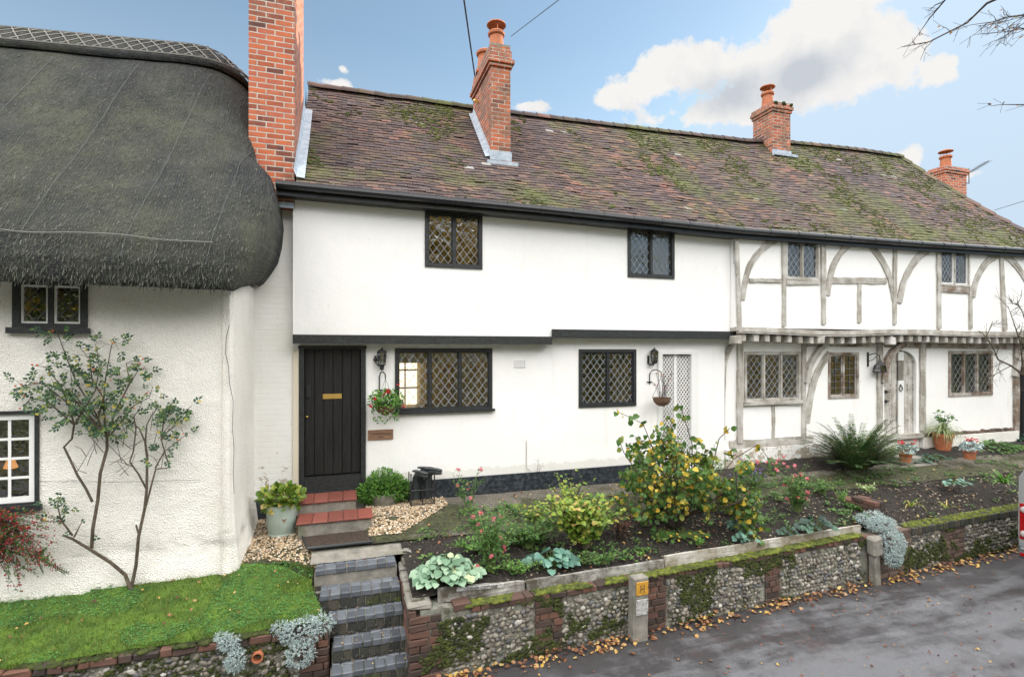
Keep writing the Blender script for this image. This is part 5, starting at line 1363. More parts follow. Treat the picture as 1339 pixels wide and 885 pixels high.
# stone threshold slabs at the arched door
for i, (u, v, sx, sy, z, lab) in enumerate(((1184, 597, .36, .26, 1.24, 'upper grey stone slab step at the arched oak door'), (1192, 606, .55, .26, 1.13, 'lower grey stone slab step beside the terracotta pots'))):
    p = atz(u, v, z); g = MB(); g.cbox(p.x - sx, p.x + sx, p.y - sy / 2, p.y + sy * (1.3 if i == 0 else .6), z - .14, z, .02, .01); tag(g.build('stone_step', M_conc), lab, 'step')

# ================================================================== POSTS
def post_sign():
    s_ = ws(829); r0 = WM @ V((s_, -.07, 0)); o = thing('marker_post', 'square concrete hydrant post with yellow plate standing against the flint wall', 'post', tuple(r0))
    M_ = WM @ Matrix.Translation((s_, 0, 0)) @ Matrix.Rotation(radians(1), 4, 'Y'); h0 = wz(829, 752, 5.43)
    g = MB(M_); g.cbox(-.10, .10, -.14, -.012, -.05, h0, .012, .002); g.build('shaft', M_conc, o)
    g = MB(M_); g.cbox(-.078, .086, -.152, -.141, h0 - .20, h0 - .045, .004); pl = g.build('hydrant_plate', M_yel, o)
    g = MB(M_)
    for x in (-.032, .032): g.box(x * .7 - .004 + .004, x * .7 + .004 + .004, -.1535, -.1515, h0 - .17, h0 - .08)
    g.box(-.014, .022, -.1533, -.1515, h0 - .130, h0 - .121)
    g.build('letter', M_ink, pl)
    g = MB(M_); g.cbox(-.076, .09, -.150, -.141, h0 - .43, h0 - .25, .003); g.build('worn_plate', M_plate, o)
    g = MB(M_)
    for x in (-.06, .075):
        for z in (-.27, -.41): g.lathe((x, -.15, h0 + z), [(.002, -.006), (.007, 0), (.002, .006)], 6)
    g.build('screw', M_ink, o)
post_sign()
s_ = ws(1139); o = thing('marker_post', 'leaning narrow concrete post with a thicker block head by the silver plant', 'post', tuple(WM @ V((s_, -.06, 0))))
M_ = WM @ Matrix.Translation((s_, 0, 0)) @ Matrix.Rotation(radians(-3), 4, 'Y'); hh = wz(1140, 702, 5.6)
g = MB(M_); g.cbox(-.065, .05, -.12, -.012, -.05, hh - .27, .012, .004); g.build('shaft', M_conc, o)
g = MB(M_); g.cbox(-.105, .09, -.15, -.008, hh - .27, hh, .03, .008); g.build('head', M_conc, o)

# ================================================================== LANTERNS, BASKETS, BRACKETS
def lantern(loc, s, name_lab, side=False, backplate=True):
    o = thing('wall_lantern', name_lab, 'lantern', loc, 'black carriage lanterns on the white wall')
    x, y, z = loc; M_ = Matrix.Translation(loc) @ Matrix.Scale(s, 4)
    g = MB(M_); g.lathe((0, -.09, .10), [(.075, 0), (.085, .008), (.055, .035), (.02, .055), (.008, .08)], 4 if False else 6); g.lathe((0, -.09, -.10), [(.03, -.02), (.055, 0), (.055, .012)], 6)
    for k in range(6):
        a = k * pi / 3; g.tube([(.055 * cos(a), -.09 + .055 * sin(a), -.09), (.075 * cos(a), -.09 + .075 * sin(a), .105)], .005, 4)
    for zz in (-.02, .05): g.lathe((0, -.09, zz), [(.068 + zz * .1, 0), (.068 + zz * .1, .006)], 6)
    g.build('cage', M_iron, o)
    g = MB(M_); g.lathe((0, -.09, -.088), [(.050, 0), (.069, .19)], 6); g.build('glass', M_glass, o)
    g = MB(M_)
    if side: g.cbox(-.115, -.085, -.02, -.002, -.05, .05, .01); g.tube([(-.10, -.02, 0), (-.10, -.06, -.06), (-.05, -.09, -.115), (0, -.09, -.12)], .012, 6); g.lathe((0, -.09, -.19), [(.005, 0), (.03, .02), (.035, .07)], 8); g.blobm((-.10, -.03, -.01), .035, 2, 0)
    else: g.cbox(-.10, -.06, -.03, -.002, -.12, .03, .01); g.cbox(-.09, .0, -.10, -.03, -.15, -.115, .01)
    g.build('bracket', M_iron, o); return o
p = at(499, 469, LY); lantern((p.x, LY, p.z), .92, 'black wall lantern between the black door and the three light window', True)
p = at(852, 467, LY); lantern((p.x, LY, p.z), .95, 'black wall lantern beside the white lattice door')
# third lantern: square box on an iron hook arm
p = at(1142, 478, TL); o = thing('wall_lantern', 'small square iron lantern hanging from a hook left of the arched door', 'lantern', (p.x, TL, p.z), 'black carriage lanterns on the white wall')
y = TL - .14; g = MB()
for a in (-1, 1):
    for b_ in (-1, 1): g.tube([(p.x + a * .085, y + b_ * .085, p.z - .13), (p.x + a * .065, y + b_ * .065, p.z + .02)], .008, 4)
g.lathe((p.x, y, p.z + .015), [(.11, 0), (.05, .07), (.018, .12)], 4); g.box(p.x - .09, p.x + .09, y - .09, y + .09, p.z - .14, p.z - .125)
for zz in (-.05,): g.tube([(p.x - .08, y - .08, p.z + zz), (p.x + .08, y - .08, p.z + zz), (p.x + .08, y + .08, p.z + zz), (p.x - .08, y + .08, p.z + zz), (p.x - .08, y - .08, p.z + zz)], .006, 4)
g.build('cage', M_iron, o)
g = MB(); g.box(p.x - .07, p.x + .07, y - .07, y + .07, p.z - .12, p.z + .01); g.build('glass', M_glass, o)
g = MB(); xh = wx(1134, TL); g.box(xh - .012, xh + .012, TL - .03, TL - .002, p.z - .02, p.z + .28); g.tube([(xh, TL - .03, p.z + .22), (xh + .08, y + .03, p.z + .26), (p.x - .02, y, p.z + .22), (p.x, y, p.z + .13)], .011, 5); g.tube([(xh, TL - .03, p.z + .1), (xh + .06, TL - .07, p.z + .12), (xh + .1, y, p.z + .22)], .008, 5); g.build('bracket', M_iron, o)

def hook(u, vtop, vb, lab, du):
    a = at(u, vtop, LY); b_ = at(u, vb, LY); o = thing('basket_bracket', lab, 'bracket', (a.x, LY, b_.z), 'iron hanging basket brackets')
    yb = LY - .26; g = MB(); g.tube([(b_.x, LY - .012, b_.z), (b_.x, LY - .012, a.z - .05)], .009, 6); g.box(b_.x - .05, b_.x + .05, LY - .016, LY - .002, b_.z + .03, b_.z + .045)
    g.tube([(b_.x, LY - .012, a.z - .05), (b_.x + du * .2, LY - .06, a.z + .01), (b_.x + du * .6, LY - .15, a.z + .03), (b_.x + du, yb + .02, a.z - .01), (b_.x + du, yb, a.z - .07)], .009, 6); g.build('arm', M_iron, o); return b_.x + du, yb, a.z - .07
def basket(cx, cy, zhook, zrim, r, lab, kind):
    o = thing('hanging_basket', lab, 'hanging basket', (cx, cy, zrim), 'hanging baskets by the doors')
    g = MB(); g.lathe((cx, cy, zrim - r * .95), [(r * .25, 0), (r * .62, r * .18), (r * .88, r * .5), (r * 1.0, r * .95), (r * .93, r * .95), (r * .8, r * .6)], 22); g.build('basket_bowl', M_basket, o)
    g = MB()
    for k in range(3): a = 2.1 * k + .4; g.tube([(cx + r * cos(a), cy + r * sin(a), zrim), (cx, cy, zhook)], .0035, 4)
    g.build('chain', M_iron, o)
    lf = MB(); fl = MB()
    if kind == 'lush':
        for _ in range(620):
            d_ = rv(); d_.z = d_.z * .8 + .1; q_ = V((cx, cy, zrim + .06)) + V((d_.x * r * 1.55, d_.y * r * 1.3, d_.z * r * 1.1)) * R.uniform(.4, 1.05)
            if q_.z < zrim - r * .9: continue
            lf.leaf(q_, (d_ + rv() * .7), (d_ + V((0, -.3, .5))), R.uniform(.03, .055), R.uniform(.025, .045))
        for _ in range(170):
            a = R.uniform(0, 6.3); k = R.random(); q_ = V((cx + cos(a) * r * 1.2, cy + sin(a) * r * 1.15, zrim + .02 - k * .26)); lf.leaf(q_, rv() + V((0, 0, -.6)), (cos(a), sin(a), .4), .035, .025)
        for (dx, dz) in ((.02, .22), (.05, .20), (.17, .29), (-.16, .10), (-.02, .17), (.25, -.02), (-.2, .0)):
            for _ in range(7): fl.leaf(V((cx + dx, cy - r * .9, zrim + dz)) + rv() * .014, rv(), rv(), .035, .03)
            lf.tube([(cx + dx * .4, cy - r * .3, zrim), (cx + dx, cy - r * .9, zrim + dz)], .003, 4)
        lf.build('foliage', M_l_bright, o); fl.build('flower', M_redp, o)
    else:
        for k in range(16):
            a = R.uniform(0, 6.3); rr_ = R.uniform(.2, 1.1) * r; tp = V((cx + cos(a) * rr_ * 1.3, cy + sin(a) * rr_ * .8, zrim + R.uniform(.10, .42))); lf.tube([(cx + cos(a) * r * .2, cy, zrim - .03), ((cx + tp.x) / 2 + R.uniform(-.02, .02), tp.y, (zrim + tp.z) / 2), tuple(tp)], .003, 4)
            for _ in range(5): fl.leaf(tp + rv() * .02, rv(), rv(), .028, .022)
        lf.build('stem', M_barkd, o); fl.build('flower', leafm('faded_petal', [(0, (.30, .10, .12)), (.5, (.5, .35, .33)), (1, (.62, .55, .50))], .2), o)
hx, hy, hz = hook(496, 488, 513, 'curved iron basket bracket below the left wall lantern', .07)
basket(hx, hy, hz, wz(503, 529, LY - .26), .155, 'full hanging basket of green leaves and red flowers by the black door', 'lush')
hx, hy, hz = hook(849, 485, 502, 'curved iron basket bracket below the lantern at the lattice door', .08)
basket(hx, hy, hz, wz(857, 520, LY - .26), .155, 'nearly bare wicker hanging basket beside the lattice door', 'bare')

# ================================================================== POTS AND SMALL THINGS BY THE DOOR
def foliage_ball(mb, c, r, n, L, W, up=.3, big=False, shell=.55, jit=.6, curl=.15, cutz=None):
    for _ in range(n):
        d_ = rv(); k = R.uniform(shell, 1.0) * (1 + .18 * noise.noise(d_ * 2.3 + V(c))); q_ = V((c[0] + d_.x * r[0] * k, c[1] + d_.y * r[1] * k, c[2] + d_.z * r[2] * k))
        if cutz is not None and q_.z < cutz: continue
        s_ = R.uniform(.7, 1.2); mb.leaf(q_, d_ + rv() * jit + V((0, 0, up * .3)), d_ + V((0, -.1, up)) + rv() * .4, L * s_, W * s_, big, curl)
p = atz(366, 703, .985); o = thing('planted_bucket', 'sage green metal bucket of yellowing strawberry-like leaves on the gravel', 'plant pot', tuple(p))
g = MB(); hb = .40; rb = .185; q_ = p + V((0, rb * .9, 0))
g.lathe(q_, [(rb * .88, 0), (rb * .9, .02), (rb * .86, .03), (rb * .96, hb * .5), (rb, hb - .02), (rb * 1.04, hb), (rb * .96, hb), (rb * .93, hb - .05)], 32); bk = g.build('bucket', M_sage, o, smooth=False)
g = MB(); 
for dx, dz, sx, sz in ((0, 0, .018, .014), (.02, .012, .016, .008), (-.02, .012, .016, .008), (0, -.014, .01, .014)): g.blobm((q_.x + .05 + dx, q_.y - rb * .95, q_.z + .22 + dz), (sx, .004, sz), 1, .1)
g.build('bee_motif', M_plaque, bk)
g = MB(); g.lathe(q_ + V((0, 0, hb - .06)), [(rb * .9, 0), (rb * .3, .02)], 20); g.build('compost', M_soil, o)
g = MB(); foliage_ball(g, q_ + V((0, 0, hb + .06)), (.27, .20, .15), 260, .095, .085, .8, True, .4)
for k in range(26): d_ = rv(); d_.z = abs(d_.z); g.tube([q_ + V((0, 0, hb - .04)), q_ + V((d_.x * .22, d_.y * .16, hb + .1 + d_.z * .08))], .004, 4)
g.build('foliage', M_l_lime, o)
p = atz(504, 668, 1.08); o = thing('potted_shrub', 'round bright green shrub in a stone pot right of the red steps', 'shrub', tuple(p))
q_ = V((p.x, p.y + .22, 1.08))
g = MB(); g.lathe(q_, [(.15, 0), (.19, .12), (.21, .2), (.18, .2)], 20); g.build('pot', M_conc, o)
g = MB()
for dx, dy, dz, r_ in ((-.12, 0, .26, .22), (.14, -.02, .27, .22), (.02, -.06, .33, .25), (-.02, .08, .36, .22), (.22, .05, .20, .16), (-.24, 0, .22, .16)):
    foliage_ball(g, q_ + V((dx, dy, dz)), (r_, r_ * .85, r_ * .85), 620, .048, .022, .7, False, .75)
g.build('foliage', M_l_bright, o)
g = MB(); foliage_ball(g, q_ + V((.0, 0, .26)), (.30, .2, .2), 500, .06, .03, .2, False, .2); g.build('inner_foliage', M_l_mid, o)
# boot rack with two pairs of upturned boots
p = atz(553, 664, 1.10); o = thing('boot_rack', 'black iron boot rack standing against the black plinth', 'boot rack', tuple(p)); q_ = V((p.x, p.y + .14, 1.11))
g = MB()
for x in (-.17, 0, .17):
    for y in (-.13, .13): g.tube([q_ + V((x, y, 0)), q_ + V((x, y, .47 if x else .32))], .009, 6)
for z in (.05, .25): g.tube([q_ + V((-.17, -.13, z)), q_ + V((.17, -.13, z)), q_ + V((.17, .13, z)), q_ + V((-.17, .13, z)), q_ + V((-.17, -.13, z))], .008, 5)
for x in (-.17, .17): g.lathe(q_ + V((x, -.13, .47)), [(.006, 0), (.016, .01), (.006, .026)], 8)
g.build('frame', M_iron, o)
def boot(loc, yaw_, s, lab):
    M_ = Matrix.Translation(loc) @ Matrix.Rotation(yaw_, 4, 'Z') @ Matrix.Scale(s, 4); g = MB(M_); n = 14; vs = []
    # upturned: open shaft down, ankle on top, foot bending forward with sole up
    prof = [((0, 0, 0), .062, .062, 0), ((0, 0, .12), .060, .058, 0), ((0, 0, .24), .052, .05, 0), ((0, -.005, .30), .055, .05, .25), ((0, -.04, .345), .048, .055, .75), ((0, -.10, .365), .044, .045, 1.35), ((0, -.17, .362), .046, .036, 1.57), ((0, -.225, .355), .034, .024, 1.57), ((0, -.245, .352), .008, .008, 1.57)]
    for c_, rx, ry, tl_ in prof:
        for k in range(n):
            a = 2 * pi * k / n; v_ = V((rx * cos(a), ry * sin(a), 0)); v_ = Matrix.Rotation(tl_, 3, 'X') @ v_; vs.append(V(c_) + v_)
    g.add(vs, [[j * n + i, j * n + (i + 1) % n, (j + 1) * n + (i + 1) % n, (j + 1) * n + i] for j in range(len(prof) - 1) for i in range(n)])
    b_ = thing('boot', lab, 'boot', loc, 'upturned black boots on the rack'); g.build('upper', M_rubber, b_, smooth=True)
    g = MB(M_); vs = []
    out = [(.03, .045), (.042, 0), (.036, -.07), (.046, -.15), (.036, -.22), (0, -.252), (-.036, -.22), (-.046, -.15), (-.036, -.07), (-.042, 0), (-.03, .045)]
    for z in (.392, .412): vs += [(a, c_, z - (.01 if c_ < -.2 else 0)) for a, c_ in out]
    m_ = len(out); g.add(vs, [list(range(m_)), [m_ + k for k in range(m_)]] + [[k, (k + 1) % m_, m_ + (k + 1) % m_, m_ + k] for k in range(m_)]); g.build('sole', M_rubber, b_)
boot(tuple(q_ + V((-.09, -.04, .11))), radians(35), 1.0, 'front left upturned black boot on the rack, toe to the right')
boot(tuple(q_ + V((.085, -.02, .13))), radians(50), 1.0, 'front right upturned black boot on the rack, toe hanging low')
boot(tuple(q_ + V((.0, .08, .15))), radians(60), .95, 'rear upturned black boot on the rack, closest to the plinth')
# slate lying by the shrub
p = atz(512, 677, 1.09); g = MB(Matrix.Translation(p) @ Matrix.Rotation(radians(35), 4, 'Z')); g.cbox(-.06, .06, -.10, .10, 0, .015, .004); tag(g.build('slate', M_pavers), 'loose dark slate lying on the gravel before the potted shrub', 'slate')
# conduit on the wall
a = at(688, 576, LY); b_ = at(692, 615, LY); g = MB(); g.tube([(a.x, LY - .012, a.z), (a.x, LY - .012, b_.z + .05), (b_.x + .02, LY - .05, b_.z)], .006, 6); tag(g.build('wall_pipe', M_plate), 'thin pale pipe coming down the white wall above the plinth', 'pipe')

# ================================================================== PLANTS
def stems(o, base, n, h, spread, leafL, leafW, lm, sm, per=10, flowers=None, fm=None, r=.004, big=False, lean=(0, 0), nm='foliage', curve=.3, start=.25, fl=.03, droop=0, branch=0):
    sb = MB(); lb = MB(); fb = MB(); base = V(base); tips = []
    for k in range(n):
        a = R.uniform(0, 2 * pi); sp = spread * R.random() ** .6; hh_ = h * R.uniform(.6, 1.05)
        tip = base + V((cos(a) * sp + lean[0], sin(a) * sp * .7 + lean[1], hh_)); mid = base.lerp(tip, .5) + V((cos(a) * -sp * curve, sin(a) * -sp * curve, hh_ * .08)); b0 = base + V((cos(a), sin(a), 0)) * min(.05, spread * .2)
        P = [b0.lerp(mid, t).lerp(mid.lerp(tip, t), t) + rv() * .006 for t in (0, .2, .4, .6, .8, 1)]
        if droop: P = [q_ + V((cos(a), sin(a) * .6, -1)) * droop * (i / 5) ** 2 for i, q_ in enumerate(P)]
        sb.tube(P, [r * (1.3 - .9 * i / 5) for i in range(6)], 4); tips.append(P[-1])
        segs = [P]
        for _ in range(branch):
            i = R.randint(1, 4); q_ = P[i]; d_ = (rv() + V((0, 0, .6))).normalized() * h * R.uniform(.15, .35); P2 = [q_, q_ + d_ * .5 + rv() * .01, q_ + d_]; sb.tube(P2, r * .5, 4); segs.append(P2); tips.append(P2[-1])
        for sg in segs:
            for _ in range(per if sg is P else max(2, per // 2)):
                t = R.uniform(start if sg is P else .2, 1) * (len(sg) - 1); i = min(int(t), len(sg) - 2); q_ = sg[i].lerp(sg[i + 1], t - i); d_ = rv(); d_.z = d_.z * .5 + .15
                s_ = R.uniform(.6, 1.2); lb.leaf(q_ + d_ * .01, d_, V((0, -.3, 1)) + rv() * .5, leafL * s_, leafW * s_, big)
    if flowers:
        for q_ in R.sample(tips, min(flowers, len(tips))):
            for _ in range(14): fb.leaf(q_ + rv() * fl * .25, rv() + V((0, -.2, .5)), rv(), fl, fl * .9)
    sb.build('stem', sm, o); lb.build(nm, lm, o)
    if flowers: fb.build('flower', fm, o)
    return tips
# climbing rose on the cottage wall: trunk, branches drawn out along the wall
YR_ = TY - .12
def wallpts(P, Y=YR_): return [at(u, v, Y + R.uniform(-.03, .03)) for u, v in P]
cr = thing('climbing_rose', 'leggy climbing rose with orange hips trained up the roughcast wall', 'rose bush', tuple(at(172, 770, YR_)))
sb = MB(); lb = MB(); hb_ = MB()
mains = [([(172, 772), (165, 752), (143, 735), (118, 718), (96, 705), (82, 699)], .020, .011), ([(120, 716), (122, 690), (126, 655), (132, 620), (139, 588), (140, 572)], .017, .014), ([(121, 656), (112, 640), (103, 620), (92, 600), (82, 585), (94, 573), (97, 555)], .013, .009),
         ([(172, 768), (177, 740), (181, 700), (190, 665), (193, 640), (193, 600), (190, 578)], .018, .011), ([(190, 665), (198, 635), (203, 612), (222, 612), (216, 595), (211, 575)], .010, .006), ([(192, 640), (183, 620), (170, 605), (176, 590), (178, 560)], .010, .006), ([(182, 700), (179, 692), (178, 686)], .011, .008)]
for P, r0, r1 in mains:
    Q = wallpts(P); Q = [Q[0]] + [q_ + rv() * .012 for q_ in Q[1:-1]] + [Q[-1]]; sb.tube(Q, [lerp(r0, r1, i / (len(Q) - 1)) for i in range(len(Q))], 7)
tw = [((140, 573), (118, 545), (95, 520), (70, 505), (45, 500), (12, 515)), ((140, 573), (125, 540), (100, 500), (88, 470), (75, 435), (70, 425)), ((140, 573), (135, 530), (138, 495), (145, 455), (150, 440)), ((140, 573), (150, 540), (165, 510), (180, 485), (190, 480)),
      ((97, 555), (80, 540), (62, 525), (40, 520), (30, 535)), ((97, 555), (90, 530), (80, 505), (60, 480), (45, 478)), ((140, 573), (160, 550), (175, 530), (195, 520), (200, 505)), ((140, 573), (128, 548), (110, 530), (95, 515), (92, 480)), ((97, 555), (110, 535), (125, 510), (130, 480), (125, 450)), ((140, 573), (120, 550), (80, 520), (55, 500), (20, 508)),
      ((190, 578), (192, 555), (200, 540), (210, 530)), ((211, 575), (214, 550), (225, 535), (240, 540)), ((178, 560), (175, 545), (185, 530)), ((190, 578), (182, 560), (165, 548)), ((203, 612), (215, 590), (235, 575), (243, 568)), ((211, 575), (222, 560), (232, 570)), ((128, 548), (135, 520), (120, 495), (118, 470), (105, 455)), ((150, 540), (170, 500), (165, 475), (178, 470)), ((95, 700), (80, 680), (75, 660), (78, 650)), ((97, 702), (103, 690), (108, 680))]
def comp(q_, d_, s_=1):
    """a rose leaf: five leaflets on a stalk"""
    d_ = V(d_).normalized(); sd_ = d_.cross(V((0, -1, .3))).normalized(); nrm = V((0, -.8, .6)) + rv() * .3
    lb.leaf(q_ + d_ * .07 * s_, d_, nrm, .05 * s_, .032 * s_)
    for t in (.03, .055):
        for sg in (1, -1): lb.leaf(q_ + d_ * t * s_, d_ * .5 + sd_ * sg, nrm, .042 * s_, .027 * s_)
for ti, P in enumerate(tw):
    Q = wallpts(P); sb.tube(Q, [lerp(.010, .0025, i / (len(Q) - 1)) for i in range(len(Q))], 4)
    low = ti in (10, 11, 12, 13, 15, 18, 19)
    for i in range(1, len(Q)):
        for _ in range((2 if low else 5) if i > 1 or not low else 1):
            q_ = Q[i - 1].lerp(Q[i], R.random()); d_ = V((R.uniform(-1, 1), R.uniform(-.6, .2), R.uniform(-.5, .8))); e = q_ + d_.normalized() * R.uniform(.02, .14); sb.tube([q_, e], .0016, 3); comp(e, d_, R.uniform(.7, 1.15))
    if not low:
        for _ in range(2): hb_.blobm(Q[R.randint(2, len(Q) - 1)] + rv() * .06, R.uniform(.009, .013), 1, .05)
for _ in range(26): comp(at(228 + R.uniform(-16, 16), 540 + R.uniform(-12, 14), YR_), rv(), 1)
for _ in range(8): comp(at(78 + R.uniform(-8, 10), 655 + R.uniform(-8, 10), YR_), rv(), .8)
for ti in range(34):   # fine twiggery in the middle
    a = at(R.uniform(100, 225), R.uniform(560, 625), YR_); b_ = a + V((R.uniform(-.25, .25), R.uniform(-.1, .04), R.uniform(.05, .35))); sb.tube([a, a.lerp(b_, .5) + rv() * .03, b_], [.004, .003, .0015], 4)
sb.build('trunk', M_bark, cr); lb.build('foliage', M_l_rose, cr); hb_.build('rose_hips', M_hip, cr, smooth=True)
g = MB(); g.tube([at(50, 629, TY - .02), at(150, 630, TY - .03), at(262, 627, TY - .02)], .002, 3); tag(g.build('training_wire', M_wire), 'thin wire stretched across the roughcast wall behind the rose', 'wire')
# red berried cotoneaster
ct = thing('berry_shrub', 'arching shrub covered in red berries under the white framed window', 'shrub', tuple(at(-10, 770, TY - .2)))
sb = MB(); lb = MB(); bb = MB(); b0 = at(-30, 690, TY - .15)
for k in range(95):
    u1, v1 = R.uniform(-20, 82), R.uniform(672, 775); 
    if u1 > 40 and v1 > 755: continue
    if (u1 - 0) / 95 + abs(v1 - 712) / 120 > 1.15: continue
    e = at(u1, v1, TY - R.uniform(.05, .4)); s0_ = b0 + V((R.uniform(-.1, .3), R.uniform(-.05, .05), R.uniform(-.2, .2))); md = s0_.lerp(e, .5) + V((0, -.05, .08)); P = [s0_.lerp(md, t).lerp(md.lerp(e, t), t) for t in linsp(0, 1, 7)]
    sb.tube(P, [.005 - .0006 * i for i in range(8)], 4)
    for i in range(1, 8):
        for _ in range(7):
            q_ = P[i - 1].lerp(P[i], R.random()); (bb.blobm(q_ + rv() * .02, R.uniform(.006, .010), 1, .05) if R.random() < .34 else lb.leaf(q_, rv(), rv(), .026, .013))
for k in range(7):
    e = at(R.uniform(55, 92), R.uniform(716, 752), TY - .1); s0_ = at(45, 725, TY - .1); sb.tube([s0_, e], .003, 4)
    for t in linsp(.1, 1, 14):
        for sg in (1, -1): lb.leaf(s0_.lerp(e, t), V((.3, 0, sg)), (0, -1, 0), .022, .009)
sb.build('stem', M_barkd, ct); lb.build('foliage', M_l_mid, ct); bb.build('berries', M_berry, ct, smooth=True)
# silver trailing plants
def silver(nm_lab, spots, n, s=1.0):
    o = thing('silver_plant', nm_lab, 'trailing plant', tuple(spots[0][0])); lb = MB()
    for c_, r_, k in spots:
        for _ in range(int(n * k)):
            d_ = rv(); 
            if d_.y > .5: continue
            q_ = V(c_) + V((d_.x * r_[0], d_.y * r_[1], d_.z * r_[2])) * (R.uniform(.7, 1.05) + .15 * noise.noise(d_ * 4)); e = (d_ + rv() * .5 + V((0, -.2, -.1))).normalized() * .03 * s
            lb.tube([q_, q_ + e], .0022, 3)
            for _ in range(6): lb.leaf(q_ + e * R.random(), rv() + d_ * .8, d_ + rv() * .4, .022 * s, .007 * s)
    lb.build('foliage', M_l_silver, o); return o
pa = at(1166, 712, 5.56); silver('thick silver grey cushion plant tumbling over the wall end', [(at(1110, 678, 6.0) + V((.30, -.1, .02)), (.26, .12, .07), .5), (at(1150, 684, 5.74), (.22, .16, .09), .6), (pa, (.20, .12, .20), 1), (at(1168, 728, 5.5), (.13, .08, .12), .4)], 900, 1.1)
silver('silver leaved plant spilling over the brick pier left of the steps', [(at(395, 825, 5.66), (.19, .10, .12), 1), (at(418, 815, 5.75), (.13, .1, .1), .5), (at(392, 855, 5.58), (.12, .06, .12), .6), (at(370, 820, 5.72), (.10, .06, .04), .3)], 620, .95)
silver('small silver leaved tuft hanging down the left flint wall', [(at(300, 840, 5.64), (.08, .05, .06), .6), (at(308, 863, 5.6), (.075, .05, .10), .8), (at(290, 832, 5.68), (.05, .04, .03), .2)], 420, .9)
# brunnera: round silver-green leaves
def roundleaf(nm_lab, cu, cv, z, rad, n, m, L, name='perennial', hgt=.16, cat='plant'):
    b_ = atz(cu, cv, z); o = thing(name, nm_lab, cat, tuple(b_)); lb = MB(); sb = MB()
    for _ in range(n):
        a = R.uniform(0, 2 * pi); k = R.random() ** .6; q_ = b_ + V((cos(a) * rad * k, sin(a) * rad * .7 * k, hgt * (1.1 - k * .8) * R.uniform(.7, 1.1)))
        sb.tube([b_ + V((cos(a) * .03, sin(a) * .03, 0)), q_], .0035, 4); s_ = R.uniform(.65, 1.15)
        lb.leaf(q_, V((cos(a), sin(a) - .35, -.25)), V((cos(a) * .3, sin(a) * .3 - .55, .8)), L * s_, L * s_ * .95, True, .12)
    sb.build('stem', M_stem, o); lb.build('foliage', m, o)
roundleaf('clump of big silver green heart shaped leaves at the top of the steps wall', 584, 757, .86, .36, 210, M_l_brun, .10, hgt=.25)
roundleaf('clump of dark grey green rounded leaves leaning over the edging board', 722, 740, .80, .30, 75, M_l_blue, .105, hgt=.22)
roundleaf('small dark leaved clump at the foot of the pale board', 975, 706, .82, .16, 26, M_l_blue, .08, hgt=.12)
roundleaf('dark glossy hellebore clump near the end of the pale board', 1066, 693, .82, .22, 34, M_l_dark, .13, hgt=.2)
roundleaf('low bluish leaf clump behind the pale board beside the brick wall', 1030, 698, .82, .13, 22, M_l_dark, .07, hgt=.1)
# rose bushes and perennials in the bed
def plant(name, lab, u, v, z, **k):
    b_ = atz(u, v, z); o = thing(name, lab, 'plant' if 'rose' not in name else 'rose bush', tuple(b_)); a = dict(k); stems(o, b_, **a); return o
plant('rose_bush', 'straggling pink rose nearest the top of the steps', 642, 745, .85, n=26, h=.74, spread=.52, leafL=.045, leafW=.03, lm=M_l_mid, sm=M_stem, per=15, flowers=11, fm=M_pink, fl=.034, branch=3, start=.35)
plant('rose_bush', 'tall thin pink rose in front of the black plinth', 612, 668, 1.05, n=9, h=.62, spread=.45, leafL=.042, leafW=.027, lm=M_l_mid, sm=M_stem, per=12, flowers=6, fm=M_pink, fl=.032, branch=2)
plant('rose_bush', 'pink rose with many blooms in the bed by the timbered cottage', 1043, 668, .92, n=30, h=.62, spread=.52, leafL=.045, leafW=.03, lm=M_l_mid, sm=M_stem, per=10, flowers=12, fm=M_pink, fl=.036, branch=3)
plant('rose_bush', 'row of small pink cyclamen-like flowers against the timbered cottage foot', 1010, 622, 1.14, n=16, h=.30, spread=.5, leafL=.045, leafW=.03, lm=M_l_mid, sm=M_stem, per=6, flowers=12, fm=M_pink, fl=.034)
plant('perennial', 'loose mound of fresh green leaves under the pink rose', 690, 715, .90, n=100, h=.32, spread=.62, leafL=.05, leafW=.035, lm=M_l_mid, sm=M_stem, per=9)
plant('perennial', 'low green leaf mat between the rose and the silver green clump', 630, 720, .92, n=60, h=.16, spread=.5, leafL=.045, leafW=.03, lm=M_l_bright, sm=M_stem, per=8)
plant('currant_bush', 'bushy lime green shrub with some yellow leaves in the middle of the bed', 765, 715, .90, n=60, h=.64, spread=.66, leafL=.07, leafW=.062, lm=M_l_lime, sm=M_bark, per=15, branch=3, big=True, r=.006)
plant('perennial', 'green and yellow leaved clump left of the lime green shrub', 700, 690, .95, n=22, h=.34, spread=.36, leafL=.055, leafW=.045, lm=M_l_lime, sm=M_stem, per=9)
plant('perennial', 'tall sparse seed stalks standing by the black plinth', 700, 640, 1.10, n=7, h=.55, spread=.28, leafL=.02, leafW=.012, lm=M_barkd, sm=M_barkd, per=7, branch=3, r=.003)
plant('perennial', 'small violet flowered plant right of the yellow leaved hazel', 985, 640, 1.05, n=36, h=.34, spread=.5, leafL=.045, leafW=.03, lm=M_l_mid, sm=M_stem, per=9, flowers=16, fm=leafm('violet_petal', [(0, (.20, .12, .40)), (1, (.40, .30, .60))], .3), fl=.02)
plant('perennial', 'green leafy clump below the row of pink flowers', 1075, 645, 1.0, n=26, h=.22, spread=.4, leafL=.05, leafW=.03, lm=M_l_mid, sm=M_stem, per=8)
plant('perennial', 'tuft of thin green leaves beside the short brick wall', 1100, 655, .98, n=20, h=.15, spread=.2, leafL=.05, leafW=.02, lm=M_l_bright, sm=M_stem, per=6)
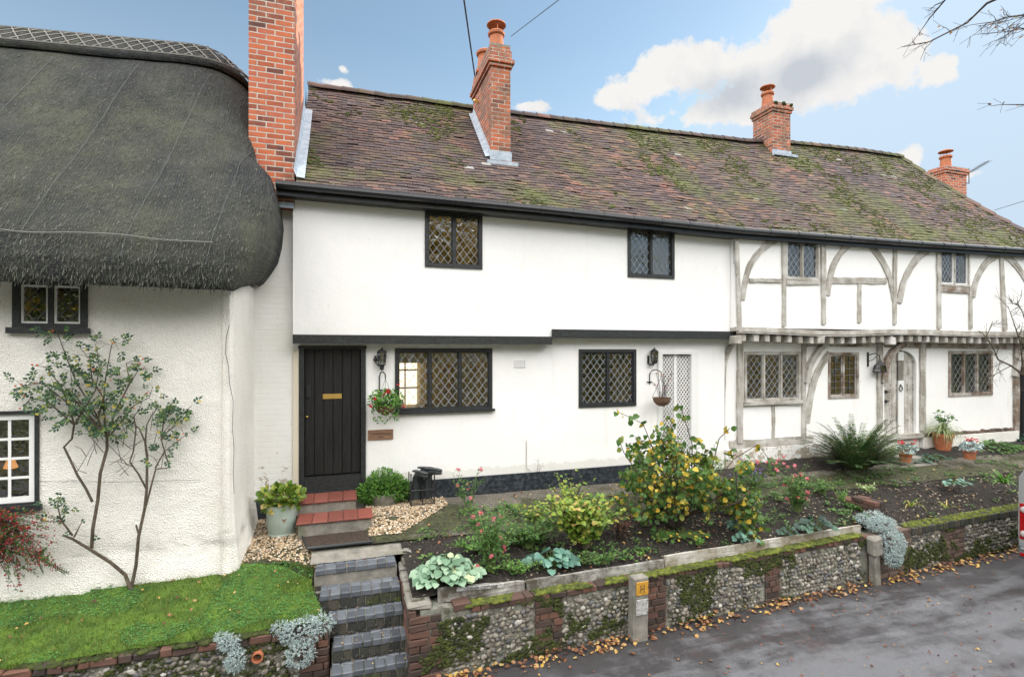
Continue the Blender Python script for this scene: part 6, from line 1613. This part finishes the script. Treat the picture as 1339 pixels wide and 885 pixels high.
plant('perennial', 'pale green leaf tuft growing on top of the short brick wall', 1135, 643, 1.0, n=26, h=.1, spread=.22, leafL=.06, leafW=.03, lm=M_l_spider, sm=M_stem, per=6)
plant('perennial', 'small leafy weed in dark soil just above the pale board', 915, 712, .84, n=12, h=.08, spread=.14, leafL=.045, leafW=.03, lm=M_l_bright, sm=M_stem, per=6)
plant('perennial', 'blue green rosette weed close to the pale board joint', 960, 690, .88, n=14, h=.09, spread=.14, leafL=.07, leafW=.035, lm=M_l_blue, sm=M_stem, per=5)
plant('perennial', 'tiny green seedling patch right of the lime green shrub', 838, 727, .84, n=8, h=.06, spread=.1, leafL=.035, leafW=.025, lm=M_l_bright, sm=M_stem, per=5)
plant('perennial', 'thin dry brown stalks among the soil left of the hazel', 812, 700, .92, n=26, h=.34, spread=.38, leafL=.035, leafW=.02, lm=M_rleaf, sm=M_barkd, per=5, branch=2, r=.003)
plant('perennial', 'twiggy half bare stems between the hazel and the pink rose', 955, 672, .93, n=34, h=.42, spread=.5, leafL=.04, leafW=.025, lm=M_l_mid, sm=M_barkd, per=7, branch=3, r=.003)
plant('perennial', 'loose green stems rising behind the hazel beside the oak post', 925, 640, 1.05, n=34, h=.55, spread=.45, leafL=.045, leafW=.03, lm=M_l_mid, sm=M_stem, per=9, branch=2)
plant('perennial', 'lanky yellow green stems behind the lime green shrub', 745, 678, .98, n=26, h=.6, spread=.5, leafL=.05, leafW=.04, lm=M_l_lime, sm=M_barkd, per=7, branch=3, r=.003)
plant('perennial', 'creeping green leaves below the lime green shrub', 790, 735, .84, n=40, h=.12, spread=.4, leafL=.04, leafW=.03, lm=M_l_mid, sm=M_stem, per=6)
plant('perennial', 'low mixed weeds just behind the plain dark edging board', 680, 748, .83, n=36, h=.12, spread=.32, leafL=.035, leafW=.022, lm=M_l_bright, sm=M_stem, per=6)
# spider-like tuft, weeds and withered bulbs in the right bed
def blades(name, lab, u, v, z, n, L, m, w_=.012, cat='plant', arch=.6, yflat=.8, root=None):
    b_ = atz(u, v, z) if root is None else V(root); o = thing(name, lab, cat, tuple(b_)); g = MB()
    for _ in range(n):
        a = R.uniform(0, 2 * pi); l_ = L * R.uniform(.6, 1.1); P = []; el_ = R.uniform(.5, 1.45); p_ = b_ + V((cos(a), sin(a), 0)) * .02
        for k in range(6):
            P.append(p_.copy()); p_ = p_ + V((cos(a) * cos(el_), sin(a) * yflat * cos(el_), sin(el_))) * l_ / 5; el_ -= arch * R.uniform(.6, 1.2) * .55
        sd_ = V((-sin(a), cos(a), 0)); vs = []
        for k, q_ in enumerate(P): ww = w_ * (1 - (k / 5) ** 2 * .9) / 2; vs += [q_ - sd_ * ww, q_ + sd_ * ww]
        g.add(vs, [[2 * k, 2 * k + 1, 2 * k + 3, 2 * k + 2] for k in range(5)])
    g.build('foliage', m, o); return o
blades('grass_tuft', 'arching bright green tuft in the right bed near the parked van', 1312, 632, 1.02, 60, .36, M_l_bright, .028)
blades('bulb_leaves', 'yellowing drooping bulb leaves left in the bare right bed', 1190, 662, .88, 9, .34, M_l_lime, .02, arch=.9)
blades('bulb_leaves', 'second clump of thin withering bulb leaves nearer the van', 1238, 664, .88, 8, .30, M_l_lime, .016, arch=.8)
roundleaf('grey blue leaf clump in the right bed below the path', 1250, 633, 1.0, .24, 40, M_l_blue, .07, hgt=.1)
# big dark fern / yew
pb_ = atz(1122, 614, 1.18); fo = thing('fern', 'large dark green feathery fern left of the arched oak door', 'fern', tuple(pb_)); sb = MB(); lb = MB()
for k in range(170):
    a = R.uniform(0, 2 * pi); l_ = R.uniform(.5, 1.2); el_ = R.uniform(.6, 1.56); p_ = pb_ + V((cos(a) * .14, sin(a) * .12 + .05, 0)); P = []
    if k < 3: l_ = 1.5; el_ = .95; a = pi * (1.02 + .05 * k)
    for i in range(10):
        P.append(p_.copy()); p_ = p_ + V((cos(a) * cos(el_), sin(a) * .75 * cos(el_), sin(el_))) * l_ / 9; el_ -= R.uniform(.05, .16)
    sb.tube(P, [.006 - .0005 * i for i in range(10)], 4)
    for i in range(1, 10):
        d_ = (P[i] - P[i - 1]).normalized(); sd_ = d_.cross(V((0, 0, 1))).normalized(); up = sd_.cross(d_)
        for t in (0, .33, .66):
            q_ = P[i - 1].lerp(P[i], t); ln = .10 * (1 - .55 * abs(i / 9 - .4)) * R.uniform(.8, 1.1)
            for sg in (1, -1): lb.leaf(q_, d_ * .6 + sd_ * sg, up + rv() * .3, ln, ln * .26)
sb.build('stem', M_bark, fo); lb.build('foliage', M_l_yew, fo)
blades('grass_tuft', 'pale arching grass tuft between the fern and the arched door', 1165, 597, 1.25, 70, .5, M_l_spider, .014)
# potted plants by the arched door
def tpot(c_, r_, h_, o):
    g = MB(); g.lathe(c_, [(r_ * .68, 0), (r_ * .93, h_ * .78), (r_ * 1.02, h_ * .8), (r_ * 1.04, h_), (r_ * .92, h_), (r_ * .88, h_ * .8)], 24); g.build('pot', M_terr, o)
    g = MB(); g.lathe(V(c_) + V((0, 0, h_ * .82)), [(r_ * .86, 0), (r_ * .2, .01)], 16); g.build('compost', M_soil, o)
p = atz(1233, 588, 1.25); o = thing('potted_plant', 'terracotta pot of striped trailing grass right of the arched door', 'potted plant', tuple(p)); tpot(p, .19, .36, o)
x_ = blades('x', '', 0, 0, 0, 150, .62, M_l_spider, .016, arch=1.05, root=p + V((0, 0, .34))); ch = x_.children[0]; ch.parent = o; ch.location = x_.location - o.location; bpy.data.objects.remove(x_)
stems(o, p + V((0, 0, .33)), n=9, h=.52, spread=.42, leafL=.09, leafW=.075, lm=M_l_mid, sm=M_stem, per=5, big=True, nm='tall_foliage', start=.5)
for u, v, lab in ((1184, 604, 'small terracotta pot of red cyclamen by the fern'), (1268, 600, 'small terracotta pot of red cyclamen right of the striped grass pot')):
    p = atz(u, v, 1.20); o = thing('potted_cyclamen', lab, 'potted plant', tuple(p), 'cyclamen pots by the arched door'); tpot(p, .12, .19, o)
    g = MB(); foliage_ball(g, p + V((0, -.02, .25)), (.21, .17, .09), 150, .06, .055, 1, True, .5); g.build('foliage', M_l_silver, o)
    g = MB()
    for _ in range(9):
        q_ = p + V((R.uniform(-.14, .14), R.uniform(-.1, .1), R.uniform(.34, .42)))
        for _ in range(5): g.leaf(q_ + rv() * .012, rv() + V((0, 0, .8)), rv(), .05, .03)
    g.build('flower', M_redp, o)
roundleaf('dark spreading clump in front of the striped grass pot', 1222, 600, 1.18, .42, 80, M_l_dark, .075, hgt=.1)
roundleaf('low grey green clump right of the small cyclamen pot by the fern', 1200, 603, 1.14, .25, 40, M_l_blue, .06, hgt=.09)
roundleaf('ground hugging ivy leaves along the timbered cottage plinth', 1300, 588, 1.16, .75, 190, M_l_mid, .09, hgt=.2)
roundleaf('dark ivy clump under the downpipe at the house corner', 1328, 580, 1.16, .45, 120, M_l_dark, .10, hgt=.3)
# weeds at the lane edge
plant('weed', 'green weed tuft on the lane under the silver plant', 1190, 722, .0, n=40, h=.12, spread=.30, leafL=.05, leafW=.02, lm=M_l_bright, sm=M_stem, per=7)
plant('weed', 'dark green weed at the foot of the leaning concrete post', 1120, 741, .0, n=26, h=.16, spread=.2, leafL=.06, leafW=.035, lm=M_l_mid, sm=M_stem, per=6)
# corkscrew hazel
hz_ = atz(872, 690, .90); ho = thing('corkscrew_hazel', 'contorted hazel with many yellow and green autumn leaves in front of the lattice door', 'shrub', tuple(hz_)); sb = MB(); lb = MB()
def twist(p_, d_, L, r0, depth):
    n = 7; P = [p_]; 
    for i in range(n):
        d_ = (d_ + rv() * .55 + V((0, 0, .10 - .05 * depth))).normalized(); p_ = p_ + d_ * L / n; P.append(p_)
    sb.tube(P, [lerp(r0, r0 * .5, i / n) for i in range(n + 1)], 5 if depth < 2 else 4)
    if depth < 3:
        for i in range(2, n + 1):
            if R.random() < .72: twist(P[i], (d_ + rv() * 1.0).normalized(), L * R.uniform(.42, .62), r0 * .55, depth + 1)
    if depth >= 1:
        for i in range(1, n + 1):
            if R.random() < (.08 if depth == 1 else .42 if depth == 2 else .34):
                a = rv(); a.z -= .5; s_ = R.uniform(.55, 1.15); lb.leaf(P[i], a, V((0, -.8, .4)) + rv() * .6, .088 * s_, .076 * s_, True, .2)
for k in range(11):
    a = 2 * pi * k / 11; twist(hz_ + V((.12, 0, 0)) + V((cos(a) * .05, sin(a) * .05, 0)), V((cos(a) * .62, sin(a) * .4, 1.0)), R.uniform(.8, 1.12), .017, 0)
for P in (((880, 640), (862, 610), (850, 575), (840, 555), (822, 545), (810, 540)), ((905, 620), (905, 580), (895, 545), (890, 530)), ((930, 610), (940, 575), (955, 560)), ((930, 640), (960, 600), (990, 580), (1005, 600)), ((860, 650), (835, 620), (815, 590), (810, 575))):
    Q = [at(u, v, hz_.y + R.uniform(-.1, .2)) + rv() * .015 for u, v in P]; sb.tube(Q, [.008, .007, .006, .005, .004, .003][:len(Q)], 5)
    for i in range(2, len(Q)):
        for _ in range(3): a = rv(); a.z -= .4; lb.leaf(Q[i] + rv() * .04, a, V((0, -1, .3)) + rv() * .5, .10, .085, True, .2)
sb.build('branches', M_barkd, ho); lb.build('foliage', M_l_yel, ho)
roundleaf('brown and green leaf litter clump under the hazel', 890, 700, .88, .4, 60, M_l_yel, .06, hgt=.06)

# ================================================================== GROUND COVER (stuff)
g = MB(); 
for _ in range(30000):
    x = R.uniform(-3.9, -.16); y = R.uniform(5.72, 6.68)
    if y > lawn_edge(x) - R.uniform(0, .05) or x > lawnx(y) + .01: continue
    cl = noise.noise(V((x * 1.5, y * 2.4, 3)))
    if cl > .05 and R.random() < .75: continue
    z = zt(x, y) + soiln(x, y) * .8; h_ = R.uniform(.018, .05) * (1.5 if x > -.9 or y < 5.78 else 1); a = R.uniform(0, 6.3); b_ = V((x, y, z)); l_ = V((R.uniform(-.6, .6), R.uniform(-.6, .4), 1)) * h_; sd_ = V((cos(a), sin(a), 0)) * .0022
    g.add([b_ - sd_, b_ + sd_, b_ + l_], [(0, 1, 2)])
for _ in range(2600):
    x = R.uniform(-3.9, -.2); y = 5.76 + R.uniform(-.02, .05); b_ = V((x, y, .585)); h_ = R.uniform(.03, .085) * (.6 + noise.noise(V((x * 3, 0, 0)))); l_ = V((R.uniform(-.5, .5), R.uniform(-1.3, .1), R.uniform(.2, 1))) * h_
    g.add([b_ - V((.0022, 0, 0)), b_ + V((.0022, 0, 0)), b_ + l_], [(0, 1, 2)])
tag(g.build('grass', M_grass), 'short green grass on the small bank below the thatched cottage', 'grass', kind='stuff')
g = MB()
for _ in range(15000):
    x = R.uniform(-3.9, -.2); y = R.uniform(5.76, 6.66)
    if y > lawn_edge(x) or x > lawnx(y): continue
    cl = noise.noise(V((x * 1.5, y * 2.4, 3)))
    if cl < .0 and R.random() < .93: continue
    z = zt(x, y) + soiln(x, y) * .8 + R.uniform(.006, .03); s_ = R.uniform(.010, .020); g.leaf((x, y, z), V((R.uniform(-1, 1), R.uniform(-1, 1), .1)), V((R.uniform(-.3, .3), R.uniform(-.5, .2), 1)), s_, s_ * .9)
tag(g.build('clover', M_clover), 'clover patches spreading through the grass bank', 'clover', kind='stuff')
g = MB()
for _ in range(16000):
    x = R.uniform(.75, 13.5); y = R.uniform(5.55, 7.0)
    if y < Yw(x) + .16 or noise.noise(V((x * 1.2, y * 1.2, 0))) < -.35: continue
    s_ = R.uniform(.004, .015) * (1 + x * .05); g.blobm((x, y, zt(x, y) + soiln(x, y) * 1.25), (s_, s_, s_ * .7), 1, .3)
tag(g.build('soil_crumbs', M_grit), 'crumbs of dark earth and small stones on the flower beds', 'soil', kind='stuff')
g = MB()
for _ in range(1100):
    x = R.uniform(.9, 13); y = R.uniform(5.7, 7.4)
    if y < Yw(x) + .2 or noise.noise(V((x * 1.1, y * 1.6, 20))) < -.05 or (7.8 < x and y < 6.7 and R.random() < .7): continue
    c_ = V((x, y, zt(x, y) + .01)); s_ = R.uniform(.02, .055)
    for k in range(R.randint(6, 16)): a = R.uniform(0, 6.3); q_ = c_ + V((cos(a), sin(a), 0)) * R.uniform(0, s_ * 1.6) + V((0, 0, R.uniform(.005, .05))); g.leaf(q_, V((cos(a), sin(a), R.uniform(.1, .8))), V((0, -.2, 1)) + rv() * .4, s_, s_ * .6, True, .1)
tag(g.build('seedlings', M_l_mid), 'small self sown seedlings dotted over the flower bed soil', 'seedlings', kind='stuff')
def litter(nm, lab, n, fn, m, L0, L1, cat='leaves'):
    g = MB()
    for _ in range(n):
        q_ = fn()
        if q_ is None: continue
        L = R.uniform(L0, L1); g.leaf(q_, V((R.uniform(-1, 1), R.uniform(-1, 1), R.uniform(-.12, .3))), V((R.uniform(-.6, .6), R.uniform(-.7, .3), 1)), L, L * R.uniform(.55, .95), True, R.uniform(.05, .3))
    return tag(g.build(nm, m), lab, cat, kind='stuff')
def f1():
    s_ = R.uniform(-.05, 13); d_ = abs(R.gauss(0, .085)); dn_ = noise.noise(V((s_ * 1.6, 0, 0))); 
    if R.random() > .62 + dn_ * .9: return None
    p_ = WM @ V((s_, -.03 - d_ - (.0 if s_ > .2 else 0), .012 + max(0, .06 - d_ * .5) * R.random())); return p_
litter('fallen_leaves', 'orange and yellow fallen leaves drifted along the foot of the flint wall', 1500, f1, M_fleaf, .03, .075)
def f2():
    x, y = R.uniform(.5, 13), R.uniform(2.8, 5.7)
    if y > Yw(x) - .05 or noise.noise(V((x * .6, y * 1.1, 12))) < R.uniform(-.3, .5): return None
    return V((x, y, .016))
litter('road_leaves', 'brown crushed leaves scattered over the dark lane', 1700, f2, M_rleaf, .012, .04)
def f2b():
    x, y = R.uniform(.5, 12), R.uniform(3, 5.6); return V((x, y, .016)) if y < Yw(x) - .05 else None
litter('road_leaves', 'sparse bright orange leaves dotted across the lane', 120, f2b, M_fleaf, .02, .045)
def f3():
    x, y = R.uniform(.8, 13), R.uniform(5.6, 7.9)
    if y < Yw(x) + .2: return None
    if R.random() > .35 + .6 * math.exp(-((x - hz_.x) / .9) ** 2): return None
    return V((x, y, zt(x, y) + .03))
litter('bed_leaves', 'fallen leaves lying on the soil of the flower beds', 1000, f3, M_fleaf, .02, .06)
def f4():
    x, y = R.uniform(-3.8, -.2), R.uniform(5.8, 6.55); return V((x, y, zt(x, y) + .045)) if y < lawn_edge(x) and x < lawnx(y) else None
litter('lawn_leaves', 'few yellow leaves lying on the grass bank', 60, f4, M_fleaf, .02, .045)
def f5():
    i = R.randint(0, 4); z, yf, ua, ub = STEPS[i]; return V((R.uniform(wx(ua, yf), wx(ub, yf)), yf + R.uniform(.02, .18), z + .01))
litter('step_leaves', 'tiny leaf scraps on the brick steps', 30, f5, M_fleaf, .012, .03)

# ================================================================== VAN, CABLES, TREES
vx = wx(1332.5, 5.15); van = thing('parked_van', 'silver van with tall red tail lamps parked against the lane wall', 'van', (vx + 2, 4.2, 0))
def sect(x, w_, zb, zs, zr, tw_):   # half width at waist, roof
    return [(x, 4.22 - w_ - .03, zb), (x, 4.22 - w_ - .05, zb + .35), (x, 4.22 - w_ - .04, zs), (x, 4.22 - tw_, zr - .12), (x, 4.22 - tw_ + .12, zr), (x, 4.22 + tw_ - .12, zr), (x, 4.22 + tw_, zr - .12), (x, 4.22 + w_ + .04, zs), (x, 4.22 + w_ + .05, zb + .35), (x, 4.22 + w_ + .03, zb)]
g = MB(); sc_ = [sect(vx - .012, .885, .32, 1.50, 1.74, .86), sect(vx + .12, .91, .26, 1.45, 1.80, .86), sect(vx + 1.2, .92, .25, 1.05, 1.83, .80), sect(vx + 2.7, .92, .25, 1.03, 1.82, .78), sect(vx + 3.35, .90, .25, 1.0, 1.42, .78), sect(vx + 4.1, .88, .25, .95, 1.02, .82), sect(vx + 4.35, .80, .30, .80, .84, .74)]
vs = [p_ for s_ in sc_ for p_ in s_]; m_ = 10
g.add(vs, [[j * m_ + i, j * m_ + (i + 1) % m_, (j + 1) * m_ + (i + 1) % m_, (j + 1) * m_ + i] for j in range(len(sc_) - 1) for i in range(m_)] + [list(range(m_))[::-1], [(len(sc_) - 1) * m_ + k for k in range(m_)]]); g.build('body', M_paint, van)
g = MB(); g.cbox(vx - .03, vx + .03, 3.62, 4.82, 1.08, 1.50, .02); g.cbox(vx + .9, vx + 3.0, 3.26, 3.31, 1.1, 1.5, .02); g.cbox(vx + .9, vx + 3.0, 5.13, 5.18, 1.1, 1.5, .02); g.build('window', M_dglass, van)
g = MB(); g.cbox(vx - .07, vx + .12, 3.30, 5.14, .30, .52, .03); bm_ = g.build('bumper', mat('grey_plastic', (.10, .11, .12), .6), van)
g = MB(); g.cbox(vx - .076, vx - .06, 3.35, 5.09, .44, .47, .004); g.build('bumper_trim', M_paint, bm_)
g = MB(); g.cbox(vx - .078, vx - .068, 4.95, 5.10, .34, .39, .004); g.build('reflector', M_lens, bm_)
for sy in (1, -1):
    yc = 4.22 + sy * .86; tl_ = MB(); tl_.cbox(vx - .02, vx + .10, yc - .07, yc + .07, .56, 1.12, .02); to = tl_.build('tail_lamp', M_lens, van)
    for zz in (.66, 1.02): g = MB(); g.blobm((vx - .02, yc, zz), (.02, .05, .05), 2, 0); g.build('lens', M_clear, to, smooth=True)
    for xw in (vx + .85, vx + 3.5):
        g = MB(Matrix.Translation((xw, 4.22 + sy * .83, .32)) @ Matrix.Rotation(pi / 2, 4, 'X')); g.lathe((0, 0, -.1), [(.20, 0), (.30, 0), (.325, .03), (.325, .17), (.30, .20), (.20, .20)], 24); wl = g.build('wheel', M_tyre, van)
        g = MB(Matrix.Translation((xw, 4.22 + sy * .83, .32)) @ Matrix.Rotation(pi / 2, 4, 'X')); g.lathe((0, 0, -.085), [(.03, 0), (.19, .01), (.2, .16), (.03, .17)], 16); g.build('rim', M_paint, wl)
    g = MB(); g.cbox(vx + 2.95, vx + 3.1, 4.22 + sy * .98 - .06, 4.22 + sy * .98 + .06, 1.08, 1.26, .02); g.build('mirror', M_dglass, van)
    g = MB(); g.cbox(vx + 4.22, vx + 4.36, 4.22 + sy * .62 - .13, 4.22 + sy * .62 + .13, .62, .78, .03); g.build('headlight', M_clear, van)
def cable(a, b_, sag, lab, r=.012):
    g = MB(); g.tube([a.lerp(b_, t) - V((0, 0, sag * 4 * t * (1 - t))) for t in linsp(0, 1, 16)], r, 5); tag(g.build('overhead_cable', M_wire), lab, 'cable')
cb = V((CH2[0] - .07, CH2[2] + .9, wz(608, 96, 9.7)))
cable(at(601, -40, 7.0), cb, .0, 'thick black cable dropping steeply to the middle chimney', .014)
cable(at(668, 48, 11), at(790, -45, 6.5), .0, 'thin cable running up to the right from the middle chimney', .007)
cable(at(1300, 275, 10.5), at(1420, 238, 7.5), .0, 'thin cable leaving the roof hip at the far right', .007)
def tree(name, lab, cat, base, h, cr_r, lm, leaves=True, seed=1, nb=9, r0=.16, L=.10, n=2600, grp=None, twig=3):
    rr_ = random.Random(seed); o = thing(name, lab, cat, base, grp); tb = MB(); lb = MB(); base = V(base)
    def rvec():
        return V((rr_.gauss(0, 1), rr_.gauss(0, 1), rr_.gauss(0, 1))).normalized()
    P = [base + V((rr_.uniform(-.1, .1) * i, rr_.uniform(-.1, .1) * i, h * .5 * i / 5)) for i in range(6)]; tb.tube(P, [r0 * (1.3 if i == 0 else 1 - .1 * i) for i in range(6)], 10)
    tips = []
    def br(p_, d_, l_, r_, dep):
        Q = [p_]; n_ = 5
        for i in range(n_): d_ = (d_ + rvec() * .22 + V((0, 0, .05))).normalized(); p_ = p_ + d_ * l_ / n_; Q.append(p_)
        tb.tube(Q, [lerp(r_, r_ * .45, i / n_) for i in range(n_ + 1)], 6 if dep < 1 else 4); tips.extend(Q[2:])
        if dep < twig:
            for i in range(1, n_ + 1):
                if rr_.random() < .8: br(Q[i], (d_ + rvec() * .9).normalized(), l_ * .58, r_ * .45, dep + 1)
    for k in range(nb):
        a = 2 * pi * k / nb + rr_.uniform(-.3, .3); st_ = P[rr_.randint(2, 5)]; br(st_, V((cos(a), sin(a), rr_.uniform(.3, 1.2))).normalized(), cr_r * rr_.uniform(.6, .95), r0 * .4, 1 if not leaves else 1)
    tb.build('trunk', M_bark, o)
    if leaves:
        for _ in range(n):
            q_ = rr_.choice(tips) + V((rr_.gauss(0, 1), rr_.gauss(0, 1), rr_.gauss(0, 1))) * cr_r * .13; s_ = rr_.uniform(.7, 1.4) * L
            lb.leaf(q_, rvec(), rvec(), s_, s_ * .7)
        lb.build('crown', lm, o)
    return o
# trees over the lane behind the camera (seen in the window panes), two kinds copied
t0 = tree('autumn_tree', 'golden leaved tree across the lane, nearest the thatched cottage', 'tree', (4, -11, 0), 9.5, 4.2, M_l_tree, seed=3, L=.34, n=15000, nb=15, twig=2, grp='autumn trees across the lane')
t1_ = tree('autumn_tree', 'golden leaved tree across the lane, second along', 'tree', (11.5, -10, 0), 8, 4, M_l_hedge, seed=5, L=.30, n=12000, nb=14, twig=2, grp='autumn trees across the lane')
for i, (x, y, src, lab) in enumerate(((18, -11, t0, 'golden leaved tree across the lane, third along'), (25, -12, t1_, 'green leaved tree across the lane, fourth along'), (33, -12, t0, 'golden leaved tree across the lane, furthest right'), (-5, -12, t1_, 'green leaved tree across the lane, left of the golden one'), (-12, -12.5, t0, 'golden leaved tree across the lane, furthest left'))):
    c_ = copy_tree(src); c_.location = (x, y, 0); c_.rotation_euler = (0, 0, i * 1.3); c_['label'] = lab
    if x > 14: c_.scale = (.6, .6, .6)
    else: c_.scale = (1.25, 1.25, 1.25)
t0.scale = (1.2, 1.2, 1.2)
# hedge and tree past the house; more trees added unseen to shade the lane
hd = tree('garden_tree', 'leafy green tree beyond the right corner of the timbered cottage', 'tree', (18.2, 8.1, .5), 5.5, 2.4, M_l_hedge, seed=8, L=.17, n=9000, twig=2)
g = MB(); o = thing('hedge', 'tall green hedge behind the downpipe at the house corner', 'hedge', (20, 7.5, .5))
for k in range(14): foliage_ball(g, (16.8 + k * .62, 7.2 + .9 * sin(k), 1.2 + .4 * sin(k * 2.1)), (.8, .8, 1.0), 900, .12, .08, .2, False, .55)
g.build('foliage', M_l_hedge, o)
for i, (x, y, s_) in enumerate(((23, 4.5, 1.35), (27, 9, 1.6), (22.5, .6, 1.3), (29, 3, 1.7), (24, 12, 1.5), (34, 8, 2.0), (36, 14, 2.2))):
    c_ = copy_tree(hd); c_.location = (x, y, 0); c_.rotation_euler = (0, 0, i * 1.7 + 1); c_.scale = (s_, s_, s_)
    c_['label'] = 'tall leafy tree added out of view to shade the lane, ' + ['by the road edge', 'behind the hedge', 'on the near verge', 'in the middle distance', 'behind the rear wing', 'at the back of the garden', 'furthest off'][i]; c_['group'] = 'unseen trees added to shade the lane'
g = MB(); o = thing('hedge', 'long golden and green hedge across the lane behind the viewer', 'hedge', (14, -7, 0))
for k in range(34): foliage_ball(g, (-6 + k * 1.25, -7.5 + .5 * sin(k * 1.7), 1.1 + .3 * sin(k * 2.1)), (1.0, .8, 1.5), 420, .22, .15, .2, False, .5)
g.build('foliage', M_l_tree, o)
# bare tree whose branches hang into the top right of the view
bt = thing('bare_tree', 'nearly leafless tree reaching thin branches over the lane at upper right', 'tree', (13.2, 1.8, 0)); tb = MB(); lb = MB()
tb.tube([(13.2, 1.8, -.1), (13.1, 1.9, 2.5), (12.9, 2.1, 5), (12.6, 2.4, 7.5), (12.5, 2.6, 9.5)], [.24, .2, .17, .13, .08], 10)
def limb(a, pts, r0, r1, tw_=14, tl=.5):
    P = [V(a)] + pts; tb.tube(P, [lerp(r0, r1, i / (len(P) - 1)) for i in range(len(P))], 5)
    for _ in range(tw_):
        t = R.uniform(.45, 1) * (len(P) - 1); i = min(int(t), len(P) - 2); q_ = P[i].lerp(P[i + 1], t - i); d_ = ((P[i + 1] - P[i]).normalized() + rv() * .75 ); e = q_ + d_ * tl * R.uniform(.25, .8)
        tb.tube([q_, q_.lerp(e, .5) + rv() * .03, e], [.0045, .0032, .002], 4)
        if R.random() < .5: lb.leaf(e, rv(), rv(), .045, .03)
        for _ in range(2): e2 = e + rv() * .12; tb.tube([q_.lerp(e, .6), e2], .0022, 3)
limb((12.7, 2.3, 7.0), [at(1345, -20, 4.2), at(1290, 5, 4.7), at(1265, 30, 4.9), at(1215, 55, 5.1), at(1178, 62, 5.3)], .024, .004, 7, .3)
limb((12.7, 2.3, 7.0), [at(1300, -40, 4.2), at(1236, 0, 4.6), at(1215, 25, 4.9), at(1196, 52, 5.0)], .018, .003, 5, .25)
limb((12.8, 2.2, 6.6), [at(1400, 10, 3.9), at(1360, 18, 4.2), at(1320, 22, 4.5), at(1288, 32, 4.6)], .018, .003, 22, .4)
limb((12.8, 2.2, 6.4), [at(1400, 40, 3.9), at(1355, 35, 4.3), at(1325, 40, 4.5), at(1312, 50, 4.5)], .014, .003, 16, .35)
limb((12.9, 2.1, 5.6), [at(1400, 150, 4.0), at(1339, 137, 4.5), at(1310, 137, 4.6), at(1300, 138, 4.7)], .012, .002, 3, .15)
tb.build('trunk', M_barkd, bt); lb.build('leaves', M_fleaf, bt)
# bare shrub at the right end of the house
bs_ = thing('bare_shrub', 'bare twiggy shrub trained at the right corner of the timbered cottage', 'shrub', tuple(at(1345, 590, 7.4))); tb = MB()
def bsh(P, r0, r1, k, tl=.35):
    Q = [at(u, v, 7.45 + R.uniform(-.1, .1)) for u, v in P]; tb.tube(Q, [lerp(r0, r1, i / (len(Q) - 1)) for i in range(len(Q))], 5)
    for _ in range(k):
        t = R.uniform(.2, 1) * (len(Q) - 1); i = min(int(t), len(Q) - 2); q_ = Q[i].lerp(Q[i + 1], t - i); d_ = (Q[i + 1] - Q[i]).normalized() + rv() * .9; e = q_ + d_ * tl * R.uniform(.3, 1); tb.tube([q_, q_.lerp(e, .5) + rv() * .04, e], [.008, .006, .003], 4)
        for _ in range(3): tb.tube([q_.lerp(e, .5), e + rv() * .16], .003, 3)
bsh([(1350, 590), (1348, 540), (1342, 500), (1338, 470)], .035, .02, 3)
bsh([(1338, 490), (1322, 478), (1305, 470), (1300, 458), (1290, 440), (1298, 420)], .022, .006, 12); bsh([(1338, 490), (1335, 450), (1325, 420), (1318, 400)], .018, .005, 12); bsh([(1338, 480), (1345, 440), (1338, 410), (1330, 395)], .018, .005, 12); bsh([(1322, 478), (1300, 490), (1285, 495)], .01, .004, 6, .25)
tb.build('branches', M_bark, bs_)
